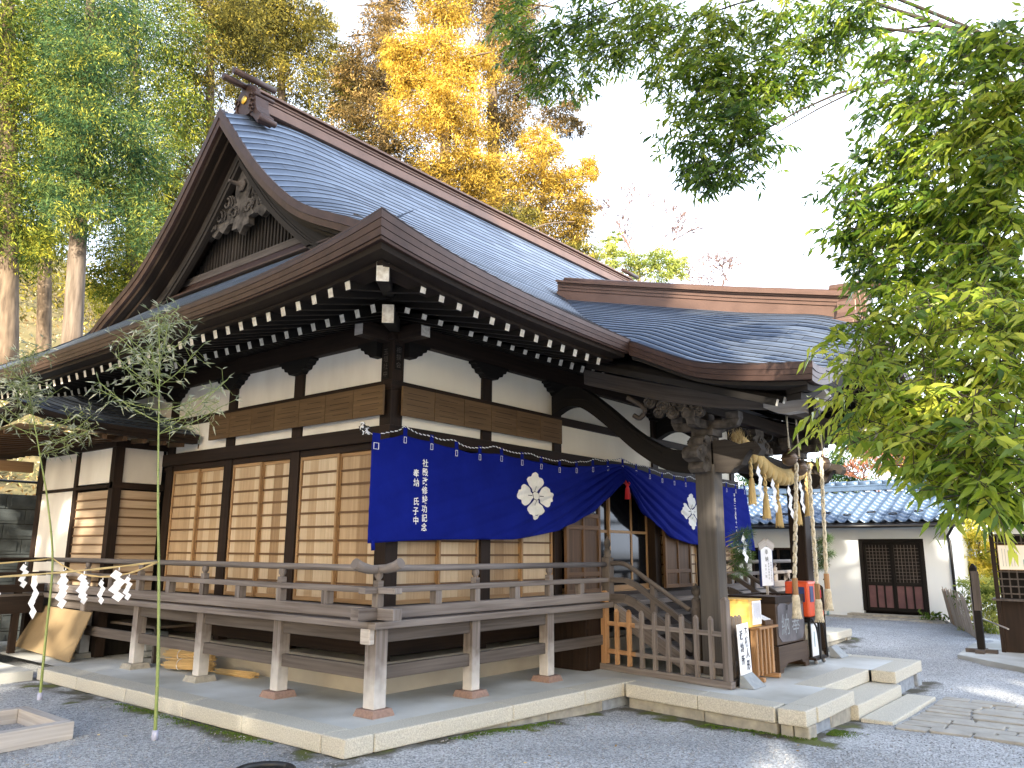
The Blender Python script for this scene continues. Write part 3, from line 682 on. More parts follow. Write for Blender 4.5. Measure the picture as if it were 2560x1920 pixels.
    for s in (1, -1):
        wing = [(.16, 5.50), (.22, 5.70), (.36, 5.80), (.44, 5.72), (.56, 5.68), (.66, 5.52), (.80, 5.42), (.90, 5.28), (.86, 5.19), (.74, 5.24), (.66, 5.18), (.56, 5.27), (.46, 5.20), (.34, 5.30), (.28, 5.30)]
        c.prism([(YR+s*a, z) for a, z in wing], (X+.02, 0, 0), (0, 1, 0), (0, 0, 1), (1, 0, 0), .07)
        for (a, z, r) in ((.36, 5.62, .11), (.52, 5.45, .12), (.70, 5.33, .08), (.17, 5.42, .10), (.82, 5.25, .05)):
            sp = [(X-.012, YR+s*(a+r*(1-t)*math.cos(t*9)), z+r*(1-t)*math.sin(t*9)) for t in [i/16*.85 for i in range(17)]]
            c.tube(sp, [.022-.008*i/16 for i in range(17)], 6)
            sp2 = [(X-.004, YR+s*(a+r*1.12*math.cos(q)), z+r*1.12*math.sin(q)) for q in [i*.45 for i in range(9)]]
            c.tube(sp2, .013, 5)
    c.v = [(x, YR+(y-YR)*1.0-.03, 5.42+(z-5.06)*.92) for x, y, z in c.v]
    g = c.build('gable_pendant', 'carved grey wood', HALL, bevel=.008)
    k = MB(); k.lathe((X-.02, YR-.03, 6.10), [(.10, 0), (.095, .02), (.06, .03), (.03, .05), (.022, .18), (.018, .2)], 6, (-1, 0, 0)); k.build('pendant_boss', 'dim grey wood', g)
verge()
def ridge():
    Z0 = 7.22
    lay = [(.16, 0, .13), (.13, .132, .155), (.145, .157, .18), (.13, .182, .205), (.145, .207, .23), (.13, .232, .25), (.18, .252, .285)]
    m = MB(); m2 = MB(); x0, x1 = 5.40, mirR(5.40)
    for w_, a, b in lay: (m if a == 0 else m2).box(x0, x1, YR-w_, YR+w_, Z0+a, Z0+b)
    R = m.build('ridge', 'copper light', HALL, bevel=.005); m2.build('ridge_layers', 'copper light', R, bevel=.004)
    t = MB(); t.tube([(x0-.05, YR, Z0+.315), (x1+.05, YR, Z0+.315)], .055, 12); t.build('ridge_roll', 'copper trim', R)
    for sx in (1, -1):
        g = lambda x: x if sx == 1 else mirR(x)
        o = MB()
        sh = [(-.20, -.12), (-.24, .12), (-.28, .30), (-.16, .46), (0, .54), (.16, .46), (.28, .30), (.24, .12), (.20, -.12)]
        o.prism([(YR+a, Z0+b) for a, b in sh], (g(5.72), 0, 0), (0, 1, 0), (0, 0, 1), (sx*1, 0, 0), .12)
        o.prism([(YR+a*1.12, Z0+.02+b*1.06) for a, b in sh], (g(5.76), 0, 0), (0, 1, 0), (0, 0, 1), (sx*1, 0, 0), .10)
        for s in (1, -1):   # side fins with scrolls resting on the slope
            fin = [(.20, .28), (.34, .20), (.36, .02), (.42, -.12), (.56, -.24), (.58, -.36), (.46, -.40), (.30, -.22), (.16, -.12)]
            o.prism([(YR+s*a, Z0+b) for a, b in fin], (g(5.74), 0, 0), (0, 1, 0), (0, 0, 1), (sx*1, 0, 0), .28)
            o.tube([(g(5.70), YR+s*.53, Z0-.33), (g(6.08), YR+s*.53, Z0-.33)], .062, 12)
            o.tube([(g(5.72), YR+s*.30, Z0+.26), (g(6.15), YR+s*.30, Z0+.26)], .04, 10)
            for (a, b, r) in ((.22, .22, .06), (.27, .10, .055), (.24, .0, .05), (.30, -.08, .045)):
                o.tube([(g(5.705), YR+s*(a+r*math.cos(q)), Z0+b+r*math.sin(q)) for q in [i*.6 for i in range(10)]], .018, 6)
        tr = lambda v: (g(5.30)+(v[0]-g(5.72))*.72, YR+(v[1]-YR)*.72, Z0-.03+(v[2]-Z0)*.72); o.v = [tr(v) for v in o.v]
        oo = o.build('ridge_end_ornament', 'copper trim', R, bevel=.01)
        c = MB(); c.lathe((g(5.715), YR-.0, Z0+.22), [(.085, 0), (.085, .012), (.07, .02), (.02, .03)], 16, (-sx, 0, 0)); c.v = [tr(v) for v in c.v]; c.build('gold_crest', 'gold', oo)
        for (dy, dz, xa, xb) in ((0, .50, 5.25, 5.85), (-.17, .60, 5.35, 6.25), (.17, .60, 5.35, 6.25)):
            c = MB(); c.tube([(g(xa), YR+dy, Z0+dz), (g(xb), YR+dy, Z0+dz)], .062, 14); c.v = [tr(v) for v in c.v]; c.build('ridge_cylinder', 'copper trim', oo)
ridge()
# porch roof with curved (karahafu) front
ZR = [(2.0, 4.02), (2.65, 4.13), (4.1, 4.48), (6.4, 5.08), (7.2, 5.30)]
ZE = [(2.0, 3.03), (2.35, 3.03), (2.9, 3.09), (3.45, 3.2), (3.8, 3.34), (4.32, 3.59)]
ZES = [tuple(p)[:2] for p in spline([(a, b, 0) for a, b in ZE], 6)]
PY = 2.32
def xe(y): return 7.12+.18*smooth((min(y, 4.32)-2.6)/1.7)
def porch(x, y):
    ys_ = min(y, 4.32); X = min(x, mir(x)); t = (X-xe(y))/(AX-xe(y)); fr = 1-smooth((y-2.4)/2.0)
    g = (1-fr)*(t**.92)+fr*(.12*t+.88*t*t*(3-2*t))
    z = interp(y, ZR)-(interp(ys_, ZR)-interp(ys_, ZES))*(1-g)
    d = (y-PY)/.85
    if d < 1: z -= .20*(1-d)**2*t**.6
    return z
def porch_roof():
    m = MB()
    for s in (1, -1):
        def S(u, v, s=s):
            y = PY+(7.0-PY)*(1-u if s == 1 else u); x = xe(y)+(AX-.10-xe(y))*v; z = porch(x, y)
            return (x if s == 1 else mir(x), y, z)
        courses(m, S, 18, 46)
    pr = m.build('porch_roof', ['copper roof', 'dark gap'], HALL, fix=False)
    cop = MB(); wd = MB()
    for s in (1, -1):
        def fs(y, o, z, s=s): x = xe(y)-o; return (x if s == 1 else mir(x), y-(o if False else 0), interp(y, ZES)+z)
        ys = [PY+(4.36-PY)*i/20 for i in range(21)]
        ysm = lambda o: ys
        def fs2(u, o, z, s=s):
            y = (PY-o)+(4.34-(PY-o))*u; x = xe(y)-o; return (x if s == 1 else mir(x), y, interp(y, ZES)+z)
        us = [i/22 for i in range(23)]
        for p in ([(0, .014), (0, -.05), (-.4, -.05), (-.4, -.0)], [(-.006, -.053), (-.010, -.102), (-.4, -.102), (-.4, -.053)], [(-.014, -.105), (-.020, -.152), (-.4, -.152), (-.4, -.105)]): cop.sweep(fs2, us, p)
        for p in ([(-.08, -.154), (-.09, -.19), (-.6, -.19), (-.6, -.154)],): wd.sweep(fs2, us, p)
    def ff(u, o, z):
        a = xe(PY)-o; x = a+(mir(a)-a)*u; xx = max(xe(PY), min(mir(xe(PY)), x)); return (x, PY-o, porch(xx, PY)+z)
    us = [i/60 for i in range(61)]
    for p in ([(0, .014), (0, -.05), (-.3, -.05), (-.3, -.01)], [(-.006, -.053), (-.010, -.102), (-.3, -.102), (-.3, -.053)], [(-.014, -.105), (-.020, -.152), (-.3, -.152), (-.3, -.105)]): cop.sweep(ff, us, p)
    for p in ([(-.08, -.154), (-.09, -.21), (-.4, -.21), (-.4, -.154)], [(-.18, -.212), (-.19, -.27), (-.4, -.27), (-.4, -.212)]): wd.sweep(ff, us, p)
    bb = MB()
    for p in ([(-.26, -.312), (-.26, -.52), (-.33, -.52), (-.33, -.312)],): bb.sweep(ff, [i/60 for i in range(6, 55)], p)
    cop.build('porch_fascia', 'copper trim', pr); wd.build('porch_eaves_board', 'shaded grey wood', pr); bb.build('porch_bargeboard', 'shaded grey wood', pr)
    sf = MB()     # ceiling under the porch roof
    for i in range(14):
        for j in range(10):
            def q(a, b): x = 7.5+(mir(7.5)-7.5)*a/14; y = 2.7+(5.3-2.7)*b/10; return (x, y, porch(x, y)-.30)
            sf.quad(q(i, j), q(i+1, j), q(i+1, j+1), q(i, j+1))
    sf.build('porch_soffit', 'black wood', pr, fix=False)
    # ridge of the porch
    r = MB(); 
    def fr(y, o, z): return (AX+o, y, interp(y, ZR)+z)
    yy = [2.62+(6.95-2.62)*i/24 for i in range(25)]
    for (w_, a, b) in ((.16, -.06, .07), (.13, .073, .095), (.145, .098, .12), (.13, .123, .145), (.145, .148, .17), (.13, .173, .195), (.15, .198, .215), (.19, .218, .25)): r.sweep(fr, yy, [(-w_, a), (w_, a), (w_, b), (-w_, b)])
    rr = r.build('porch_ridge', 'copper light', pr)
    t = MB(); t.tube([(AX, y, interp(y, ZR)+.285) for y in [2.2+(6.9-2.2)*i/10 for i in range(11)]], .055, 10); t.build('ridge_roll', 'copper light', rr)
    o = MB(); Z0 = 4.13
    sh = [(-.17, -.10), (-.2, .1), (-.22, .24), (-.12, .34), (0, .38), (.12, .34), (.22, .24), (.2, .1), (.17, -.10)]
    o.prism([(AX+a, Z0+b) for a, b in sh], (0, 2.50, 0), (1, 0, 0), (0, 0, 1), (0, 1, 0), .12)
    o.prism([(AX+a*.7, Z0+.02+b*.8) for a, b in sh], (0, 2.46, 0), (1, 0, 0), (0, 0, 1), (0, 1, 0), .05)
    for s in (1, -1):
        fin = [(.16, .2), (.26, .14), (.28, .0), (.40, -.12), (.42, -.2), (.3, -.22), (.14, -.1)]
        o.prism([(AX+s*a, Z0+b) for a, b in fin], (0, 2.54, 0), (1, 0, 0), (0, 0, 1), (0, 1, 0), .22)
        o.tube([(AX+s*.36, 2.48, Z0-.14), (AX+s*.36, 2.85, Z0-.12)], .05, 10)
    o.tube([(AX, 2.2, Z0+.36), (AX, 2.9, Z0+.40)], .055, 10)
    o.build('ridge_end_ornament', 'copper light', rr, bevel=.008)
porch_roof()
# ---------------------------------------------------------------- walls of the hall
WX, WY = 5.5, 6.12; WXR, WYB = mir(5.5), 12.3
CX = [5.585, 7.03, 8.45, mir(8.45), mir(7.03), mir(5.585)]; CY = [6.205, 7.73, 9.12, 10.58, 12.2]
def columns():
    cs = .17
    for x in CX:
        m = MB(); m.box(x-cs/2, x+cs/2, WY, WY+cs, .60, 3.52); m.build('column', 'dark wood', HALL, bevel=.006)
    for y in CY[1:]:
        for s in (0, 1):
            x0 = WX if s == 0 else WXR-cs; m = MB(); m.box(x0, x0+cs, y-cs/2, y+cs/2, .60, 3.52); m.build('column', 'dark wood', HALL, bevel=.006)
columns()
def wallbands():
    pl_ = MB(); bm_ = MB(); bl = MB()
    # beams: (z0,z1,proud)
    for (z0, z1, p) in ((.60, .79, .03), (2.45, 2.61, .045), (2.38, 2.45, -.02), (2.99, 3.09, .012), (3.52, 3.78, .05)):
        bm_.box(WX-p, WXR+p, WY-p, WY+.12, z0, z1)
        bm_.box(WX-p, WX+.12, WY+.121, WYB, z0, z1); bm_.box(WXR-.12, WXR+p, WY+.121, WYB, z0, z1)
    bm_.build('tie_beams', 'dark wood', HALL, bevel=.005)
    f_ = .035
    segs = list(zip(CX, CX[1:]))
    for (a, b) in segs:
        for (z0, z1) in ((2.611, 2.989), (3.091, 3.519)):
            m = MB(); m.box(a+.085, b-.085, WY+f_, WY+f_+.05, z0, z1); m.build('plaster_panel', 'cream plaster', HALL)
    cy = [WY+.08]+CY[1:]
    for a, b in zip(cy, cy[1:]):
        for (z0, z1) in ((2.611, 2.989), (3.091, 3.519)):
            for s in (0, 1):
                m = MB(); x0 = WX+f_ if s == 0 else WXR-f_-.05
                if b > 10.4 and s == 0 and a > 10: z1_ = z1
                m.box(x0, x0+.05, a+.085, b-.085, z0, z1); m.build('plaster_panel', 'plaster', HALL)
    # back wall, ceiling, floor of the room (dark inside)
    bl.box(WX+.1, WXR-.1, WYB-.05, WYB, .6, 3.6); bl.box(WX+.12, WXR-.12, WY+.14, WYB-.06, 3.3, 3.34); bl.box(WX+.12, WXR-.12, WY+.14, WYB-.06, .68, .74)
    bl.build('inner_walls', 'black wood', HALL)
wallbands()
def donor_boards():
    # thin engraved boards hung in a row above the doors
    for k in range(6):
        a = 5.60+.475*k; m = MB(); m.box(a, a+.468, WY-.075, WY-.05, 2.715, 3.03)
        for z in (2.78, 2.84, 2.90, 2.96): m.box(a+.05+rnd.uniform(0, .03), a+.42-rnd.uniform(0, .1), WY-.0762, WY-.075, z, z+.004, mi=1)
        m.build('donor_board', ['donor board wood', 'black wood'], HALL)
    for k in range(7):
        a = 6.16+.478*k; m = MB(); m.box(WX-.075, WX-.05, a, a+.471, 2.715, 3.03)
        for z in (2.78, 2.84, 2.90, 2.96): m.box(WX-.0762, WX-.075, a+.05+rnd.uniform(0, .03), a+.42-rnd.uniform(0, .1), z, z+.004, mi=1)
        m.build('donor_board', ['donor board wood', 'black wood'], HALL)
donor_boards()
def brackets():
    # boat-shaped carved brackets over the columns
    pr = [(-.50, .0), (-.50, -.035), (-.44, -.045), (-.41, -.09), (-.34, -.10), (-.31, -.15), (-.22, -.165), (-.17, -.21), (.17, -.21), (.22, -.165), (.31, -.15), (.34, -.10), (.41, -.09), (.44, -.045), (.50, -.035), (.50, 0)]
    pr = [(a*.62, b*.8) for a, b in pr]
    for x in CX[1:-1]:
        m = MB(); m.prism([(x+a, 3.522+b) for a, b in pr], (0, WY-.075, 0), (1, 0, 0), (0, 0, 1), (0, 1, 0), .11); m.build('bracket', 'black wood', HALL, bevel=.004)
    for y in CY[1:]:
        m = MB(); m.prism([(y+a, 3.522+b) for a, b in pr], (WX-.075, 0, 0), (0, 1, 0), (0, 0, 1), (1, 0, 0), .11); m.build('bracket', 'black wood', HALL, bevel=.004)
    half = [(a, b) for a, b in pr if a >= 0]+[(0, -.17), (0, 0)]
    half = [(0, 0), (0, -.168), (.105, -.168), (.136, -.132), (.19, -.12), (.21, -.08), (.254, -.072), (.27, -.036), (.31, -.028), (.31, 0)]
    m = MB(); m.prism([(5.67+a, 3.522+b) for a, b in half], (0, WY-.075, 0), (1, 0, 0), (0, 0, 1), (0, 1, 0), .11)
    m.build('bracket', 'black wood', HALL); m = MB(); m.prism([(6.29+a, 3.522+b) for a, b in half], (WX-.075, 0, 0), (0, 1, 0), (0, 0, 1), (1, 0, 0), .11); m.build('bracket', 'black wood', HALL)
    # beam noses crossing at the corner, painted ends
    for (z0, z1, o) in ((3.50, 3.66, .40), (3.68, 3.84, .46)):
        m = MB(); m.beam((WX+.085, WY-o, (z0+z1)/2), (WX+.085, WY, (z0+z1)/2), .13, z1-z0-.01, capmi=1); m.build('beam_nose', ['dark wood', 'wood end paint'], HALL, bevel=.006)
        m = MB(); m.beam((WX-o, WY+.085, (z0+z1)/2-.003), (WX, WY+.085, (z0+z1)/2-.003), .13, z1-z0-.01, capmi=1); m.build('beam_nose', ['dark wood', 'bleached wood'], HALL, bevel=.006)
    # carved name plates on the corner column
    for (nm, ch, o, ex, en) in (('a', '玉垣社中', (WX-.004, 6.25, 3.42), (0, -1, 0), (-1, 0, 0)), ('b', '相撲会', (5.66-.115, WY-.004, 3.44), (1, 0, 0), (0, -1, 0))):
        m = MB(); o = Vector(o); ex = Vector(ex); en = Vector(en)
        ns = len(ch)
        m.prism([(-.01, .03), (.085, .03), (.085, -.078*ns), (-.01, -.078*ns)], tuple(o+Vector((0, 0, 0))), ex, (0, 0, 1), en, .004)
        textmesh(m, ch, .072, tuple(o+en*.006+Vector((0, 0, -.045))), ex, (0, 0, 1), mi=1); m.build('name_plate', ['black wood', 'carved grey wood'], HALL, fix=False)
brackets()
def board_door(o, ex, en, w_, z0, z1, rows, left=True):
    """sliding door: frame, vertical boards, dark horizontal battens"""
    o, ex, en = Vector(o), Vector(ex), Vector(en)
    def B(mb, a, b, za, zb, d0, d1, mi=0, alongz=False):
        p = lambda u, z, d: tuple(o+ex*u+en*d+Vector((0, 0, z)))
        if alongz or (zb-za) > (b-a): mb.hexa([p(a, za, d0), p(b, za, d0), p(b, za, d1), p(a, za, d1), p(a, zb, d0), p(b, zb, d0), p(b, zb, d1), p(a, zb, d1)], mi)
        else: mb.hexa([p(a, za, d0), p(a, zb, d0), p(a, zb, d1), p(a, za, d1), p(b, za, d0), p(b, zb, d0), p(b, zb, d1), p(b, za, d1)], mi)
    fr = MB(); st = .032
    B(fr, 0, st, z0, z1, 0, .03); B(fr, w_-st, w_, z0, z1, 0, .03); B(fr, st, w_-st, z1-.04, z1, 0, .028); B(fr, st, w_-st, z0, z0+.045, 0, .028)
    door = fr.build('board_door', 'golden frame wood', HALL, bevel=.003)
    bd = MB(); x = st; 
    while x < w_-st-.02:
        bw = min(rnd.uniform(.11, .19), w_-st-x); B(bd, x, x+bw-.002, z0+.04, z1-.035, .002, .010+rnd.uniform(0, .002), mi=rnd.choice((0, 0, 1, 1, 2)), alongz=True); x += bw
    bd.build('boards', ['honey wood', 'honey wood light', 'honey wood brown'], door)
    bt = MB(); n = rows; h = (z1-z0-.085)/n
    for k in range(1, n): z = z0+.045+h*k; B(bt, st, w_-st, z-.011, z+.011, .011, .026)
    bt.build('battens', 'batten wood', door)
def doors():
    z0, z1 = .80, 2.378
    for (a, b) in ((CX[0], CX[1]), (CX[1], CX[2]), (CX[3], CX[4]), (CX[4], CX[5])):
        a += .09; b -= .09; h = (b-a)/2
        board_door((a, WY+.09, 0), (1, 0, 0), (0, -1, 0), h+.015, z0, z1, 10); board_door((a+h-.015, WY+.055, 0), (1, 0, 0), (0, -1, 0), h+.015, z0, z1, 10)
    cy = [WY+.085]+CY[1:4]
    for a, b in zip(cy, cy[1:]):
        a += .09; b -= .09; h = (b-a)/2
        board_door((WX+.055, a+h-.015, 0), (0, 1, 0), (-1, 0, 0), h+.015, z0, z1, 10); board_door((WX+.09, a, 0), (0, 1, 0), (-1, 0, 0), h+.015, z0, z1, 10)
    # middle bay: glazed sliding doors
    y = WY+.10
    for (a, b) in ((8.54, 9.18), (9.18, 9.86), (9.82, 10.46), (10.42, 10.96)):
        m = MB(); yy = y if a in (8.54, 9.82) else y+.03
        for (p, q, r, s) in ((a, a+.04, z0, z1), (b-.04, b, z0, z1), (a+.04, b-.04, z1-.05, z1), (a+.04, b-.04, z0, z0+.07), (a+.04, b-.04, 1.60, 1.64)): m.box(p, q, yy, yy+.028, r, s)
        g = m.build('glass_door', 'golden frame wood', HALL, bevel=.003)
        m = MB(); m.box(a+.04, b-.04, yy+.012, yy+.016, z0+.07, z1-.05); m.build('pane', 'glass', g)
    boxo('door_threshold', 'golden frame wood', HALL, 8.54, 10.97, WY+.03, WY+.17, .76, .80)
    # panelled folding leaves either side of the glazed doors
    for (o, ex, w_) in (((8.50, WY-.05, 0), Vector((1, 0, 0)), .80), ((11.10, WY-.05, 0), Vector((1, 0, 0)), .86)):
        en = Vector((0, -1, 0)); o = Vector(o)
        def B(mb, a, b, za, zb, d0, d1, mi=0):
            p = lambda u, z, d: tuple(o+ex*u+en*d+Vector((0, 0, z)))
            if (zb-za) > (b-a): mb.hexa([p(a, za, d0), p(b, za, d0), p(b, za, d1), p(a, za, d1), p(a, zb, d0), p(b, zb, d0), p(b, zb, d1), p(a, zb, d1)], mi)
            else: mb.hexa([p(a, za, d0), p(a, zb, d0), p(a, zb, d1), p(a, za, d1), p(b, za, d0), p(b, zb, d0), p(b, zb, d1), p(b, za, d1)], mi)
        m = MB(); s = .05
        for x in (0, w_/2-.02, w_-s): B(m, x, x+(s if x != w_/2-.02 else .04), z0, z1, 0, .045)
        for z in (z0, 1.02, 1.62, 1.78, z1-.06):
            for (p, q) in ((s, w_/2-.02), (w_/2+.02, w_-s)): B(m, p, q, z, z+.055, 0, .043)
        d = m.build('panelled_leaf', 'batten wood', HALL, bevel=.003)
        m = MB(); B(m, s, w_-s, z0+.03, 1.83, .012, .025); m.build('panel', 'brown wood', d)
        m = MB(); 
        for k in range(-12, 14):
            for sg in (1, -1):
                x0 = s+k*.06; z = 1.84
                for j in range(9): pass
                a = Vector((x0, 1.835)); L_ = .46; bq = a+Vector((sg*L_, L_)) if sg == 1 else Vector((x0+L_, 1.835)); 
                p0, p1 = (Vector((x0, 1.835)), Vector((x0+L_, 1.835+L_))) if sg == 1 else (Vector((x0+L_, 1.835)), Vector((x0, 1.835+L_)))
                # clip to the opening
                lo, hi = s, w_-s; d_ = p1-p0; t0, t1 = 0, 1
                if d_.x > 0: t0 = max(t0, (lo-p0.x)/d_.x); t1 = min(t1, (hi-p0.x)/d_.x)
                else: t0 = max(t0, (hi-p0.x)/d_.x); t1 = min(t1, (lo-p0.x)/d_.x)
                if t1-t0 < .05: continue
                q0, q1 = p0+d_*t0, p0+d_*t1; dd = .022 if sg == 1 else .028
                m.beam(tuple(o+ex*q0.x+en*dd+Vector((0, 0, q0.y))), tuple(o+ex*q1.x+en*dd+Vector((0, 0, q1.y))), .006, .008, up=en)
        m.build('diamond_lattice', 'carved grey wood', d)
doors()
def base_and_veranda():
    m = MB(); m.box(5.36, mir(5.36), 6.0, 12.4, -.02, .20); m.box(5.46, mir(5.46), 6.10, 12.3, .20, .27)
    m.build('plinth', 'foundation concrete', HALL, bevel=.008)
    m = MB(); m.box(5.62, mir(5.62), 6.24, 12.2, .42, .60); m.box(5.5, mir(5.5), 6.14, 6.22, .32, .50)
    for x in CX: m.box(x-.06, x+.06, 6.15, 6.27, .27, .6)
    for y in CY: m.box(5.52, 5.64, y-.06, y+.06, .27, .6)
    m.box(5.5, 5.58, 6.22, 12.2, .32, .50); m.build('sill_beams', 'dark wood', HALL)
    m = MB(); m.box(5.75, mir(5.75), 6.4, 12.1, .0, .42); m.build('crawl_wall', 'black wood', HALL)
    EX, EY = 4.60, 5.21; xs_, xe_ = 8.32, mir(8.32)          # outer edge of the floor; stair opening
    fl = MB(); 
    # floor boards: front run boards perpendicular to wall, side run likewise
    x = EX+.1
    while x < mir(EX)-.1: fl.box(x, x+.118, EY+.09, WY-.031, .70, .742); x += .12
    y = WY-.03
    while y < 12.3: fl.box(EX+.09, WX-.031, y, y+.118, .70, .742); fl.box(mir(WX-.031), mir(EX+.09), y, y+.118, .70, .742); y += .12
    fl.build('veranda_floor', 'grey wood', HALL)
    ed = MB(); ed.box(EX, mir(EX), EY, EY+.088, .695, .755); ed.box(EX, EX+.088, EY+.09, 12.4, .695, .755); ed.box(mir(EX+.088), mir(EX), EY+.09, 12.4, .695, .755)
    ed.build('veranda_edge', 'grey wood', HALL, bevel=.006)
    # posts with footing stones
    PXs = [4.735, 5.94, 7.14, mir(7.14), mir(5.94), mir(4.735)]; PYs = [6.68, 8.06, 9.46, 10.87, 12.25]
    P = [(x, 5.335) for x in PXs]+[(4.735, y) for y in PYs]+[(mir(4.735), y) for y in PYs[:2]]
    for (x, y) in P:
        s = .068 if (x, y) == P[0] else .058
        m = MB(); m.box(x-s, x+s, y-s, y+s, .055, .69); po = m.build('veranda_post', 'post wood', HALL, bevel=.006)
        t = .105; b = .125; m = MB(); m.hexa([(x-b, y-b, -.004), (x+b, y-b, -.004), (x+b, y+b, -.004), (x-b, y+b, -.004), (x-t, y-t, .055), (x+t, y-t, .055), (x+t, y+t, .055), (x-t, y+t, .055)])
        m.build('footing_stone', 'reddish stone' if y < 8 else 'rough granite', po, bevel=.004)
    for c in ((EX+.06, xs_+.02, 5.305, 5.365, .575, .685), (xe_, mir(EX+.06), 5.305, 5.365, .575, .685), (4.705, 4.765, 5.40, 12.3, .575, .685), (mir(4.765), mir(4.705), 5.40, 9, .575, .685)): boxo('veranda_beam', 'dim grey wood', HALL, *c, bevel=.004)
    for c in ((4.80, xs_, 5.31, 5.36, .275, .385), (xe_, mir(4.8), 5.31, 5.36, .275, .385), (4.71, 4.76, 5.40, 12.3, .275, .385)): boxo('brace_rail', 'dim grey wood', HALL, *c, bevel=.004)
    m = MB(); m.beam((4.60, 5.335, .635), (4.66, 5.335, .635), .12, .13, capmi=0); m.build('beam_end', 'bleached wood', HALL, bevel=.01)
    j = MB()
    for x in (5.2, 5.94, 6.6, 7.14, 7.8): j.box(x-.04, x+.04, 5.37, 6.1, .58, .69)
    for y in PYs: j.box(4.78, 5.5, y-.04, y+.04, .58, .69)
    j.build('floor_joists', 'brown wood', HALL)
    # dark board wall under the veranda beside the stairs
    m = MB()
    for k in range(7): m.box(7.95+.0, 7.985, 5.38+.09*k, 5.466+.09*k, .0, .57)
    m.box(7.99, 8.30, 5.365, 5.39, 0, .57); m.build('skirting_boards', 'dark wood', HALL)
    # railing
    RX, RY = 4.70, 5.30
    # upturned crossing ends at the corner
    for ex in (0, 1):
        pts = [(4.95, RY, 1.19), (4.80, RY, 1.187), (4.70, RY, 1.18), (4.60, RY, 1.183), (4.50, RY, 1.205), (4.43, RY, 1.235)] if ex == 0 else [(RX, 5.55, 1.19), (RX, 5.40, 1.187), (RX, 5.30, 1.186), (RX, 5.20, 1.189), (RX, 5.10, 1.21), (RX, 5.03, 1.24)]
        top = MB(); top.tube([((xs_-.06, RY, 1.19) if ex == 0 else (RX, 12.3, 1.19))]+pts, [.030, .030, .032, .036, .040, .044, .046], 10); top.build('handrail', 'grey wood', HALL)
    top = MB(); top.tube([(xe_+.06, RY, 1.19), (mir(RX), RY, 1.19)], .030, 10); top.build('handrail', 'grey wood', HALL)
    for (a, b, z0, z1, w_) in ((4.52, xs_-.02, .985, 1.035, .045), (4.45, xs_-.02, .772, .868, .05)):
        for c in ((a, b, RY-w_, RY+w_, z0, z1), (xe_+.02, mir(a), RY-w_, RY+w_, z0, z1), (RX-w_, RX+w_, RY+w_+.002, 12.3, z0, z1), (RX-w_, RX+w_, RY-.25, RY-w_-.002, z0, z1)): boxo('rail', 'grey wood', HALL, *c, bevel=.006)
    po = MB()
    def post(x, y, full):
        m = MB(); s = .036 if full else .04
        m.box(x-s, x+s, y-s, y+s, .868, .985)
        if full:
            m.box(x-.032, x+.032, y-.032, y+.032, 1.035, 1.09); m.lathe((x, y, 0), [(.022, 1.09), (.022, 1.10), (.036, 1.12), (.038, 1.14), (.032, 1.165)], 8)
        m.build('rail_post' if full else 'rail_strut', 'grey wood', HALL, bevel=.004)
    post(RX, RY, True)
    for x, fl_ in ((5.40, 0), (5.94, 1), (6.55, 0), (7.14, 1), (7.72, 0)): post(x, RY, fl_); post(mir(x), RY, fl_)
    for y, fl_ in ((5.98, 0), (6.68, 1), (7.37, 0), (8.06, 1), (8.76, 0), (9.46, 1), (10.16, 0), (10.87, 1), (11.6, 0)): post(RX, y, fl_)
base_and_veranda()
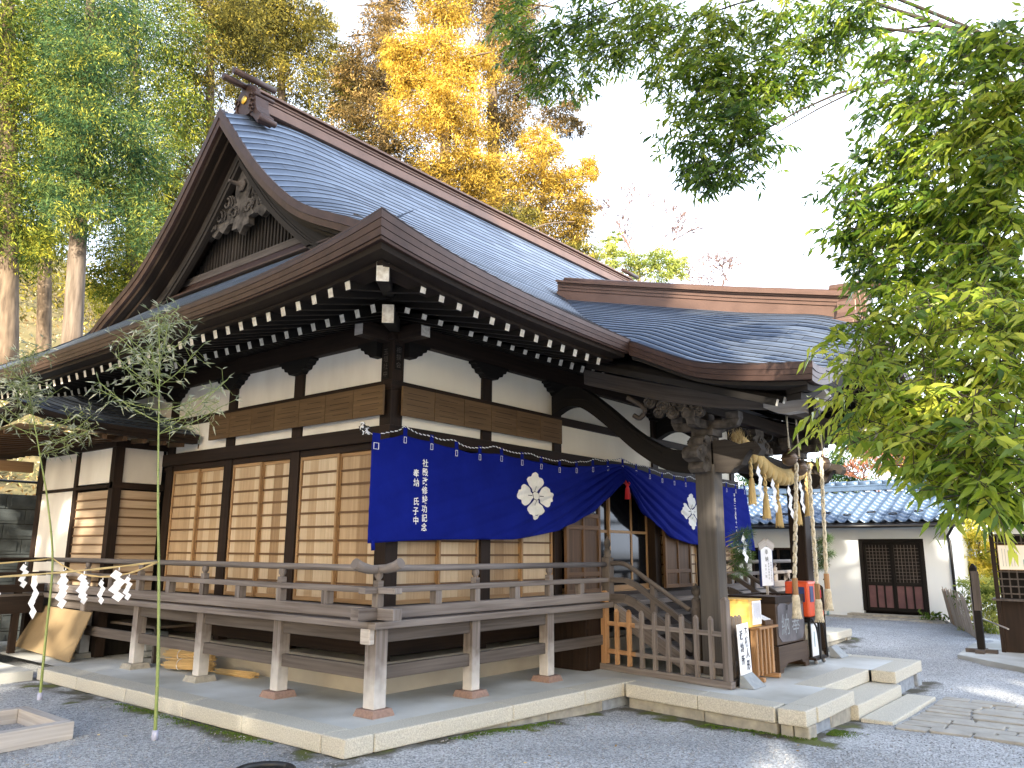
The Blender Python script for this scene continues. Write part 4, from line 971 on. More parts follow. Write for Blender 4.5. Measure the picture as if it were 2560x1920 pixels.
def stairs():
    xs_, xe_ = 8.32, mir(8.32); y0, y1 = 5.21, 4.22; n = 4
    for k in range(n):
        z = .745*(1-(k+1)/(n+1)); ya = y0-.235*k
        m = MB(); m.box(8.44, mir(8.44), ya-.245, ya+.06, z-.045, z); m.build('stair_tread', 'dim grey wood', HALL, bevel=.005)
        m = MB(); m.box(8.46, mir(8.46), ya-.20, ya-.18, max(z-.19, 0), z-.046); m.build('stair_riser', 'dark wood', HALL)
    m = MB(); m.box(8.44, mir(8.44), 5.16, 5.20, .59, .69); m.build('stair_riser', 'dark wood', HALL)
    def finial(x, y, zt, s=.05):
        m = MB(); m.lathe((x, y, 0), [(s*.98, zt), (s*1.0, zt+.02), (s*.8, zt+.03), (s*.95, zt+.05), (s*.95, zt+.08), (s*.7, zt+.09), (s*.62, zt+.12), (s*.85, zt+.145), (s*.9, zt+.175), (s*.66, zt+.21), (s*.25, zt+.235), (.004, zt+.265)], 14); return m
    for x in (8.32, mir(8.32)):
        m = MB(); m.box(x-.055, x+.055, 5.245, 5.355, .69, 1.27); p = m.build('newel_post', 'dim grey wood', HALL, bevel=.01)
        f1 = finial(x, 5.30, 1.27, .046); f1.build('finial', 'carved grey wood', p)
        m = MB(); m.lathe((x+(.03 if x < AX else -.03), 4.17, 0), [(.062, 0), (.062, .70), (.066, .71), (.066, .73), (.055, .74), (.055, .80), (.06, .81), (.05, .83)], 14); p = m.build('newel_post', 'dim grey wood', HALL)
        m = MB(); m.lathe((x+(.03 if x < AX else -.03), 4.17, 0), [(.05, .83), (.03, .85), (.028, .865), (.05, .89), (.055, .92), (.045, .955), (.015, .975), (.004, 1.0)], 14); m.build('finial', 'carved grey wood', p)
        r = MB()
        xx = x+.0
        r.tube(spline([(xx, 5.25, 1.20), (xx, 5.10, 1.205), (xx+.005, 4.97, 1.15), (xx+.01, 4.7, .98), (xx+.02, 4.25, .71)], 5), .029, 8)
        r.build('stair_handrail', 'dim grey wood', HALL)
        for (za, h) in ((1.01, .06), (.80, .10)):
            r = MB(); pts = [(xx, 5.25, za), (xx, 5.05, za), (xx+.005, 4.92, za-.05), (xx+.03, 4.22, za-.05-.56*.8)]
            i = 0
            for a, b in zip(pts, pts[1:]): r.beam(a, b, .06, h)
            r.build('stair_rail', 'dim grey wood', HALL)
        r = MB(); r.beam((xx+.02, 4.70, .25), (xx+.02, 4.70, .99), .06, .06, up=(0, 1, 0)); r.build('stair_post', 'dim grey wood', HALL)
        r = MB(); r.hexa([(xx-.03, 5.2, .55), (xx+.03, 5.2, .55), (xx+.03, 5.2, .745), (xx-.03, 5.2, .745), (xx-.03, 4.2, .0), (xx+.03, 4.2, .0), (xx+.03, 4.2, .16), (xx-.03, 4.2, .16)]); r.build('stair_stringer', 'grey wood', HALL)
stairs()
# ---------------------------------------------------------------- porch posts and beams
def porch_frame():
    cl, cr = 8.365, mir(8.365); cy_ = 3.965; s = .115
    for x in (cl, cr):
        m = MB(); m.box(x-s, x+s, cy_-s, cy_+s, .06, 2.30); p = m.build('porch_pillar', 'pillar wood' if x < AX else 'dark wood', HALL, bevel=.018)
        m = MB(); b = .19; t = .165; m.hexa([(x-b, cy_-b, -.004), (x+b, cy_-b, -.004), (x+b, cy_+b, -.004), (x-b, cy_+b, -.004), (x-t, cy_-t, .06), (x+t, cy_-t, .06), (x+t, cy_+t, .06), (x-t, cy_+t, .06)]); m.build('pillar_base', 'rough granite', p)
        # noses: outward (lion-like block) and forward (cloud scroll)
        sg = -1 if x < AX else 1
        n = MB()
        pr = [(.10, 2.22), (.10, 2.60), (.20, 2.62), (.27, 2.58), (.30, 2.50), (.41, 2.47), (.46, 2.41), (.44, 2.35), (.36, 2.32), (.30, 2.31), (.32, 2.24), (.26, 2.20), (.18, 2.22)]
        n.prism([(x+sg*a, b) for a, b in pr], (0, cy_-.09, 0), (1, 0, 0), (0, 0, 1), (0, 1, 0), .18)
        for (a, z, r) in ((.24, 2.52, .05), (.36, 2.42, .035), (.22, 2.33, .045)):
            for yy in (cy_-.095, cy_+.095): n.tube([(x+sg*(a+r*(1-t)*math.cos(t*8)), yy, z+r*(1-t)*math.sin(t*8)) for t in [i/12*.9 for i in range(13)]], .014, 6)
        n.build('carved_nose', 'carved grey wood', HALL, bevel=.014)
        n = MB(); pr = [(.10, 2.22), (.10, 2.56), (.25, 2.57), (.40, 2.50), (.52, 2.52), (.62, 2.50), (.66, 2.43), (.62, 2.37), (.56, 2.38), (.58, 2.42), (.54, 2.44), (.48, 2.38), (.42, 2.28), (.34, 2.25), (.30, 2.20), (.20, 2.20)]
        n.prism([(cy_-a, b) for a, b in pr], (x-.08, 0, 0), (0, 1, 0), (0, 0, 1), (1, 0, 0), .16)
        n.tube([(x-.085, cy_-a, b) for a, b in pr[8:]], .012, 6)
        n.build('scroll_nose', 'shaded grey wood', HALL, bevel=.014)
        # bracket set over the pillar
        n = MB(); n.box(x-.13, x+.13, cy_-.13, cy_+.13, 2.62, 2.70); n.box(x-.10, x+.10, cy_-.10, cy_+.10, 2.56, 2.62)
        for (a, b) in ((.40, .12), ):
            for px in (-.34, 0, .34): n.box(x+px-.075, x+px+.075, cy_-.07, cy_+.07, 2.80, 2.88)
            n.prism([(x-.42, 2.80), (x-.38, 2.72), (x-.30, 2.70), (x+.30, 2.70), (x+.38, 2.72), (x+.42, 2.80)], (0, cy_-.055, 0), (1, 0, 0), (0, 0, 1), (0, 1, 0), .11)
            for py in (-.34, .34): n.box(x-.07, x+.07, cy_+py-.075, cy_+py+.075, 2.80, 2.88)
            n.prism([(cy_-.42, 2.80), (cy_-.38, 2.72), (cy_-.30, 2.70), (cy_+.30, 2.70), (cy_+.38, 2.72), (cy_+.42, 2.80)], (x-.053, 0, 0), (0, 1, 0), (0, 0, 1), (1, 0, 0), .106)
        n.build('bracket_set', 'carved grey wood', HALL, bevel=.008)
        # shrimp beam curving back to the hall
        rb = MB(); c = spline([(x, 6.10, 3.20), (x, 5.85, 3.30), (x, 5.60, 3.24), (x, 5.25, 2.98), (x, 4.85, 2.64), (x, 4.45, 2.40), (x, 4.05, 2.34)], 5)
        hh = [.14]*len(c); i0 = len(rb.v)
        def fb(k, o, z): p = c[int(k)]; return (p.x+o, p.y, p.z+z)
        rb.sweep(fb, range(len(c)), [(-.08, -.13), (.08, -.13), (.08, .13), (-.08, .13)])
        for sgx in (-.083, .083): rb.tube(spline([(x+sgx, 5.9, 3.27), (x+sgx, 5.5, 3.2), (x+sgx, 5.0, 2.83), (x+sgx, 4.5, 2.47)], 6), .008, 5)
        rb.build('shrimp_beam', 'black wood', HALL, bevel=.01)
        # side purlin carrying the porch eaves, pale carved end
        kb = MB(); X = x+sg*.36
        def fk(y, o, z): return (X+o, y, interp(y, [(2.6, 2.76), (3.1, 2.80), (3.6, 2.86), (4.2, 2.99), (4.8, 3.17), (5.4, 3.36)])+z)
        kb.sweep(fk, [3.12+i*.16 for i in range(15)], [(-.055, -.0), (.055, -.0), (.055, .19), (-.055, .19)]); kb.build('side_purlin', 'dim grey wood', HALL, bevel=.006)
        ke = MB(); ke.prism([(3.115, 2.87), (3.115, 3.09), (3.0, 3.10), (2.62, 3.06), (2.50, 3.0), (2.46, 2.92), (2.52, 2.88), (2.56, 2.80), (2.66, 2.77), (2.74, 2.80), (2.90, 2.79), (3.02, 2.82)], (X-.075, 0, 0), (0, 1, 0), (0, 0, 1), (1, 0, 0), .15)
        for (yy, z, r) in ((3.0, 2.98, .06),):
            for xx in (X-.08, X+.08): ke.tube([(xx, yy+r*(1-t)*math.cos(t*10), z+r*(1-t)*math.sin(t*10)) for t in [i/14*.9 for i in range(15)]], .012, 6)
        ke.v = [(a, b, c-.06) for a, b, c in ke.v]; ke.build('purlin_end', 'bleached wood', HALL, bevel=.012)
        # cloud carving below the purlin
        cc = MB(); Xc = X
        for (yy, z, r) in ((4.42, 2.99, .085), (4.26, 2.90, .10), (4.08, 2.92, .11), (3.90, 2.86, .09), (4.16, 2.78, .09), (4.00, 2.75, .08), (3.76, 2.88, .08), (4.32, 2.80, .07), (3.86, 2.74, .06)):
            yy = 4.10+(yy-4.10)*1.1+.02; z = 2.86+(z-2.86)*.72+.075; r *= .86
            cc.lathe((Xc-sg*0-.03, yy, z), [(r, 0), (r*.98, .05), (r*.7, .06)], 14, (1, 0, 0))
            for xx in (Xc-.035, Xc+.035): cc.tube([(xx, yy+r*(.92-.75*t)*math.cos(t*9), z+r*(.92-.75*t)*math.sin(t*9)) for t in [i/16 for i in range(17)]], .013, 6)
        cc.build('cloud_carving', 'carved grey wood', HALL)
        nn = MB(); nn.tube(spline([(X, 4.78, 3.12), (X, 4.62, 3.02), (X, 4.55, 2.94), (X, 4.62, 2.86), (X, 4.70, 2.90)], 5), .03, 6); nn.build('scroll_carving', 'dim grey wood', HALL)
    # front tie beams
    bm_ = MB()
    def fbm(x, o, z): t = (x-AX)/1.3; return (x, 3.965+o, 2.40-.06*t*t+.03+z)
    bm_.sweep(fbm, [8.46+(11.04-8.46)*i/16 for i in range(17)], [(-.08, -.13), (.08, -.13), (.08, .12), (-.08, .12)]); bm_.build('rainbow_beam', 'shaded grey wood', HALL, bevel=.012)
    bm2 = MB(); bm2.box(8.05, mir(8.05), 3.90, 4.03, 2.89, 3.04); bm2.box(8.0, mir(8.0), 3.30, 3.40, 2.94, 3.06); bm2.build('purlin_beam', 'eaves wood', HALL, bevel=.008)
    fr = MB(); pr = [(-.42, 2.57), (-.40, 2.62), (-.28, 2.64), (-.22, 2.74), (-.12, 2.78), (-.14, 2.86), (.14, 2.86), (.12, 2.78), (.22, 2.74), (.28, 2.64), (.40, 2.62), (.42, 2.57)]
    fr.prism([(AX+a, b) for a, b in pr], (0, 3.90, 0), (1, 0, 0), (0, 0, 1), (0, 1, 0), .12)
    for (a, z, r) in ((-.2, 2.66, .06), (0, 2.70, .08), (.2, 2.66, .06), (-.32, 2.62, .04), (.32, 2.62, .04)): fr.tube([(AX+a+r*(1-t)*math.cos(t*9), 3.892, z+r*(1-t)*math.sin(t*9)) for t in [i/14*.9 for i in range(15)]], .014, 6)
    fr.build('frog_leg_strut', 'carved grey wood', HALL, bevel=.01)
    ra = MB()
    for k in range(26):
        x = 7.35+.19*k
        for (y0, y1) in ((2.75, 4.9),): ra.beam((x, y0, porch(x, y0)-.36), (x, y1, min(porch(x, y1)-.36, 3.7)), .055, .065, capmi=1)
    ra.build('porch_rafters', ['black wood', 'wood end paint'], HALL)
porch_frame()
# ---------------------------------------------------------------- side wing of the hall
WING = empty('side_wing', (5.0, 12, 0), 'low white walled side wing with slatted shutters at the left rear of the hall', 'building')
def wing():
    x0, y0 = 4.80, 10.66; xr = 5.49
    w_ = MB()
    for (a, b) in ((x0+.10, xr-.03),): w_.box(a, b, y0+.03, y0+.08, 2.20, 2.66)
    w_.build('plaster_panel', 'plaster', WING)
    for (a, b, z0, z1) in ((y0+.12, 11.80, 2.20, 2.66), (11.86, 12.98, 2.16, 2.66), (11.86, 12.98, .70, 2.13)):
        m = MB(); m.box(x0+.03, x0+.08, a, b, z0, z1); m.build('plaster_panel', 'plaster', WING)
    for (a, b) in ((x0, y0), (x0, 11.77), (x0, 12.98)):
        m = MB(); m.box(a, a+.12, b, b+(.12 if b != 11.77 else .09), .0, 2.72); m.build('column', 'dark wood', WING, bevel=.004)
    for c in ((x0, xr, y0-.015, y0+.09, 2.12, 2.20), (x0-.015, x0+.09, y0+.12, 13.1, 2.13, 2.17), (x0-.02, xr, y0-.02, y0+.1, 2.66, 2.76), (x0-.02, x0+.1, y0+.1, 13.1, 2.66, 2.76), (x0, xr, y0-.01, y0+.1, .72, .80), (x0-.01, x0+.1, y0+.1, 13.1, .72, .80)): boxo('beam', 'dark wood', WING, *c)
    for (o, ex, en, L_) in (((x0+.12, y0+.05), (1, 0), (0, -1), xr-x0-.14), ((x0+.05, y0+.14), (0, 1), (-1, 0), 1.03)):
        m = MB(); bt = MB(); n = 11; z0, z1 = .80, 2.10; h = (z1-z0)/n
        P = lambda u, d, z: (o[0]+ex[0]*u+en[0]*d, o[1]+ex[1]*u+en[1]*d, z)
        for k in range(n):
            m.hexa([P(0, .0, z0+h*k), P(0, .0, z0+h*(k+1)), P(0, .012, z0+h*(k+1)), P(0, .012, z0+h*k), P(L_, .0, z0+h*k), P(L_, .0, z0+h*(k+1)), P(L_, .012, z0+h*(k+1)), P(L_, .012, z0+h*k)])
            if k: bt.hexa([P(0, .013, z0+h*k-.011), P(0, .013, z0+h*k+.011), P(0, .028, z0+h*k+.011), P(0, .028, z0+h*k-.011), P(L_, .013, z0+h*k-.011), P(L_, .013, z0+h*k+.011), P(L_, .028, z0+h*k+.011), P(L_, .028, z0+h*k-.011)])
        s = m.build('board_shutter', 'pale board wood', WING); bt.build('battens', 'batten wood', s)
    # inner block so no light leaks
    boxo('inner_walls', 'black wood', WING, x0+.1, 5.7, y0+.1, 13.0, 0, 2.7)
    # roof: low slope with broad eaves
    r = MB(); E0, E1, xa, xb = 9.78, 13.9, 3.25, 5.46
    def S(u, v):
        y = E0+(12.0-E0)*v; xl = xa+(y-E0)*.9; x = xl+(xb-xl)*u; return (x, y, 2.80+.36*(y-E0)+.16*(1-u)**4*(1-v))
    courses(r, S, 13, 14, step=.01)
    def S2(u, v):
        x = xa+(2.0)*v; yl = E0+(x-xa)/.9; y = yl+(14.2-yl)*u; return (x, y, 2.80+.40*(x-xa)+.16*(1-u)**4*(1-v))
    courses(r, S2, 12, 14, step=.01)
    rf_ = r.build('roof', ['copper roof', 'dark gap'], WING, fix=False)
    fc = MB()
    def e1(u, o, z): x = (xa-o)+(xb-(xa-o))*u; return (x, E0-o, 2.80+.16*(1-u)**4+z)
    def e2(u, o, z): y = (E0-o)+(14.2-(E0-o))*u; return (xa-o, y, 2.80+.16*(1-u)**4+z)
    us = [i/16 for i in range(17)]
    for fn in (e1, e2):
        for p in ([(0, .01), (0, -.05), (-.3, -.05), (-.3, -.0)], [(-.03, -.052), (-.035, -.10), (-.16, -.10), (-.16, -.052)]): fc.sweep(fn, us, p)
    fc.build('eaves_fascia', 'dark wood', rf_)
    so_ = MB(); so_.quad((xa+.1, E0+.1, 2.72), (xb, E0+.1, 2.72), (xb, y0, 2.80), (xa+.9, y0, 2.80)); so_.quad((xa+.1, E0+.1, 2.72), (xa+.9, y0, 2.80), (xa+1.3, 14.2, 2.80), (xa+.1, 14.2, 2.72)); so_.build('soffit', 'golden frame wood', rf_, fix=False)
    rr = MB()
    for k in range(9): rr.beam((xa+.55+.25*k, E0+.12, 2.68), (xa+.75+.25*k, y0, 2.75), .05, .06)
    for k in range(17): rr.beam((xa+.12, E0+.6+.25*k, 2.68), (x0, E0+.75+.25*k, 2.76), .05, .06)
    rr.build('rafters', 'brown wood', rf_)
    g = MB(); g.box(xa+.05, 4.78, 13.3, 13.38, 2.46, 2.62); g.build('eaves_beam', 'golden frame wood', WING)
    # its own veranda strip towards the left
    v = MB(); v.box(3.2, 4.595, 11.9, 13.2, .70, .75); v.box(3.2, 3.3, 11.9, 12.0, 0, .7); v.build('veranda_floor', 'dim grey wood', WING)
    v = MB(); v.tube([(1.5, 11.95, 1.19), (4.6, 11.95, 1.19)], .03, 8); v.box(1.5, 4.6, 11.9, 11.99, .98, 1.03); v.box(1.5, 4.6, 11.9, 11.99, .77, .87); v.box(1.5, 4.6, 11.88, 12.0, .5, .72)
    for x in (1.9, 2.7, 3.5, 4.3): v.box(x-.04, x+.04, 11.91, 11.98, 0, 1.17)
    v.build('railing', 'dark wood', WING)
wing()
# ---------------------------------------------------------------- curtain across the front
def curtain():
    root = empty('curtain', (9.7, 5.98, 2.55), 'deep blue ceremonial curtain with white flower crests, gathered up over the doorway', 'curtain')
    X0, X1, XA = 5.14, 14.12, 9.77
    def zt(x):
        sag = .03*abs(math.sin((x-X0)*math.pi/.40)) if x > 5.4 else .01
        base = interp(x, [(5.14, 2.42), (5.56, 2.535), (6.6, 2.45), (7.0, 2.485), (8.4, 2.44), (9.77, 2.60), (11.1, 2.49), (12.5, 2.49), (14.12, 2.50)])
        return base-sag*.35-.03
    def zb(x):
        return interp(x, [(5.14, 1.405), (5.6, 1.435), (6.2, 1.455), (6.8, 1.465), (7.3, 1.47), (7.75, 1.52), (8.2, 1.59), (8.6, 1.70), (9.0, 1.86), (9.3, 2.02), (9.55, 2.18), (9.77, 2.34), (10.0, 2.14), (10.3, 1.93), (10.7, 1.73), (11.2, 1.55), (11.7, 1.47), (12.4, 1.43), (13.3, 1.42), (14.12, 1.36)])
    def yy(x, t):
        d = abs(x-XA); a = math.exp(-d/1.6); s = 1-t
        y = 5.975+.012*math.sin(x*3.1)*s+.010*math.sin(x*7.3+1)*s
        # folds radiating from the gathered point
        ang = t*6+d*1.5
        y -= a*.035*(math.sin(ang*5.5)+.6*math.sin(ang*11+1))*min(1, s*2+.1)+.05*a*s
        if x > 13.6: y -= .10*((x-13.6)/.5)**2*s
        return y
    NX, NT = 260, 44; m = MB()
    for i in range(NX+1):
        x = X0+(X1-X0)*i/NX
        for j in range(NT+1):
            t = j/NT; z = zb(x)+(zt(x)-zb(x))*t; m.v.append((x, yy(x, t), z))
    for i in range(NX):
        for j in range(NT):
            A = i*(NT+1)+j; B = A+NT+1; m.face((A, B, B+1, A+1), ((0, 0),)*4, True)
    cl = m.build('cloth', 'curtain cloth', root, fix=False)
    md = cl.modifiers.new('thickness', 'SOLIDIFY'); md.thickness = .004; md.offset = 1
    def proj(off):
        def fn(p):
            x, z = p.x, p.z; a, b = zb(x), zt(x); t = (z-a)/(b-a); return (x, yy(x, max(0, min(1, t)))-off, z)
        return fn
    def crest(cx, cz, R):
        m = MB()
        # four petals, each with notched tip
        def petal(k):
            out = []
            pts = [(0, .05), (.16, .22), (.36, .42), (.44, .62), (.36, .76), (.22, .80), (.17, .92), (.0, 1.0)]
            pts = spline([(a, b, 0) for a, b in pts], 4)
            right = [(p.x, p.y) for p in pts]; left = [(-a, b) for a, b in right[::-1][1:-1]]
            ca, sa = math.cos(k*math.pi/2), math.sin(k*math.pi/2)
            return [(cx+R*(a*ca-b*sa)*1.28, cz+R*(a*sa+b*ca)) for a, b in right+left]
        P_ = proj(.008)
        for k in range(4):
            poly = petal(k); c = (cx+R*.4*-math.sin(k*math.pi/2)*1.28, cz+R*.4*math.cos(k*math.pi/2)); n = len(poly)
            rings = 5; i0 = len(m.v)
            for r in range(rings+1):
                for (a, b) in poly: q = r/rings; m.v.append(P_(Vector((c[0]+(a-c[0])*q, 0, c[1]+(b-c[1])*q))))
            for r in range(rings):
                for j in range(n): j2 = (j+1) % n; A = i0+r*n; m.face((A+j, A+j2, A+n+j2, A+n+j), ((0, 0),)*4)
        P2 = proj(.011)
        def disc(r, mi, off):
            Pf = proj(off); i0 = len(m.v); m.v.append(Pf(Vector((cx, 0, cz))))
            for k in range(24): m.v.append(Pf(Vector((cx+r*1.2*math.cos(k*math.pi/12), 0, cz+r*math.sin(k*math.pi/12)))))
            for k in range(24): m.face((i0, i0+1+k, i0+1+(k+1) % 24), ((0, 0),)*3, mi=mi)
        disc(R*.19, 1, .011); disc(R*.165, 0, .013)
        def line(a, b, w_, off=.011, mi=1):
            Pf = proj(off); a, b = Vector((a[0], 0, a[1])), Vector((b[0], 0, b[1])); d = (b-a).normalized(); sd = Vector((-d.z, 0, d.x))*w_/2; n = 6; i0 = len(m.v)
            for k in range(n+1): p = a+(b-a)*k/n; m.v += [Pf(p-sd), Pf(p+sd)]
            for k in range(n): A = i0+2*k; m.face((A, A+2, A+3, A+1), ((0, 0),)*4, mi=mi)
        for k in range(4):
            a = math.pi/4+k*math.pi/2; line((cx+R*.16*1.28*math.cos(a), cz+R*.16*math.sin(a)), (cx+R*.58*1.28*math.cos(a), cz+R*.58*math.sin(a)), R*.022)
            a = k*math.pi/2; line((cx+R*.2*1.28*math.cos(a), cz+R*.2*math.sin(a)), (cx+R*.40*1.28*math.cos(a), cz+R*.40*math.sin(a)), R*.035)
        m.build('crest', ['white dye', 'dark line'], cl, fix=False)
    crest(7.76, 2.0, .29); crest(11.90, 1.975, .29)
    def write(name, s, x, z, size, pitch, bold):
        m = MB(); textmesh(m, s, size, (x, 0, z), (1, 0, 0), (0, 0, 1), fn=proj(.008), pitch=pitch, bold=bold); return m.build(name, 'white dye', cl, fix=False)
    write('dedication_lettering', '社殿改修竣功記念', 5.83, 2.205, .085, 1.11, .018)
    write('donor_lettering', '奉納 氏子中', 5.70, 2.09, .085, 1.13, .018)
    write('date_lettering', '平成二十五年十一月二十四日', 13.55, 2.30, .075, 1.06, .010)
    # loops along the top edge with small woven marks
    for k in range(24):
        x = 5.19+.385*k
        if x > X1-.02: break
        z = zt(x); m = MB(); w_ = .05 if k == 0 else .026
        m.box(x-w_, x+w_, yy(x, 1)-.011, yy(x, 1)-.006, z-.01, z+.075); 
        m.box(x-w_*.7, x-w_*.55, yy(x, 1)-.013, yy(x, 1)-.0115, z-.085, z-.02, mi=1); m.box(x+w_*.55, x+w_*.7, yy(x, 1)-.013, yy(x, 1)-.0115, z-.085, z-.02, mi=1)
        m.box(x-w_*.55, x+w_*.55, yy(x, 1)-.013, yy(x, 1)-.0115, z-.085, z-.081, mi=1); m.box(x-w_*.55, x+w_*.55, yy(x, 1)-.013, yy(x, 1)-.0115, z-.024, z-.02, mi=1)
        m.build('loop', ['curtain cloth', 'paper'], cl)
    # black and white twisted rope
    pts = [(5.10, 6.10, 2.54)]+[(x, yy(x, 1)-.006 if x > 5.2 else 6.02, zt(x)+.058+(.028*math.cos((x-5.58)*math.pi/.7)**8 if x > 5.5 else 0)) for x in [5.2+.06*k for k in range(149)]]
    r = MB(); r.tube(pts, .0042, 6); rope = r.build('hanging_rope', 'paper', root)
    for ph in (0, math.pi):
        r2 = MB(); hp = []
        P_ = [Vector(p) for p in pts]; l = 0
        for a, b in zip(P_[1:], P_[2:]):
            for k in range(3):
                q = a+(b-a)*k/3; l += (b-a).length/3; th = l*2*math.pi/.06+ph; hp.append((q.x, q.y+.005*math.cos(th), q.z+.005*math.sin(th)))
        r2.tube(hp, .0046, 5); r2.build('rope_strand', 'black metal' if ph == 0 else 'paper', rope)
    k = MB()
    for j in range(26):
        a = rnd.uniform(0, 6.28); b = rnd.uniform(0, 6.28); c = Vector((5.06+rnd.uniform(-.06, .05), 5.98+rnd.uniform(-.02, .02), 2.50+rnd.uniform(-.045, .045)))
        k.tube([c+Vector((.02*math.cos(a+t), .01*math.sin(t+b), .02*math.sin(a+t))) for t in (0, .7, 1.4, 2.1, 2.8)], .0055, 5, mi=j % 2)
    k.build('rope_knot', ['paper', 'black metal'], rope)
    t = MB(); t.tube([(5.19, 5.962, 1.44), (5.20, 5.958, 1.34)], .02, 6); t.build('corner_tie', 'curtain cloth', cl)
    t = MB(); c = Vector((XA, 5.87, 2.25)); t.lathe(c+Vector((0, 0, .03)), [(.012, 0), (.016, -.02), (.022, -.03), (.018, -.045), (.03, -.07), (.042, -.22)], 12)
    t.tube([c+Vector((0, .05, .11)), c+Vector((0, 0, .03))], .006, 6)
    for s in (1, -1): t.tube([c+Vector((s*(.045+.02*math.cos(q)), 0, .03+.022*math.sin(q))) for q in [i*.7 for i in range(10)]], .007, 5)
    t.build('red_tassel', 'red tassel', root)
curtain()
# ---------------------------------------------------------------- porch: straw rope, streamers, bells
def zigzag(name, top, h, w_, right, nrm, parent=None, mats='paper', n=4, tagargs=None):
    """folded paper streamer: staggered parallelograms joined at their corners"""
    top, right, nrm = Vector(top), Vector(right).normalized(), Vector(nrm).normalized(); m = MB(); dz = h/(n+.6)
    m.prism([(-.004, 0), (.004, 0), (.004, -.03), (-.004, -.03)], top, right, (0, 0, 1), nrm, .001)
    for k in range(n):
        x = (-.5 if k % 2 == 0 else .15)*w_*.5; z = -.025-dz*k
        poly = [(x, z), (x+w_*.55, z-dz*.55), (x+w_*.15, z-dz*1.5), (x-w_*.40, z-dz*.95)]
        m.prism(poly, top+nrm*(.003*(k+1)), right, (0, 0, 1), (nrm+right*.15*(1 if k % 2 else -1)).normalized(), .0012)
    return m.build(name, mats, parent, tagargs)
def shimenawa():
    root = empty('sacred_straw_rope', (9.9, 3.78, 2.3), 'thick twisted golden straw rope hung between the porch pillars', 'rope')
    c = spline([(8.62, 3.74, 2.66), (8.80, 3.70, 2.56), (9.0, 3.70, 2.47), (9.30, 3.70, 2.35), (9.70, 3.70, 2.27), (10.1, 3.70, 2.28), (10.5, 3.70, 2.36), (10.8, 3.70, 2.45), (11.0, 3.72, 2.52)], 10)
    L_ = [0]
    for a, b in zip(c, c[1:]): L_.append(L_[-1]+(b-a).length)
    for k in range(3):
        m = MB(); pts = []; rad = []
        for p, q, l in zip(c, c[1:]+[c[-1]], L_):
            t = l/L_[-1]; R = .048*math.sin(math.pi*min(1, max(0, t*.9+.05)))**.6+.008; th = l*2*math.pi/.42+k*2.094
            pts.append(p+Vector((0, R*math.cos(th), R*math.sin(th)))); rad.append(R*.98)
        m.tube(pts, rad, 9); m.build('strand', 'straw', root)
    # loose fibres
    N = 900; idx = rng.integers(2, len(c)-3, N); cen = np.array([c[i] for i in idx])+rng.normal(size=(N, 3))*.045
    leaves('fibres', 'dead leaves', cen, rng.uniform(.04, .09, N), rng.uniform(.5, 1, N), root, aspect=.05)
    N = 320; t = rng.random(N); cen = np.stack([8.60+rng.normal(size=N)*.05, 3.70+rng.normal(size=N)*.04, 2.62-.30*t+.06], 1)
    leaves('frayed_end', 'dead leaves', cen, .14, rng.uniform(.35, .9, N), root, aspect=.05, dirs=np.stack([rng.normal(size=N)*.35, rng.normal(size=N)*.3, -np.ones(N)], 1))
    for x, z in ((8.90, 2.42), (9.30, 2.27), (9.68, 2.19), (10.33, 2.23), (10.72, 2.36)):
        m = MB()
        for k in range(2): m.tube([(x+.012*math.cos(j*.9+k*3.14), 3.69+.012*math.sin(j*.9+k*3.14), z-.25*j/12) for j in range(13)], .014, 6)
        m.lathe((x, 3.69, z-.25), [(.024, .01), (.03, -.04), (.038, -.16), (.046, -.28), (.042, -.285)], 14)
        for k in range(46):
            a = rnd.uniform(0, 6.28); r0 = .028; r1 = rnd.uniform(.038, .054); m.tube([(x+r0*math.cos(a), 3.69+r0*math.sin(a), z-.27), (x+r1*math.cos(a+.1), 3.69+r1*math.sin(a+.1), z-.53-rnd.uniform(0, .03))], .0022, 3, caps=False)
        m.build('straw_tassel', 'straw', root)
    for k, (x, z) in enumerate(((9.06, 2.36), (9.48, 2.24), (10.0, 2.19), (10.42, 2.27))):
        zigzag('paper_streamer', (x, 3.66, z), .42, .19, (1, .1, 0), (0, -1, 0), None, tagargs=(['folded white paper streamer on the straw rope, nearest the front pillar', 'folded white paper streamer between the second and third straw tassels', 'folded white paper streamer just right of the third straw tassel', 'folded white paper streamer on the straw rope beside the far straw tassel'][k], 'paper streamer', 'paper streamers on the porch rope'))
shimenawa()
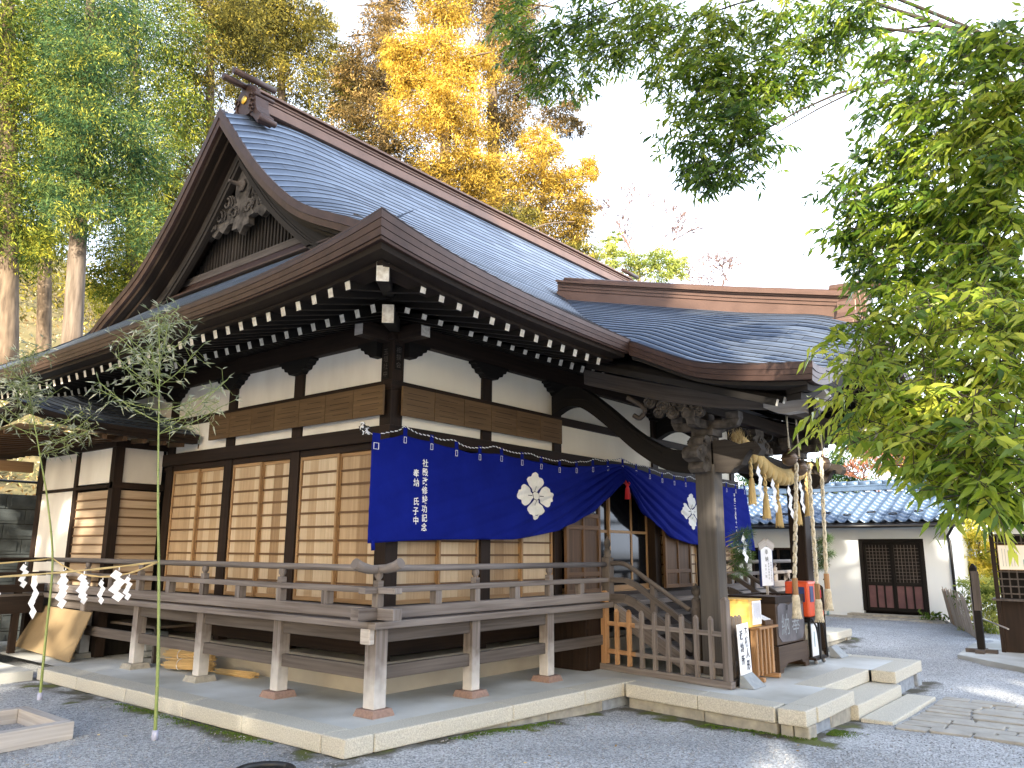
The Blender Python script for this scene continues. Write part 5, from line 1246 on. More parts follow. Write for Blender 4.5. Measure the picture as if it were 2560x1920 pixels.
def bells():
    lab = ['round bronze bell with braided white rope, nearest the offering box', 'round bronze bell with braided white rope, middle one and hanging lowest', 'round bronze bell with braided white rope, farthest from the offering box']
    for k, (x, y, zb, x2, z2) in enumerate(((9.42, 3.42, 2.44, 9.14, 1.06), (9.74, 3.42, 2.35, 9.86, .98), (10.62, 3.42, 2.48, 10.22, 1.09))):
        r = empty('shrine_bell', (x, y, 2.95), lab[k], 'bell', 'bells hanging in the porch')
        R = .094; m = MB(); pr = [(R*math.sin(q), -R*math.cos(q)) for q in [i*math.pi/12 for i in range(13)]]; m.lathe((x, y, zb), pr, 20)
        m.lathe((x, y, zb), [(R*1.0, -.012), (R*1.09, -.006), (R*1.09, .006), (R*1.0, .012)], 20); m.lathe((x, y, zb+R), [(.02, -.01), (.022, .02), (.01, .03)], 10)
        b = m.build('bell', 'bronze', r); b['x'] = 0; del b['x']
        m = MB(); m.tube([(x-.0, y, 2.98), (x, y, zb+R+.02)], .008, 6); m.tube([(x-.004, y+.01, 2.98), (x+.002, y-.01, zb+R+.02)], .008, 6); m.build('cord', 'bell rope', r)
        # braided rope with bumps
        rope = empty('bell_rope', (x+.04, y-.05, zb), None)
        m = MB(); n = 84; a0 = Vector(((9.45, 9.86, 10.34)[k], y-.07, zb+(-.05, .05, .05)[k])); a1 = Vector((x2, y-.07, z2+.0))
        for s in range(4):
            pts = []
            for i in range(n+1):
                p = a0+(a1-a0)*(i/n); th = i*.42*(1 if s < 2 else -1)+(s % 2)*math.pi; pts.append(p+Vector((.0135*math.cos(th), .0135*math.sin(th), 0)))
            m.tube(pts, .0135, 6)
        bpy.data.objects.remove(rope)
        m.build('braided_rope', 'bell rope', r)
        m = MB(); d = .034; z = z2
        m.lathe((a1.x, a1.y, z), [(d, -.18), (d, .0)], 6); g = m.build('wooden_grip', 'orange wood', r, bevel=.003)
        if k == 1: boxo('red_stamp', 'red tassel', g, a1.x-.012, a1.x+.012, a1.y-d-.002, a1.y-d+.002, z-.16, z-.07)
        m = MB(); m.lathe((a1.x, a1.y, z-.18), [(.032, 0), (.038, -.02), (.036, -.09), (.038, -.12), (.045, -.185), (.05, -.225)], 16)
        for s in range(12):
            for sg in (1, -1): m.tube([(a1.x+(.039+.009*(i/9)**2)*math.cos(s*.524+sg*i*.16), a1.y+(.039+.009*(i/9)**2)*math.sin(s*.524+sg*i*.16), z-.21-.205*i/9) for i in range(10)], .0042, 4, caps=False)
        for s in range(12): m.tube([(a1.x+.045*math.cos(s*.524), a1.y+.045*math.sin(s*.524), z-.405), (a1.x+.052*math.cos(s*.524), a1.y+.052*math.sin(s*.524), z-.44)], .008, 4)
        m.build('knotted_tassel', 'bell rope', r)
bells()
# ---------------------------------------------------------------- things on the terrace
def picket_fence(a, b, n, h, hp, nm, label, wood, ends=(1, 1), newn=0, group='low picket fences on the terrace'):
    a, b = Vector((*a, 0)), Vector((*b, 0)); d = (b-a).normalized(); L_ = (b-a).length; r = empty('picket_fence', a, label, 'fence', group); sd = Vector((-d.y, d.x, 0))
    def bar(p, q, w_, hh, nmn, mt): m = MB(); m.beam(p, q, w_, hh); return m.build(nmn, mt, r, bevel=.004)
    bar(a-d*.06+Vector((0, 0, .035)), b+d*.06+Vector((0, 0, .035)), .075, .07, 'base_rail', wood if not newn else 'orange wood' if False else wood)
    def post(p, hh, s, nmn, mt):
        m = MB(); q = [p-d*s-sd*s, p+d*s-sd*s, p+d*s+sd*s, p-d*s+sd*s]; Z = Vector((0, 0, 1)); m.hexa([x+Z*.072 for x in q]+[x+Z*hh for x in q])
        m.hexa([x+Z*(hh+.001) for x in q]+[p+(x-p)*.35+Z*(hh+.03) for x in q]); return m.build(nmn, mt, r, bevel=.003)
    if ends[0]: post(a, hp, .036, 'end_post', 'orange wood' if newn else wood)
    if ends[1]: post(b, hp, .036, 'end_post', wood)
    for k in range(n):
        p = a+d*(L_*(k+1)/(n+1)); post(p, h, .022, 'picket', 'orange wood' if k < newn else wood)
    for z in (.21, .52):
        pa = a+d*.037; pb = b-d*.037
        if newn: pm = a+d*(L_*(newn+.5)/(n+1)); bar(pa+Vector((0, 0, z)), pm+Vector((0, 0, z)), .02, .05, 'rail', 'orange wood'); bar(pm+Vector((0, 0, z)), pb+Vector((0, 0, z)), .02, .05, 'rail', wood)
        else: bar(pa+Vector((0, 0, z)), pb+Vector((0, 0, z)), .02, .05, 'rail', wood)
    return r
picket_fence((8.24, 5.30), (7.92, 3.64), 8, .66, .86, 'f', 'grey picket fence beside the porch stairs with three newer orange pickets', 'grey wood', newn=2)
picket_fence((8.02, 3.66), (8.48, 3.70), 3, .66, .64, 'f', 'short grey picket fence standing behind the white lettered board', 'dim grey wood', ends=(0, 1))
picket_fence((11.30, 3.80), (12.05, 4.10), 5, .66, .88, 'f', 'dark brown picket fence right of the red vending machine', 'dark wood')
def stone_plates():
    for k, (x, y, l) in enumerate(((8.18, 3.52, 'grey slanting stone foot plate below the white lettered board'), (11.25, 3.62, 'grey slanting stone foot plate below the dark brown fence'))):
        m = MB(); m.hexa([(x-.14, y-.10, .0), (x+.16, y-.10, .0), (x+.16, y+.06, .0), (x-.14, y+.06, .0), (x-.13, y+.03, .13), (x+.13, y+.03, .13), (x+.13, y+.055, .13), (x-.13, y+.055, .13)])
        m.build('foot_plate', 'grey stone plate', None, (l, 'stone plate', 'foot plates of the fences'), bevel=.004)
stone_plates()
def lettered_board():
    r = empty('lettered_board', (8.05, 3.50, .12), 'white board with two columns of brush lettering leaning on the picket fence', 'sign')
    ex = Vector((.97, .08, 0)).normalized(); en = Vector((.08, -.97, .05)).normalized(); ez = Vector((.0, .04, 1)).normalized(); o = Vector((7.97, 3.52, .13))
    m = MB(); m.prism([(0, 0), (.33, 0), (.327, .49), (-.003, .49)], o, ex, ez, -en, .012); m.build('board', 'paper', r, bevel=.002)
    m = MB(); textmesh(m, '大祓人形', .105, o+ex*.185+ez*.385+en*.003, ex, ez, pitch=1.09, bold=.022); textmesh(m, '返納所', .10, o+ex*.035+ez*.345+en*.003, ex, ez, pitch=1.2, bold=.022); m.build('lettering', 'ink', r, fix=False)
lettered_board()
def table_set():
    x0, x1, y0, y1 = 8.56, 8.98, 3.58, 4.0
    r = empty('slatted_stand', (8.77, 3.8, 0), 'small orange slatted wooden stand beside the dark offering box', 'stand')
    boxo('stand_top', 'orange wood', r, x0-.05, x1+.06, y0-.05, y1+.02, .53, .555, bevel=.003)
    for x in (x0, x1):
        m = MB(); m.box(x-.03, x+.03, y0-.06, y1+.02, .0, .045); m.build('foot', 'orange wood', r, bevel=.004)
    for k in range(5):
        m = MB(); x = x0+(x1-x0)*k/4; m.box(x-.022, x+.022, y0, y0+.025, .05, .528); m.build('slat', 'orange wood', r, bevel=.003)
        m = MB(); m.box(x0-.01+.0, x0+.012, y0+.03+.08*k, y0+.075+.08*k, .05, .528); m.build('slat', 'orange wood', r, bevel=.003)
    # yellow wooden box with paper front
    b = empty('yellow_box', (8.62, 3.8, .556), 'yellow wooden box with a paper notice on its front', 'box')
    boxo('body', 'yellow box', b, 8.42, 8.74, 3.60, 4.02, .557, .83, bevel=.004); boxo('lid', 'yellow box', b, 8.41, 8.75, 3.59, 4.03, .832, .845, bevel=.002)
    m = MB(); m.box(8.50, 8.73, 3.592, 3.599, .58, .825)
    for k in range(9): m.box(8.52+.022*k, 8.525+.022*k, 3.5895, 3.5915, .62+rnd.uniform(0, .05), .81, mi=1)
    m.build('notice', ['paper', 'lilac tube'], b)
    t = empty('small_tray', (8.9, 3.7, .556), 'small open wooden tray of paper slips on the slatted stand', 'tray')
    m = MB(); m.hexa([(8.80, 3.58, .557), (9.02, 3.58, .557), (9.02, 3.80, .557), (8.80, 3.80, .557), (8.80, 3.58, .60), (9.02, 3.58, .60), (9.02, 3.80, .68), (8.80, 3.80, .68)]); m.build('body', 'brown wood', t, bevel=.003)
    m = MB(); m.hexa([(8.82, 3.60, .609), (9.0, 3.60, .609), (9.0, 3.78, .684), (8.82, 3.78, .684), (8.82, 3.60, .613), (9.0, 3.60, .613), (9.0, 3.78, .688), (8.82, 3.78, .688)]); m.build('paper_slips', 'paper', t)
table_set()
def offering_box():
    r = empty('offering_box', (9.72, 3.95, 0), 'dark wooden offering box with iron plated front in the porch', 'offering box')
    x0, x1, y0, y1, h = 9.25, 10.18, 3.63, 4.22, .84
    boxo('body', 'box wood', r, x0+.01, x1-.01, y0+.01, y1, .30, h-.08, bevel=.004)
    m = MB(); m.box(x0, x0+.05, y0, y1, h-.08, h); m.box(x1-.05, x1, y0, y1, h-.08, h); m.box(x0+.05, x1-.05, y0, y0+.05, h-.08, h); m.box(x0+.05, x1-.05, y1-.05, y1, h-.08, h); m.build('rim', 'dark wood', r, bevel=.004)
    m = MB()
    for k in range(8): m.beam((x0+.06, y0+.09+.06*k, h-.04), (x1-.06, y0+.09+.06*k, h-.04), .03, .03, up=(0, 1, 1))
    m.build('coin_bars', 'box wood', r)
    m = MB(); poly = [(x0-.01, .0), (x0+.10, .0), (x0+.13, .05), (x0+.20, .06), (x0+.24, .09), (x1-.24, .09), (x1-.20, .06), (x1-.13, .05), (x1-.10, 0), (x1+.01, 0), (x1+.01, .29), (x0-.01, .29)]
    m.prism(poly, (0, y0-.012, 0), (1, 0, 0), (0, 0, 1), (0, 1, 0), .03); m.box(x0-.01, x0+.02, y0+.019, y1, 0, .29); m.box(x1-.02, x1+.01, y0+.019, y1, 0, .29); m.build('plinth', 'box wood', r, bevel=.005)
    # iron facing sheet with worn cloud-shaped outline and old characters
    pts = [(x0+.05, .72), (x0+.12, .76), (x0+.30, .755), (x0+.42, .73), (x0+.5, .755), (x1-.2, .75), (x1-.05, .72), (x1-.06, .60), (x1-.03, .5), (x1-.06, .40), (x1-.12, .33), (x1-.35, .315), (x0+.4, .32), (x0+.15, .33), (x0+.05, .40), (x0+.04, .55), (x0+.06, .62)]
    m = MB(); m.prism(pts, (0, y0+.002, 0), (1, 0, 0), (0, 0, 1), (0, 1, 0), .008); f_ = m.build('iron_facing', 'box iron', r, bevel=.002)
    m = MB(); textmesh(m, '納奉', .26, (x0+.14, y0-.001, .42), (1, 0, 0), (0, 0, 1), vertical=False, pitch=1.25); textmesh(m, '講', .07, (x0+.30, y0-.001, .68), (1, 0, 0), (0, 0, 1), mi=1); m.build('characters', ['grey stone plate', 'black wood'], f_, fix=False)
    boxo('wedge', 'brown wood', r, 9.02, 9.22, 3.66, 3.70, 0, .14, bevel=.003)
offering_box()
def white_sign():
    r = empty('roofed_signboard', (9.98, 4.55, 0), 'narrow white board with small gabled roof and handwritten columns, behind the offering box', 'sign')
    x, y = 10.04, 4.02; a = Vector((x, y, .93)); ex = Vector((.97, -.24, 0)).normalized(); en = Vector((-.24, -.97, 0)).normalized()
    m = MB(); m.prism([(-.115, 0), (.115, 0), (.115, .48), (-.115, .48)], a, ex, (0, 0, 1), -en, .02); m.build('board', 'paper', r)
    m = MB(); m.prism([(-.125, -.01), (-.115, -.01), (-.115, .49), (-.125, .49)], a, ex, (0, 0, 1), -en, .03); m.prism([(.115, -.01), (.125, -.01), (.125, .49), (.115, .49)], a, ex, (0, 0, 1), -en, .03); m.build('edging', 'blue plastic', r)
    m = MB()
    for s in (1, -1): m.beam(a+ex*(s*.155)+Vector((0, 0, .475)), a+Vector((0, 0, .545)), .09, .012, up=en)
    m.build('gable_roof', 'bleached wood', r); boxo('pole', 'bleached wood', r, x-.012, x+.012, y+.0, y+.024, 0, .93)
    m = MB(); textmesh(m, '奉納', .07, a+ex*-.035+Vector((0, 0, .39))+en*.003, ex, (0, 0, 1), pitch=1.25)
    textmesh(m, '令和元年十月吉日', .03, a+ex*.065+Vector((0, 0, .27))+en*.003, ex, (0, 0, 1), pitch=1.05); textmesh(m, '金参拾萬円也', .03, a+ex*.015+Vector((0, 0, .26))+en*.003, ex, (0, 0, 1), pitch=1.2); textmesh(m, '氏子一同', .038, a+ex*-.05+Vector((0, 0, .23))+en*.003, ex, (0, 0, 1), pitch=1.15); m.build('lettering', 'ink', r, fix=False)
white_sign()
def red_machine():
    r = empty('vending_machine', (11.0, 4.1, 0), 'small bright red fortune slip dispenser on a black stand', 'vending machine')
    x0, x1, y0, y1 = 10.21, 10.60, 3.58, 3.88
    boxo('body', 'red plastic', r, x0, x1, y0, y1, .56, .985, bevel=.025)
    boxo('side_window', 'blue plastic', r, x0+.04, x0+.16, y0-.006, y0, .74, .93); boxo('notice', 'paper', r, x0+.21, x0+.36, y0-.008, y0, .72, .95)
    m = MB(); m.box(x0-.006, x0, y0+.05, y0+.2, .74, .92); m.build('side_notice', 'blue plastic', r)
    m = MB(); textmesh(m, '御神籤', .055, (x0+.255, y0-.010, .88), (1, 0, 0), (0, 0, 1)); m.build('lettering', 'ink', r, fix=False)
    m = MB(); m.lathe((x0+.29, y0, .66), [(.035, 0), (.035, .03), (.012, .035), (.012, .05)], 12, (0, -1, 0)); m.build('knob', 'white plastic', r)
    boxo('slip_tray', 'red plastic', r, x0+.24, x0+.36, y0-.05, y0, .565, .63, bevel=.01)
    m = MB()
    for (x, y) in ((x0+.03, y0+.03), (x1-.03, y0+.03), (x0+.03, y1-.03), (x1-.03, y1-.03)): m.box(x-.015, x+.015, y-.015, y+.015, .09, .51)
    m.box(x0, x1, y0, y1, .51, .555); m.build('stand', 'black metal', r)
    w_ = empty('white_box', (10.75, 3.86, 0), 'tall white cardboard box in front of the red dispenser stand', 'box'); boxo('carton', 'white plastic', w_, 10.26, 10.50, 3.60, 3.78, .09, .47, bevel=.004)
    m = MB(); m.box(10.36, 10.375, 3.597, 3.60, .2, .38); m.build('printed_strip', 'turquoise pipe', w_)
    c = empty('hand_cart', (10.7, 3.75, 0), 'folding black hand cart on small castors holding the white box', 'cart')
    boxo('platform', 'dark wood', c, 10.20, 10.62, 3.54, 3.92, .055, .085)
    m = MB()
    for x in (10.34, 10.60): m.tube(spline([(x, 3.53, .07), (x-.03, 3.53, .28), (x-.08, 3.53, .44), (x-.11, 3.56, .52), (x-.10, 3.57, .54)], 5), .012, 6)
    m.build('handle', 'black metal', c)
    for (x, y) in ((10.28, 3.57), (10.56, 3.57), (10.28, 3.88), (10.56, 3.88)):
        m = MB(); m.lathe((x-.01, y, .026), [(.012, 0), (.026, .002), (.026, .02), (.012, .022)], 12, (1, 0, 0)); m.build('castor', 'steel', c)
red_machine()
def pine_spray(x, y, z, s, label):
    r = empty('pine_decoration', (x, y, z), label, 'pine branch', 'pine branches tied to the porch pillars')
    tips = []; m = MB()
    for k in range(9):
        a = rnd.uniform(-.9, 2.2); b = Vector((x, y, z-.15+.05*k)); e = b+Vector((s*(.10+.22*rnd.random()), -.10-.12*rnd.random(), .22*rnd.random()-.05)); m.tube([b, (b+e)/2+Vector((0, 0, .02)), e], [.007, .005, .003], 5); tips += [b+(e-b)*t for t in (.35, .6, .8, .95)]
    m.build('twigs', 'bark', r); cen = []; di = []
    for t in tips:
        for k in range(70): d = Vector((rnd.gauss(0, 1), rnd.gauss(0, 1), rnd.gauss(.2, 1))).normalized(); cen.append(t+d*.045); di.append(d)
    leaves('needles', 'pine needles', np.array(cen), .09, rng.random(len(cen)), r, aspect=.035, dirs=np.array(di))
pine_spray(8.50, 3.86, 1.25, 1, 'pine branch with paper streamer tied to the near grey porch pillar')
pine_spray(11.27, 3.86, 1.22, 1, 'pine branch tied to the far dark porch pillar')
zigzag('paper_streamer', (8.62, 3.70, 1.56), .32, .12, (1, 0, 0), (0, -1, 0), tagargs=('small white paper streamer hanging from the pine branch on the near pillar', 'paper streamer'))
# ---------------------------------------------------------------- bamboo poles, rope and streamers on the left
def pole(b, pts, label, seed):
    r = empty('bamboo_pole', b, label, 'bamboo', 'cut bamboo poles set in the gravel'); R = random.Random(seed); c = spline(pts, 6)
    m = MB(); n = len(c); m.tube(c, [.015-.011*(i/(n-1)) for i in range(n)], 8)
    for k in range(1, 16):
        i = int(k*n/17); p = c[i]; rr = .015-.011*i/(n-1); m.lathe(p, [(rr, -.006), (rr*1.28, 0), (rr, .006)], 8)
    m.build('culm', 'bamboo green', r); m = MB(); m.tube([(b[0], b[1], b[2]-.02), (b[0], b[1], b[2]+.07)], .026, 10); m.build('ground_sleeve', 'lilac tube', r)
    tw = MB(); cen = []; di = []
    H0 = 2.30; top = c[-1].z
    for k in range(11):
        z = H0+(top-H0)*k/10; p = min(c, key=lambda q: abs(q.z-z)); 
        for s in (0, 1):
            a = R.uniform(0, 6.28); L_ = (.50-.32*k/10)*R.uniform(.8, 1.15)
            if k < 3: a = R.choice((2.3, -.9))+R.uniform(-.4, .4)
            hd = Vector((math.cos(a), math.sin(a), 0)); e = p+hd*L_+Vector((0, 0, L_*R.uniform(.25, .9))); mid = (p+e)/2+Vector((0, 0, -.03)); cc = spline([p, mid, e], 5); tw.tube(cc, [.004]*len(cc), 4, caps=False)
            for q in cc[2:]:
                for j in range(2):
                    d = Vector((R.gauss(0, 1), R.gauss(0, 1), R.gauss(0, .8))).normalized(); e2 = q+d*R.uniform(.05, .14); tw.tube([q, e2], .0022, 3, caps=False)
                    for l in range(2): dd = (d+Vector((R.gauss(0, .6), R.gauss(0, .6), R.gauss(0, .5)))).normalized(); cen.append(e2+dd*.035); di.append(dd)
    tw.build('twigs', 'bamboo green', r); leaves('leaves', 'pale bamboo leaves', np.array(cen), rng.uniform(.06, .105, len(cen)), rng.random(len(cen)), r, aspect=.16, dirs=np.array(di), fold=True)
pole((3.46, 6.48, -.14), [(3.46, 6.48, -.14), (3.43, 6.49, .5), (3.38, 6.52, 1.2), (3.34, 6.55, 1.7), (3.30, 6.58, 2.3), (3.26, 6.6, 2.9), (3.22, 6.62, 3.32)], 'tall green bamboo pole with pale leaves standing on the gravel before the hall', 3)
pole((3.55, 8.97, -.14), [(3.55, 8.97, -.14), (3.54, 8.98, .5), (3.52, 8.98, 1.2), (3.42, 9.02, 1.8), (3.30, 9.06, 2.3), (3.15, 9.12, 2.9), (3.03, 9.16, 3.3)], 'tall green bamboo pole with bushy pale leaves, farther back at the left edge', 11)
def left_ropes():
    A = Vector((3.37, 6.52, 1.24)); B = Vector((3.52, 8.98, 1.24)); Cc = Vector((1.0, 6.6, 1.14)); D = Vector((1.1, 9.3, 1.2))
    def sag(a, b, s): return [a+(b-a)*(i/20)-Vector((0, 0, s*4*(i/20)*(1-i/20))) for i in range(21)]
    ropes = [(sag(A, Cc, .05), 'thin straw rope sagging from the near bamboo pole out of view left'), (sag(A, B, .15), 'thin straw rope sagging between the two bamboo poles'), (sag(B, D, .06), 'thin straw rope running left from the far bamboo pole')]
    for pts, l in ropes:
        m = MB()
        for ph in (0, 3.14): m.tube([p+Vector((0, .004*math.cos(i*1.3+ph), .004*math.sin(i*1.3+ph))) for i, p in enumerate(pts)], .0055, 5)
        m.build('straw_cord', 'straw', None, (l, 'rope', 'straw ropes round the bamboo poles'))
    right = Vector((.78, -.62, 0)); nn = Vector((-.62, -.78, 0)); k = 0
    spots = [(0, .13, 'double white paper streamer nearest the near bamboo pole'), (0, .24, 'white paper streamer second from the near bamboo pole'), (0, .30, 'large white paper streamer midway along the near rope'), (0, .38, 'white paper streamer near the left end of the near rope'), (0, .49, 'white paper streamer cut off by the left edge of the picture'),
             (1, .22, 'white paper streamer on the cord between the poles, nearest the near pole'), (1, .45, 'white paper streamer in the sag between the two bamboo poles'), (1, .62, 'tilted white paper streamer between the two bamboo poles'), (1, .84, 'small white paper streamer close beside the far bamboo pole'), (2, .10, 'white paper streamer just left of the far bamboo pole')]
    for (ri, t, l) in spots:
        pts = ropes[ri][0]; p = pts[int(t*20)]+(pts[int(t*20)+1]-pts[int(t*20)])*(t*20-int(t*20)); a = rnd.uniform(-.5, .5); rt = Vector((right.x*math.cos(a)-right.y*math.sin(a), right.x*math.sin(a)+right.y*math.cos(a), rnd.uniform(-.25, .25)))
        zigzag('paper_streamer', p, rnd.uniform(.20, .30), .068 if 'double' not in l else .10, rt, nn, n=4, tagargs=(l, 'paper streamer', 'paper streamers on the left ropes'))
left_ropes()
def left_things():
    # wooden kerb frame in the gravel
    r = empty('wooden_frame', (2.7, 7.2, -.14), 'low square frame of pale timber lying in the gravel at the left edge', 'frame')
    P = [(2.99, 7.02), (3.0, 7.90), (2.2, 7.95), (2.15, 6.95)]
    for (a, b) in zip(P, P[1:]+P[:1]):
        m = MB(); d = (Vector((*b, 0))-Vector((*a, 0))).normalized()*.05; m.beam((a[0]+d.x, a[1]+d.y, -.075), (b[0]+d.x, b[1]+d.y, -.075), .10, .14); m.build('timber', 'bleached wood', r, bevel=.006)
    m = MB(); m.quad((2.2, 7.02, -.12), (2.95, 7.05, -.12), (2.95, 7.88, -.12), (2.25, 7.9, -.12)); m.build('gravel_fill', 'pebble', r, fix=False)
    # plywood sheet leaning on the veranda posts
    m = MB(); m.hexa([(4.40, 10.44, .005), (4.42, 10.44, .005), (4.44, 12.2, .06), (4.42, 12.2, .06), (4.66, 10.56, .56), (4.68, 10.56, .56), (4.67, 12.1, .58), (4.65, 12.1, .58)])
    m.build('plywood_sheet', 'plywood', None, ('stained plywood sheet leaning under the veranda at the far left', 'plywood'), bevel=.003)
    m = MB(); m.hexa([(3.9, 12.3, -.03), (4.2, 12.2, -.03), (4.22, 12.3, -.03), (3.92, 12.4, -.03), (4.0, 12.5, .45), (4.3, 12.4, .45), (4.32, 12.44, .45), (4.02, 12.54, .45)]); m.build('slate_slab', 'grey stone plate', None, ('grey stone slab propped left of the plywood sheet', 'stone slab'), bevel=.004)
    for k, (c, d, L_, R, l) in enumerate((((4.98, 8.72, .07), (.35, -.94), .60, .060, 'bound reed bundle on the terrace, lower front one'), ((5.02, 8.80, .165), (.30, -.95), .62, .055, 'bound reed bundle lying on top of another bundle'), ((5.15, 8.05, .03), (.15, -1), .55, .03, 'loose flattened reed bundle behind the veranda post'))):
        r = empty('reed_bundle', c, l, 'reeds', 'reed bundles under the veranda'); d = Vector((*d, 0)).normalized(); sd = Vector((-d.y, d.x, 0)); m = MB()
        for j in range(60):
            a = rnd.uniform(0, 6.28); q = R*math.sqrt(rnd.random()); o = Vector(c)+sd*(q*math.cos(a)*(1 if k < 2 else 2.2))+Vector((0, 0, q*math.sin(a)*(.9 if k < 2 else .8))); e = rnd.uniform(-.05, .05)
            m.tube([o-d*(L_/2+e), o+d*(L_/2-e)+Vector((0, 0, rnd.uniform(-.01, .01)))], .0055, 5)
        m.build('reeds', 'reed', r)
        if k < 2:
            for t in (-.12, .12):
                m = MB(); o = Vector(c)+d*t; m.tube([o+sd*(R*1.1*math.cos(q))+Vector((0, 0, R*1.02*math.sin(q))) for q in [i*.45 for i in range(15)]], .005, 5); m.build('tie', 'paper', r)
    m = MB()
    for k in range(4): m.box(5.15+.02*(k % 2), 5.45, 10.0+.1, 10.45, .02+.075*k, .085+.075*k)
    m.build('tile_stack', 'grey stone plate', None, ('stack of flat grey stones beneath the veranda floor', 'stones'), bevel=.006)
    # storage table under the veranda
    m = MB(); m.box(5.0, 5.9, 9.6, 11.0, .40, .43); [m.box(x-.02, x+.02, y-.02, y+.02, 0, .40) for x in (5.05, 5.85) for y in (9.65, 10.95)]; m.build('storage_trestle', 'dim grey wood', None, ('low plank trestle stored in the dark under the veranda', 'trestle'))
    # black hose ring at the bottom edge
    m = MB(); c = at(660, 1932, 2, -.12); m.tube([(c.x+.19*math.cos(q), c.y+.19*math.sin(q), -.115) for q in [i*math.pi/16 for i in range(33)]], .024, 8); m.build('rubber_ring', 'rubber', None, ('black rubber ring lying on the gravel at the bottom edge', 'rubber ring'))
    # block retaining wall
    r = empty('block_wall', (1, 14.6, -.1), 'dark concrete block retaining wall at the foot of the hillside', 'wall'); m = MB(); mj = MB()
    x = -12; 
    for row in range(10):
        xx = -14+(row % 2)*.3
        while xx < 6.4:
            z = -.2+.24*row; m.box(xx+.005, xx+.595, 14.56, 14.8, z+.005, z+.235)
            if xx > 0: m.box(xx+.07, xx+.53, 14.545, 14.56, z+.05, z+.19)
            xx += .6
    m.build('blocks', 'block wall', r, bevel=.006); boxo('mortar_core', 'dark wood', r, -14, 6.4, 14.6, 14.82, -.2, 2.18)
    r = empty('pipe_fence', (1, 14.7, 2.2), 'two rail dark pipe fence on top of the block wall', 'fence')
    for z in (2.42, 2.88): m = MB(); m.tube([(-14, 14.72, z), (6.4, 14.72, z)], .02, 8); m.build('rail', 'black metal', r)
    for k in range(9): m = MB(); m.tube([(-13+2.3*k, 14.72, 2.2), (-13+2.3*k, 14.72, 2.95)], .025, 8); m.build('post', 'black metal', r)
left_things()
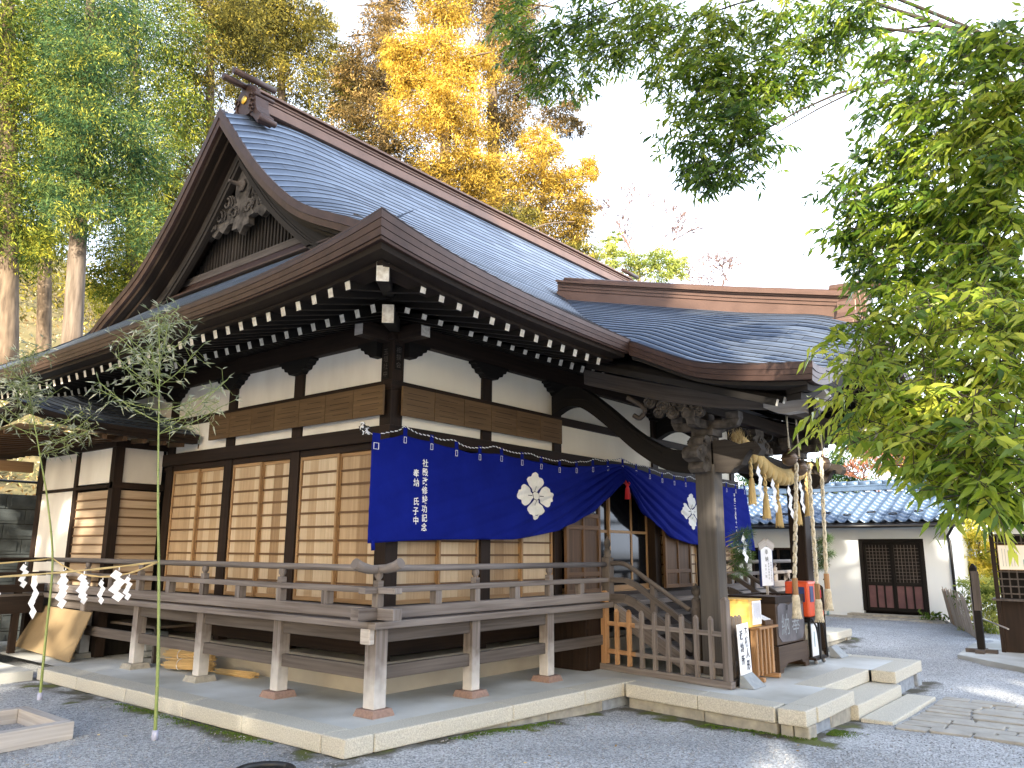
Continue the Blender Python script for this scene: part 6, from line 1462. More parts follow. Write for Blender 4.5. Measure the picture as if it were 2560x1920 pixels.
# ---------------------------------------------------------------- right side: storehouse, fence, notice board
def shed():
    r = empty('storehouse', (22, 7, -.15), 'white plastered storehouse with blue grey wavy tile roof and lattice doors', 'building')
    X = 20.5; y0, y1 = 3.93, 12.5; zt_ = 2.0; XB = 24.6; gz_ = -.16
    da, db = 4.47, 5.90
    for (a, b, z0, z1) in ((y0, da, gz_, zt_), (db, 7.2, gz_, zt_), (7.2, 8.6, gz_, .35), (7.2, 8.6, 1.45, zt_), (8.6, y1, gz_, zt_), (da, db, 1.66, zt_)):
        m = MB(); m.box(X, X+.14, a, b, z0, z1); m.build('front_wall', 'blue plaster', r)
    m = MB(); m.prism([(X+.141, gz_), (XB, gz_), (XB, zt_), (22.5, 2.85), (X+.141, zt_)], (0, y0+.002, 0), (1, 0, 0), (0, 0, 1), (0, 1, 0), .12); m.build('end_wall', 'blue plaster', r)
    boxo('inner_walls', 'black wood', r, X+.2, XB, y0+.3, y1, -.2, 1.9)
    w_ = MB(); w_.box(X+.05, X+.09, 7.2, 8.6, .35, 1.45); f_ = w_.build('window', 'glass', r)
    w_ = MB()
    for y in (7.2, 7.88, 8.56): w_.box(X-.01, X+.05, y, y+.05, .35, 1.45)
    for z in (.35, 1.40, .75): w_.box(X-.008, X+.045, 7.25, 8.56, z, z+.05)
    w_.build('window_frame', 'dark wood', f_)
    m = MB(); m.box(X-.015, X+.1, da, da+.07, .0, 1.66); m.box(X-.015, X+.1, db-.07, db, 0, 1.66); m.box(X-.015, X+.1, da+.07, db-.07, 1.58, 1.66); m.build('door_frame', 'black wood', r)
    for k in range(2):
        a = da+.08+k*.635; b = a+.63; d = MB(); xo = X+.02+.03*k
        for (p, q, z0, z1) in ((a, a+.05, .0, 1.57), (b-.05, b, .0, 1.57), (a+.05, b-.05, 1.52, 1.57), (a+.05, b-.05, .58, .66), (a+.05, b-.05, 0, .08)): d.box(xo, xo+.035, p, q, z0, z1)
        for j in range(1, 3): y = a+.05+.53*j/3; d.box(xo, xo+.033, y-.018, y+.018, .08, .58)
        D = d.build('lattice_door', 'black wood', r); d = MB()
        for j in range(1, 7): y = a+.05+.53*j/7; d.box(xo+.01, xo+.02, y-.006, y+.006, .66, 1.52)
        for j in range(1, 11): z = .66+.86*j/11; d.box(xo+.021, xo+.027, a+.05, b-.05, z-.006, z+.006)
        d.build('grid', 'dim grey wood', D); boxo('panel', 'maroon panel', D, xo+.022, xo+.03, a+.05, b-.05, .08, .58); boxo('dark_backing', 'black wood', D, xo+.031, xo+.034, a+.05, b-.05, .66, 1.52)
    # tiles: wavy courses
    E_, Rz, Rx, Ez = X-.55, 2.92, 22.3, 2.06; rt = MB(); rows = 11; NY = 520; ya, yb = y0-.35, y1+.3; pw = .27
    def wav(y, off):
        t = ((y/pw+off) % 1.0); return .030*math.cos(2*math.pi*t)+.008*math.cos(4*math.pi*t)
    for (xe_, sg) in ((E_, 1), (2*Rx-E_, -1)):
        for k in range(rows):
            t0, t1 = k/rows, (k+1)/rows+.01; i0 = len(rt.v)
            for j in range(NY+1):
                y = ya+(yb-ya)*j/NY; w0 = wav(y, 0)
                sx = lambda t: xe_+(Rx-xe_)*t
                z0 = Ez+(Rz-Ez)*t0+w0+.030; z1 = Ez+(Rz-Ez)*t1+w0
                dx = -.02*math.cos(2*math.pi*((y/pw) % 1))*sg
                rt.v += [(sx(t0)+dx, y, z0-.035), (sx(t0)+dx, y, z0), (sx(t1), y, z1)]
            for j in range(NY): A = i0+3*j; rt.face((A, A+3, A+4, A+1), ((0, 0),)*4, True); rt.face((A+1, A+4, A+5, A+2), ((0, 0),)*4, True)
    T = rt.build('tiled_roof', 'roof tile', r, fix=False)
    m = MB()
    for (w2, a, b) in ((.16, .02, .08), (.13, .082, .13), (.15, .132, .17)): m.box(Rx-w2, Rx+w2, ya+.05, yb, Rz+a, Rz+b)
    n = int((yb-ya)/.3)
    for k in range(n): m.tube([(Rx, ya+.3*k+.01, Rz+.21), (Rx, ya+.3*k+.30, Rz+.205)], [.085, .075], 10)
    m.build('ridge_tiles', 'roof tile', T)
    for (y, t) in [(5.0+.52*i, .12+.07*(i % 2)) for i in range(-1, 9)]:
        m = MB(); x = E_+(Rx-E_)*t; z = Ez+(Rz-Ez)*t+.075; m.tube([(x+.05*math.cos(q), y+.09*math.sin(q), z+.02*math.cos(q)) for q in [i*math.pi/8 for i in range(17)]], .014, 6); m.build('snow_guard', 'black metal', T)
    m = MB(); m.box(E_-.02, E_+.08, ya, yb, 1.93, 2.02); m.box(E_+.081, X-.01, ya, yb, 1.975, 2.01); m.build('eaves_board', 'black wood', r)
    m = MB(); m.tube([(E_-.07, ya, 1.95), (E_-.07, yb, 1.95)], .045, 8); m.build('gutter', 'black metal', r)
    m = MB(); m.tube([(E_-.07, ya+.12, 1.93), (X-.04, y0+.02, 1.72), (X-.04, y0-.02, 1.6), (X-.04, y0-.02, -.1)], .032, 8); m.build('downpipe', 'black metal', r)
    m = MB(); m.box(X-.32, X-.001, da-.25, db+.3, -.2, -.06); m.hexa([(X-.75, da-.5, -.2), (X-.33, da-.5, -.2), (X-.33, db+.9, -.2), (X-.75, db+.9, -.2), (X-.68, da-.4, -.11), (X-.33, da-.4, -.11), (X-.33, db+.8, -.11), (X-.68, db+.8, -.11)]); m.box(X-.1, X-.002, y0, y1, -.2, .03) if False else None
    m.build('stone_step', 'rough granite', r, bevel=.01)
shed()
def bamboo_fence():
    r = empty('bamboo_screen', (19, 3.6, -.15), 'leaning weathered split bamboo screen fence beside the white storehouse', 'fence')
    a, b = Vector((20.1, 3.98, -.18)), Vector((17.4, 3.05, -.22)); n = 38
    mm = {0: MB(), 1: MB()}
    for k in range(n):
        t = k/n; p = a+(b-a)*t; h = (.75+.05*math.sin(k*1.7)+rnd.uniform(-.03, .03)); lean = Vector((.02, .12, 0)); m = MB()
        m.hexa([p+Vector((-.030, -.01, 0)), p+Vector((.030, .01, 0)), p+Vector((.030, .02, 0)), p+Vector((-.030, 0, 0)), p+lean+Vector((-.030, -.01, h)), p+lean+Vector((.030, .01, h)), p+lean+Vector((.030, .02, h)), p+lean+Vector((-.030, 0, h))])
        m.build('slat', 'orange wood' if k in (5, 6) else 'split bamboo', r)
    for z in (.25, .5): m = MB(); m.tube([a+Vector((0, .01+z*.1, z)), b+Vector((0, .01+z*.1, z))], .012, 6); m.build('cross_rail', 'split bamboo', r)
    m = MB(); p = Vector((17.1, 2.97, -.22)); m.tube([p, p+Vector((0, 0, .95))], .05, 8); m.build('end_post', 'split bamboo', r); m = MB(); p = Vector((16.9, 2.93, -.22)); m.tube([p, p+Vector((0, 0, .42))], .035, 8); m.build('short_post', 'split bamboo', r)
    m = MB(); m.tube([(17.1, 2.97, .22), (14.5, 2.1, .22)], .012, 6); m.build('guide_rail', 'bleached wood', r)
bamboo_fence()
def notice_board():
    zg = -.2; m = MB(); m.hexa([(12.42, .8, -.3), (14.42, 2.82, -.3), (17.5, 3.0, -.3), (17.5, .3, -.3), (12.42, .8, -.195), (14.42, 2.82, -.195), (17.5, 3.0, -.195), (17.5, .3, -.195)])
    tag(MB.build(m, 'concrete_pad', 'concrete', bevel=.01), kind='structure')
    r = empty('notice_shelter', (15.6, 2.1, zg), 'dark wooden notice shelter with lattice front and framed poster, cut by the right edge', 'notice board')
    # front face runs along -Y direction (faces the path)
    p0 = at(2484, 1480, 2, .80); 
    o = Vector((15.2, 2.33, zg)); d = Vector((.05, -1, 0)).normalized(); back = Vector((1, .05, 0)); n_ = -back
    def B(nm, mt, u0, u1, z0, z1, q0, q1, par=None, bev=0):
        P = lambda u, q, z: o+d*u+back*q+Vector((0, 0, z)); m = MB(); m.hexa([P(u0, q0, z0), P(u1, q0, z0), P(u1, q1, z0), P(u0, q1, z0), P(u0, q0, z1), P(u1, q0, z1), P(u1, q1, z1), P(u0, q1, z1)]); return m.build(nm, mt, par or r, bevel=bev)
    B('lower_cabinet', 'dark wood', .06, 1.7, .0, .80, .06, .5); B('ledge', 'dim grey wood', -.05, 1.75, .80, .83, -.06, .55)
    B('post', 'dark wood', 0, .06, .0, 2.15, 0, .06); B('post', 'dark wood', 1.5, 1.56, .0, 2.15, 0, .06); B('backing', 'black wood', .06, 1.5, .83, 2.1, .2, .22)
    for k in range(13): B('lattice_bar', 'dim grey wood', .10+.11*k, .12+.11*k, .84, 2.05, .05, .062)
    for k in range(10): B('lattice_bar', 'dim grey wood', .06, 1.5, .90+.115*k, .92+.115*k, .037, .049)
    f_ = B('poster_frame', 'golden frame wood', .10, 1.0, 1.28, 1.68, .0, .03); B('poster', 'cream plaster', .11, .99, 1.29, 1.67, -.006, 0, f_)
    for k in range(6): B('poster_text', 'steel', .16+.04*k, .165+.04*k, 1.34, 1.62-.01*k, -.009, -.007, f_)
    B('poster_picture', 'turquoise pipe', .44, .52, 1.33, 1.45, -.009, -.007, f_); B('top_plaque', 'white plastic', .08, .9, 1.85, 2.0, -.02, .0); B('roof', 'black wood', -.4, 2.0, 2.15, 2.22, -.5, .9)
    r = empty('signpost', (14.9, 2.42, zg), 'dark square wooden post with pointed top and a small plank sign', 'post'); x, y = 14.92, 2.60
    y = 2.56; m = MB(); s = .05; m.box(x-s, x+s, y-s, y+s, zg+.02, 1.12); m.hexa([(x-s, y-s, 1.121), (x+s, y-s, 1.121), (x+s, y+s, 1.121), (x-s, y+s, 1.121), (x-.01, y-.01, 1.18), (x+.01, y-.01, 1.18), (x+.01, y+.01, 1.18), (x-.01, y+.01, 1.18)]); m.build('post', 'black wood', r)
    boxo('plank', 'dim grey wood', r, x-.075, x-.052, y-.08, y+.03, .45, 1.06); m = MB(); m.box(x-.22, x+.2, y-.06, y+.06, zg+.005, zg+.06); m.box(x-.06, x+.06, y-.22, y-.061, zg+.005, zg+.06); m.box(x-.06, x+.06, y+.061, y+.22, zg+.005, zg+.06); m.build('foot', 'dim grey wood', r)
notice_board()
def tap_and_slab():
    p = at(2094, 1540, 2, -.15); p = Vector((19.9, 6.55, -.15)); m = MB(); m.tube([p, p+Vector((0, 0, .25))], .03, 8); r = empty('water_pipe', p, 'thin turquoise standpipe by the storehouse wall', 'pipe'); m.build('sleeve', 'turquoise pipe', r); m = MB(); m.tube([p+Vector((0, 0, .2)), p+Vector((-.02, .02, .82))], .017, 6); m.build('pipe', 'turquoise pipe', r); m = MB(); m.tube([p+Vector((-.08, .02, .86)), p+Vector((.04, .02, .84))], .018, 6); m.build('tap', 'black metal', r)
tap_and_slab()
SHADE = [(-16.9, 2.0, 12.5, 2.6, 550, 0.25), (-14.8, -0.2, 17.5, 2.4, 380, 0.25), (-13.7, -2.8, 18, 1.8, 1000, 0.25), (-11.9, -4.7, 18, 2.3, 2600, 0.25), (-11.1, -7.1, 17, 1.7, 3000, 0.25), (-16.2, -5.4, 19, 1.8, 900, 0.25), (-7.7, -8.3, 10.2, 1.3, 1500, 0.25), (-7.0, -9.3, 9.6, 0.7, 700, 0.25), (-3.7, -10.8, 13, 1.4, 2200, 0.25), (-4.7, -9.2, 14, 1.3, 1500, 0.5), (-3.1, -12.6, 13, 1.5, 2200, 0.25)]  # added trees out of view that keep sun off hall and yard
# ---------------------------------------------------------------- trees
def crown(name, matn, blobs, size, parent, dens=1/9, aspect=.22, droop=.45, base=.46, var=.27, clump=.16, jit=.09):
    """blobs: (x, y, rx, ry, dist, tint shift) photo-measured lobes turned into ellipsoids of real size"""
    C = []; T = []; S = []; DD = []
    for b in blobs:
        x, y, rx, ry, D = b[:5]; ts = b[5] if len(b) > 5 else 0; k = D/1988; c = far(x, y, D); R = np.array([rx*k, rx*k, ry*k])
        n = int(rx*ry*3.1*dens*2.6); nc = max(6, n//34)
        q = rng.normal(size=(nc, 3)); q /= np.linalg.norm(q, axis=1)[:, None]; q *= (rng.random(nc)**.42)[:, None]
        cc = np.array(c)+q*R; ct = base+ts+rng.normal(size=nc)*var
        idx = rng.integers(0, nc, n); sp = clump*math.sqrt(rx*ry)*k
        off = rng.normal(size=(n, 3))*sp*np.array([1, 1, .55]); C.append(cc[idx]+off); T.append(ct[idx]+rng.normal(size=n)*jit); S.append(rng.uniform(.6, 1.5, n)*size*k*9.5); cd_ = q*.7+rng.normal(size=q.shape)*.45; cd_[:, 2] -= .25; DD.append(cd_[idx]+rng.normal(size=(n, 3))*.42)
    C = np.concatenate(C); T = np.concatenate(T); S = np.concatenate(S)
    return leaves('crown', matn, C, S, T, parent, aspect=aspect, droop=droop*.4, dirs=np.concatenate(DD))
def trunk(parent, pts, r0, r1, matn='bark', limbs=(), n=9):
    m = MB(); c = spline(pts, 5); m.tube(c, [r0+(r1-r0)*i/(len(c)-1) for i in range(len(c))], n)
    t = m.build('trunk', matn, parent)
    for k, (a, b, r) in enumerate(limbs):
        m = MB(); a, b = Vector(a), Vector(b); mid = (a+b)/2+Vector((0, 0, (b-a).length*.08)); cc = spline([a, mid, b], 4); m.tube(cc, [r*(1-.75*i/(len(cc)-1)) for i in range(len(cc))], 6); m.build('limb', matn, parent)
    return t
def bgtree(name, label, cat, matn, xb, yb, D, blobs, size=1., r0=.25, xt=None, yt=-250, bark='bark', group='tall trees behind the hall', nl=7, **kw):
    p = far(xb, yb, D); gz_ = p.z; e = empty(name, (p.x, p.y, gz_-.2), label, cat, group)
    xt = xb+10 if xt is None else xt; top = far(xt, yt, D)
    pts = [p-Vector((0, 0, .3)), far(xb+(xt-xb)*.35, yb+(yt-yb)*.35, D), far(xb+(xt-xb)*.7, yb+(yt-yb)*.7, D), top]
    lm = []
    for k in range(nl):
        b = blobs[k % len(blobs)]; t = .25+.65*k/nl; a = far(xb+(xt-xb)*t, yb+(yt-yb)*t, D); y_ = yb+(yt-yb)*t; c = far(b[0]+rnd.uniform(-.6, .6)*b[2], y_-rnd.uniform(0, 60), D+rnd.uniform(-1, 1)); lm.append((a, c, r0*.3))
    trunk(e, pts, r0, r0*.25, bark, lm); crown(name, matn, blobs, size, e, **kw)
bgtree('cedar_tree', 'tall green cedar with bare pale trunk at the far left edge', 'tree', 'cedar green', 12, 900, 19, [(-40, 60, 130, 170, 19), (30, 280, 130, 150, 19, .1), (-30, 480, 130, 130, 19), (40, 620, 90, 70, 19, .2)], r0=.30, bark='pale bark')
bgtree('cedar_tree', 'slim green cedar, second trunk from the left', 'tree', 'cypress green', 112, 880, 22, [(120, 80, 120, 150, 22, .1), (150, 260, 110, 120, 22), (130, 430, 110, 110, 22, -.1), (110, 590, 90, 80, 22, .25)], r0=.18, bark='pale bark')
bgtree('cedar_tree', 'stout cedar with lit trunk, third from the left behind the eaves', 'tree', 'cypress green', 182, 860, 17.5, [(260, 60, 130, 120, 17.5), (200, 150, 90, 90, 16.8), (210, 320, 90, 110, 16.8), (190, 520, 70, 70, 16.8, .1), (230, 230, 120, 110, 18, .05), (300, 380, 130, 110, 17.5, -.05), (200, 470, 100, 80, 17.5), (330, 560, 90, 100, 17.5, .1)], xt=240, r0=.20, bark='bark')
bgtree('cedar_tree', 'dense green cedar left of the gable peak', 'tree', 'cedar green', 330, 800, 23, [(380, 90, 130, 130, 23), (400, 290, 120, 110, 23, .1), (340, 450, 100, 100, 23, .2), (330, 650, 90, 90, 23, .25), (270, 720, 60, 60, 23, .3)], r0=.2)
bgtree('cedar_tree', 'yellow green cedar rising directly behind the gable peak', 'tree', 'olive', 520, 700, 25, [(540, 60, 120, 120, 25, -.1), (500, 200, 110, 90, 25, .05), (470, 330, 70, 90, 25, .1), (440, 450, 70, 90, 25, .15), (400, 560, 70, 80, 25, .1), (380, 660, 60, 60, 25, .1), (590, 120, 80, 80, 25, -.1)], r0=.2, dens=1/8)
bgtree('cedar_tree', 'airy olive cedar with sky gaps between gable and golden tree', 'tree', 'olive', 700, 500, 28, [(800, 60, 60, 50, 28, .05), (640, 30, 90, 80, 28), (730, 30, 80, 60, 28), (760, 110, 90, 60, 28, -.1), (660, 140, 80, 60, 28), (740, 210, 100, 60, 28, .1), (850, 170, 100, 55, 28), (900, 250, 80, 60, 28, .05), (830, 270, 80, 60, 28), (680, 90, 110, 80, 28), (590, 20, 90, 80, 28), (900, 360, 80, 50, 28, .1), (620, 220, 60, 50, 28)], r0=.2, yt=-150, dens=1/8, clump=.16)
bgtree('cedar_tree', 'russet brown cedar left of the golden one', 'tree', 'russet', 960, 480, 27, [(990, -20, 90, 60, 27), (960, 60, 70, 60, 27, .1), (930, 130, 80, 60, 27, .05), (890, 200, 80, 50, 27, -.1), (920, 290, 100, 60, 27), (990, 370, 90, 60, 27, -.15), (970, 210, 80, 60, 27, -.2), (1040, 450, 80, 50, 27, -.1)], r0=.22, dens=1/7)
bgtree('golden_cedar', 'bright golden yellow autumn cedar towering behind the roof ridge', 'tree', 'golden', 1110, 560, 24, [(1110, 40, 80, 80, 24, .05), (1080, 150, 110, 80, 24, .15), (1130, 240, 100, 80, 24, .2), (1060, 290, 110, 70, 24, .1), (1190, 170, 70, 70, 24, .1), (1000, 130, 60, 60, 24, .05), (1200, 420, 80, 60, 24), (1160, 340, 90, 60, 24, .05), (1120, 430, 100, 70, 24, -.1), (1180, 500, 90, 60, 24, -.15), (1020, 200, 60, 50, 24, .1)], r0=.22, yt=-60, dens=1/6)
bgtree('cedar_tree', 'tall russet cedar right of the bright golden one', 'tree', 'russet', 1240, 600, 26, [(1180, -10, 120, 70, 26), (1290, 20, 90, 70, 26), (1270, 100, 100, 90, 26, .1), (1300, 210, 90, 70, 26, -.1), (1260, 320, 90, 80, 26, -.15), (1390, 290, 70, 40, 26, -.1), (1440, 250, 40, 20, 26, -.2), (1250, 460, 100, 60, 26, -.2), (1430, 320, 50, 25, 26, -.2)], r0=.28, yt=-200, dens=1/7, xt=1220)
bgtree('golden_cedar', 'smaller golden tipped cedar at the right end of the grove', 'tree', 'golden', 1352, 640, 22, [(1350, 360, 60, 50, 22, .12), (1340, 430, 90, 60, 22, .05), (1410, 470, 60, 60, 22, 0), (1470, 420, 35, 50, 22, .1), (1330, 530, 90, 60, 22, -.2), (1430, 560, 70, 60, 22, -.25), (1380, 620, 90, 50, 22, -.3), (1460, 510, 50, 30, 22, -.1)], r0=.11, yt=330, dens=1/6, bark='pale bark')
bgtree('cedar_tree', 'dull green cedar low behind the middle of the roof ridge', 'tree', 'olive', 1290, 660, 21, [(1290, 560, 70, 50, 21), (1240, 560, 60, 40, 21, -.1), (1440, 640, 60, 40, 21, .1)], r0=.12, yt=500, dens=1/8)
bgtree('bamboo_clump', 'yellow green bamboo clump showing above the porch ridge', 'bamboo', 'bamboo grove', 1590, 760, 26, [(1520, 640, 45, 45, 26, .15), (1580, 660, 55, 40, 26, -.05), (1640, 665, 55, 45, 26, -.1), (1680, 665, 40, 45, 26, .15), (1530, 600, 25, 22, 26)], r0=.05, yt=640, dens=1/8, group=None)
def bare(name, label, x, y, D, h, spread, matn, seed, lev=6, cat='bare tree', r=.07):
    R = random.Random(seed); p = far(x, y, D); e = empty(name, p, label, cat, 'leafless trees far behind' if cat == 'bare tree' else None); m = MB()
    def br(p, d, L_, r, l):
        q = p+d*L_; r = max(r, .012); m.tube([p, (p+q)/2+Vector((R.gauss(0, .03), R.gauss(0, .03), 0))*L_, q], [r, r*.85, r*.7], 4 if l < 4 else 5, caps=False)
        if l == 0: return
        for _ in range(3 if l < 4 else 3):
            dd = (d+Vector((R.gauss(0, spread), R.gauss(0, spread), R.gauss(.1, spread*.6)))).normalized(); br(q, dd, L_*R.uniform(.62, .85), r*.62, l-1)
    br(p, Vector((0, 0, 1)), h, r, lev); m.build('branches', matn, e)
bare('bare_tree', 'leafless pinkish tree right of the grove, above the porch ridge', 1600, 760, 32, 1.5, .42, 'pink twig', 5, r=.08)
bare('bare_tree', 'lower leafless pinkish tree farther right above the porch ridge', 1800, 830, 36, 1.2, .5, 'pink twig', 9, r=.07)
bare('red_twig_shrub', 'orange red leafless shrub glowing above the storehouse roof', 2200, 1300, 27, .75, .55, 'red twig', 21, lev=6, cat='shrub', r=.03)
bare('red_twig_shrub', 'orange red leafless shrub half hidden by leaves, right of the other', 2300, 1290, 26, .7, .55, 'red twig', 25, lev=6, cat='shrub', r=.03)
bgtree('evergreen_shrub', 'dark green evergreen behind the storehouse between porch pillars', 'shrub', 'cypress green', 1960, 1320, 27, [(1900, 1200, 60, 60, 27, -.2), (1980, 1210, 60, 50, 27, -.2), (2090, 1180, 60, 60, 27, -.1), (2130, 1230, 60, 40, 27, 0)], r0=.05, yt=1250, dens=1/9, group=None, nl=3)
bgtree('evergreen_shrub', 'green and rusty bushes far behind the right end of the roof', 'shrub', 'olive', 2400, 1320, 30, [(2200, 1120, 80, 70, 30, .1), (2350, 1160, 90, 90, 30, .1), (2500, 1180, 90, 90, 30)], r0=.05, yt=1200, dens=1/10, group=None, nl=3)
bgtree('maple_tree', 'bright yellow maple beside the storehouse end wall', 'tree', 'maple yellow', 2440, 1560, 23, [(2400, 1370, 50, 60, 23, .15), (2470, 1360, 60, 60, 23), (2430, 1440, 60, 40, 23, .1), (2520, 1420, 60, 70, 23, -.1), (2400, 1300, 50, 50, 23, .1)], r0=.06, yt=1330, dens=1/9, group=None, nl=4)
bgtree('green_bush', 'low green and rust bush behind the short fence posts', 'bush', 'bamboo grove', 2460, 1590, 19, [(2440, 1490, 45, 40, 19, -.3), (2500, 1500, 45, 50, 19, -.1), (2460, 1560, 50, 30, 19, .1)], r0=.03, yt=1520, dens=1/9, group=None, nl=2)
def undergrowth():
    N = 42000; x = rng.uniform(-24, 30, N); y = rng.uniform(27, 36, N); cl = np.sin(x*.9)*.8+np.sin(x*2.3+y)*.6
    z = np.array([gz(a, 14)+hz(a, b) for a, b in zip(x, y)])+rng.random(N)*(3.2+cl)*np.clip(1-(x-6)/16, .15, 1)-.3
    leaves('far_wood', 'olive', np.stack([x, y, z], 1), rng.uniform(.12, .28, N), np.clip(.55+.25*np.sin(x*1.7)*np.sin(z*1.3)+rng.normal(size=N)*.2, 0, 1), None, aspect=.35, tagargs=('hazy mass of olive and gold bushes far up the hillside', 'woods', None, 'stuff'))
    N = 42000; x = rng.uniform(-16, 12, N); y = 15+rng.random(N)**1.2*24; cl = rng.normal(size=(N,))*.2
    z = np.array([gz(a, 14)+hz(a, b) for a, b in zip(x, y)])+rng.random(N)**2*.5
    t = np.clip(.5+.3*np.sin(x*1.3+y*.7)+rng.normal(size=N)*.25, 0, 1)
    leaves('undergrowth', 'dead leaves', np.stack([x, y, z], 1), rng.uniform(.05, .15, N), t, None, aspect=.3, tagargs=('dry golden undergrowth and fallen leaves covering the hillside', 'undergrowth', None, 'stuff'))
    N = 24000; x = rng.uniform(-16, 8, N); y = 15.2+rng.random(N)*12; k = (np.sin(x*1.1)*np.sin(y*.9+x*.4) > .1); x, y = x[k], y[k]; N = len(x)
    z = np.array([gz(a, 14)+hz(a, b) for a, b in zip(x, y)])+rng.random(N)*.8
    leaves('green_undergrowth', 'bamboo grove', np.stack([x, y, z], 1), rng.uniform(.05, .12, N), rng.random(N), None, aspect=.3, tagargs=('yellow green bushes and saplings between the hillside trunks', 'bushes', None, 'stuff'))
undergrowth()
def fallen():
    N = 170; x = rng.uniform(1, 12, N); y = rng.uniform(2, 9, N); k = (x**2+y**2 > 9) & ~((x > 3.9) & (y > 4.5)); x, y = x[k], y[k]; N = len(x); z = np.array([gz(a, b) for a, b in zip(x, y)])+.016
    leaves('fallen_leaves', 'dead leaves', np.stack([x, y, z], 1), rng.uniform(.025, .055, N), rng.random(N), None, aspect=.4, dirs=np.stack([rng.normal(size=N), rng.normal(size=N), np.zeros(N)], 1), tagargs=('pale dead leaves scattered over the gravel', 'leaves', None, 'stuff'))
    p = at(2358, 1562, 2, -.16); N = 90; c = np.array((20.0, 4.28, -.05))+rng.normal(size=(N, 3))*np.array([.14, .14, .06]); e = empty('weed', (20.0, 4.28, -.16), 'small green weed growing at the corner of the storehouse step', 'weed'); leaves('leaves', 'weeds', c, .13, rng.random(N), e, aspect=.35)
    # moss tufts hugging the stones
    N = 5200; seg = rng.integers(0, 4, N); t = rng.random(N); A_ = np.array([(5.0, 4.74), (7.6, 2.60), (3.98, 8.2), (7.4, 2.6)]); B_ = np.array([(6.3, 4.68), (7.9, 2.62), (3.98, 5.6), (7.3, 3.6)]); c = A_[seg]+(B_[seg]-A_[seg])*t[:, None]
    nrm_ = np.array([(0, -1), (0, -1), (-1, 0), (-1, 0)])[seg]; c = c+nrm_*(np.abs(rng.normal(size=N))*.07)[:, None]*(.4+np.sin(t*17+seg)**2)[:, None]; z = np.array([gz(a, b) for a, b in c])+.008
    leaves('moss', 'weeds', np.stack([c[:, 0], c[:, 1], z], 1), rng.uniform(.008, .022, N), rng.uniform(.4, 1, N), None, aspect=.6, tagargs=('patches of green moss along the foot of the terrace stones', 'moss', None, 'stuff'))
fallen()
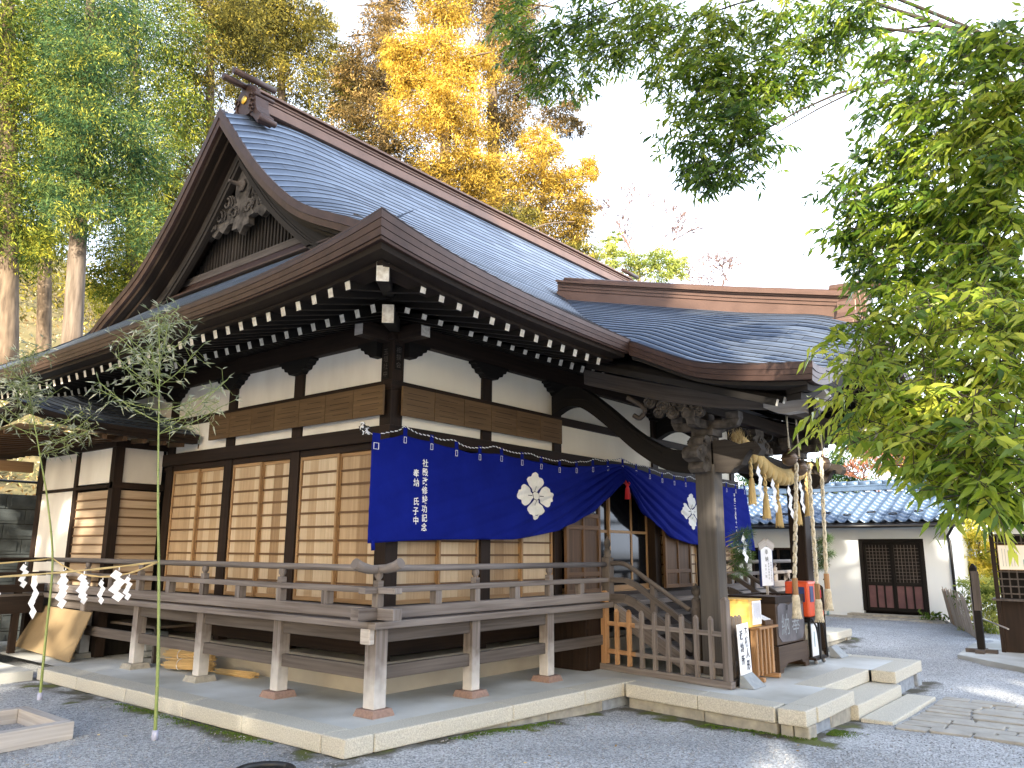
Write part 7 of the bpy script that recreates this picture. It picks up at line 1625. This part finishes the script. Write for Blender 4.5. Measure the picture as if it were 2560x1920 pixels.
# ---------------------------------------------------------------- the broadleaf tree overhanging from the right
def near_tree():
    e = empty('broadleaf_tree', (6.3, -.6, -.3), 'evergreen broadleaf tree overhanging the porch from the right, glossy narrow leaves', 'tree')
    base = Vector((6.3, -.6, -.3))
    # lobes: x, y, rx, ry, distance, leaf count weight, tint (low lobes yellower, sunlight put into the colour)
    lobes = [(1290, 40, 60, 70, 6.6, .9, 0), (1360, 150, 80, 110, 6.4, 1.1, -.1), (1450, 60, 90, 90, 6.4, 1.1, -.05), (1440, 200, 60, 60, 6.2, .8, -.15), (1560, 120, 80, 80, 6.2, .8, .05), (1650, 60, 90, 80, 6.2, 1.1, .1), (1700, 170, 90, 80, 6.1, 1.1, .05), (1790, 80, 90, 90, 6.2, 1.2, .1), (1850, 190, 90, 80, 6.1, 1.2, 0), (1730, 270, 70, 60, 6.0, .9, 0), (1830, 300, 100, 70, 6.0, 1.2, -.05), (1760, 370, 80, 60, 5.9, 1.1, -.15), (1890, 360, 70, 60, 6.0, 1.0, -.15), (1830, 420, 90, 40, 5.9, .9, -.2), (1960, 200, 80, 80, 6.1, 1.1, 0), (1950, 60, 100, 80, 6.2, 1.3, .05), (2060, 130, 90, 70, 6.0, 1.0, 0), (2040, 210, 70, 40, 6.0, .6, -.1), (2110, 50, 90, 70, 5.8, 1.1, -.05), (2200, 20, 80, 40, 5.6, .6, 0), (1730, 440, 50, 20, 5.9, .3, -.2), (1930, 430, 30, 20, 5.9, .25, -.2),
             (2200, 190, 60, 90, 5.2, .5, 0), (2180, 300, 40, 60, 5.2, .35, -.1), (1300, 110, 60, 60, 6.4, .8, 0), (1500, 140, 70, 60, 6.3, .9, 0), (1600, 30, 80, 60, 6.3, 1, 0), (1680, 320, 40, 40, 6.0, .6, -.1), (1780, 200, 90, 70, 6.1, 1, 0), (1790, 440, 90, 40, 5.9, 1.1, -.2), (1870, 250, 80, 60, 6.1, .9, 0), (2280, 120, 70, 60, 4.8, .8, -.1), (2400, 130, 80, 60, 4.6, .8, -.1), (2500, 120, 60, 90, 4.4, .9, 0), (2280, 260, 80, 60, 4.9, .9, -.05), (2390, 260, 80, 60, 4.7, .9, .1), (2510, 260, 80, 80, 4.4, 1.1, .2), (2210, 380, 80, 60, 5.0, .7, -.1), (2310, 370, 80, 60, 4.8, 1.0, .05), (2430, 370, 90, 70, 4.6, 1.2, .15), (2530, 400, 70, 80, 4.3, 1.1, .15), (2120, 470, 70, 50, 5.1, .7, -.15), (2220, 490, 90, 60, 4.9, 1.1, -.1), (2340, 500, 90, 60, 4.7, 1.1, 0), (2460, 500, 90, 70, 4.5, 1.2, .05), (2150, 570, 80, 60, 5.0, .9, -.1), (2260, 590, 90, 60, 4.8, 1.1, .05), (2380, 610, 90, 60, 4.6, 1.0, 0), (2500, 600, 80, 70, 4.4, 1.1, .1), (2170, 660, 70, 50, 4.9, .8, -.15), (2270, 690, 80, 60, 4.7, .9, -.05), (2390, 710, 90, 60, 4.5, 1.1, .1), (2510, 720, 80, 70, 4.2, 1.1, .1)]
    low = [(2090, 850, 45, 30, 3.9, .4, 0), (2200, 810, 80, 55, 3.9, .9, 0), (2310, 790, 90, 60, 3.9, 1.0, .05), (2430, 800, 90, 70, 3.8, 1.1, .1), (2530, 830, 70, 80, 3.6, 1.0, .1), (2160, 900, 80, 40, 3.7, .8, .1), (2290, 890, 90, 60, 3.7, 1.0, .1), (2410, 920, 90, 60, 3.5, 1.1, .15), (2520, 940, 70, 70, 3.4, 1.0, .15), (2090, 1035, 55, 28, 3.5, .6, .3), (2190, 1000, 80, 45, 3.5, 1.0, .25), (2310, 1000, 90, 60, 3.4, 1.1, .15), (2440, 1020, 90, 60, 3.3, 1.1, .15), (2180, 1075, 50, 25, 3.4, .5, .1), (2280, 1090, 70, 40, 3.3, .9, .05), (2390, 1100, 90, 50, 3.2, 1.1, 0), (2510, 1110, 70, 60, 3.1, 1.0, .05), (2310, 1160, 50, 35, 3.2, .6, .1), (2400, 1180, 70, 45, 3.1, 1.0, 0), (2500, 1190, 80, 50, 3.0, 1.0, -.05), (2320, 1205, 30, 20, 3.1, .3, .2), (2430, 1235, 50, 30, 3.0, .6, -.05), (2530, 1240, 45, 30, 2.9, .5, .05)]
    C = []; T = []; S = []; Dr = []; tw = MB(); centers = []
    for (x, y, rx, ry, D, wt, ti) in lobes+low:
        k = D/1988; c = far(x, y, D); R = Vector((rx*k, rx*k, ry*k)); near = D < 4.0; lt = .080 if not near else .074
        nt_ = int(rx*ry*wt*(.0140 if not near else .0092)); centers.append((c, D))
        for _ in range(nt_):
            q = Vector((rnd.gauss(0, 1), rnd.gauss(0, 1), rnd.gauss(0, 1))).normalized()*rnd.random()**.45
            p = c+Vector((q.x*R.x, q.y*R.y*1.2, q.z*R.z)); d = Vector((-.5+rnd.gauss(0, .6), .1+rnd.gauss(0, .6), -.35+rnd.gauss(0, .35))).normalized()
            L_ = rnd.uniform(.10, .20); tt = .52+ti+(.08 if near else 0)+rnd.gauss(0, .17); e2 = p+d*L_
            tw.tube([p-d*.06, p+d*L_*.5, e2], [.0022, .0016, .0010], 3, caps=False)
            sd = d.cross(Vector((0, 0, 1))).normalized(); nn = rnd.randint(6, 9)
            for j in range(nn):
                f_ = (j+.5)/nn; b = p+d*(L_*f_); s = 1 if j % 2 else -1; ld = (d*.55+sd*s*.75+Vector((rnd.gauss(0, .2), rnd.gauss(0, .2), -.45+rnd.gauss(0, .25)))).normalized(); L2 = lt*rnd.uniform(.7, 1.25)
                C.append(b+ld*L2*.5); Dr.append(ld); S.append(L2); T.append(tt+rnd.gauss(0, .10))
    leaves('crown', 'near leaves', np.array(C), np.array(S), np.array(T), e, aspect=.27, dirs=np.array(Dr), fold=True)
    tw.build('twigs', 'twig', e, fix=False)
    trunk(e, [base, base+Vector((.05, .0, 1.5)), base+Vector((-.05, .15, 3.0)), base+Vector((-.1, .3, 4.6)), base+Vector((-.3, .6, 6.2))], .16, .035, 'twig')
    st = {6: base+Vector((-.1, .3, 4.4)), 5: base+Vector((-.06, .2, 3.4)), 4: base+Vector((0, .1, 2.5)), 3: base+Vector((.02, 0, 1.7))}
    for k, (c, D) in enumerate(centers):
        if k % 4: continue
        a = st[max(3, min(6, int(round(D))))]; m = MB(); mid = a+(c-a)*.55+Vector((0, 0, .18*(c-a).length)); cc = spline([a, mid, c], 6); r = .017 if D > 4 else .013; m.tube(cc, [r*(1-.85*i/(len(cc)-1)) for i in range(len(cc))], 6); m.build('limb', 'twig', e)
near_tree()
# ---------------------------------------------------------------- unseen trees added behind the camera, placed and shaped to block the sun
def shade_tree(x, y, h, r, label, seed, n=2600, z0=.25):
    e = empty('added_shade_tree', (x, y, -.2), label, 'tree', 'added unseen shade trees'); trunk(e, [(x, y, -.3), (x+.1, y, h*.4), (x, y+.1, h*.95)], .32, .06)
    R = np.random.default_rng(seed); q = R.normal(size=(n, 3)); q /= np.linalg.norm(q, axis=1)[:, None]; q *= (R.random(n)**.4)[:, None]
    zc = h*(z0+1)/2; C = np.array([x, y, zc])+q*np.array([r, r, h*(1-z0)/2]); C[:, :2] = np.array([x, y])+(C[:, :2]-np.array([x, y]))*(1.25-.5*(C[:, 2:3]/h))
    leaves('crown', 'cedar green', C, R.uniform(.45, .95, n), R.random(n), e, aspect=.6, droop=.2)
for k, (x, y, h, r, n, z0) in enumerate(SHADE): shade_tree(x, y, h, r, ['added unseen shade tree behind the camera, %s' % s for s in ('at the left end of the row', 'second from the left end', 'third from the left end', 'fourth from the left end', 'fifth from the left end and slender', 'standing behind the front row', 'short with a narrow crown', 'shortest and thinnest of all', 'second from the right end', 'third from the right end', 'at the right end of the row')][k], 40+k, n, z0)
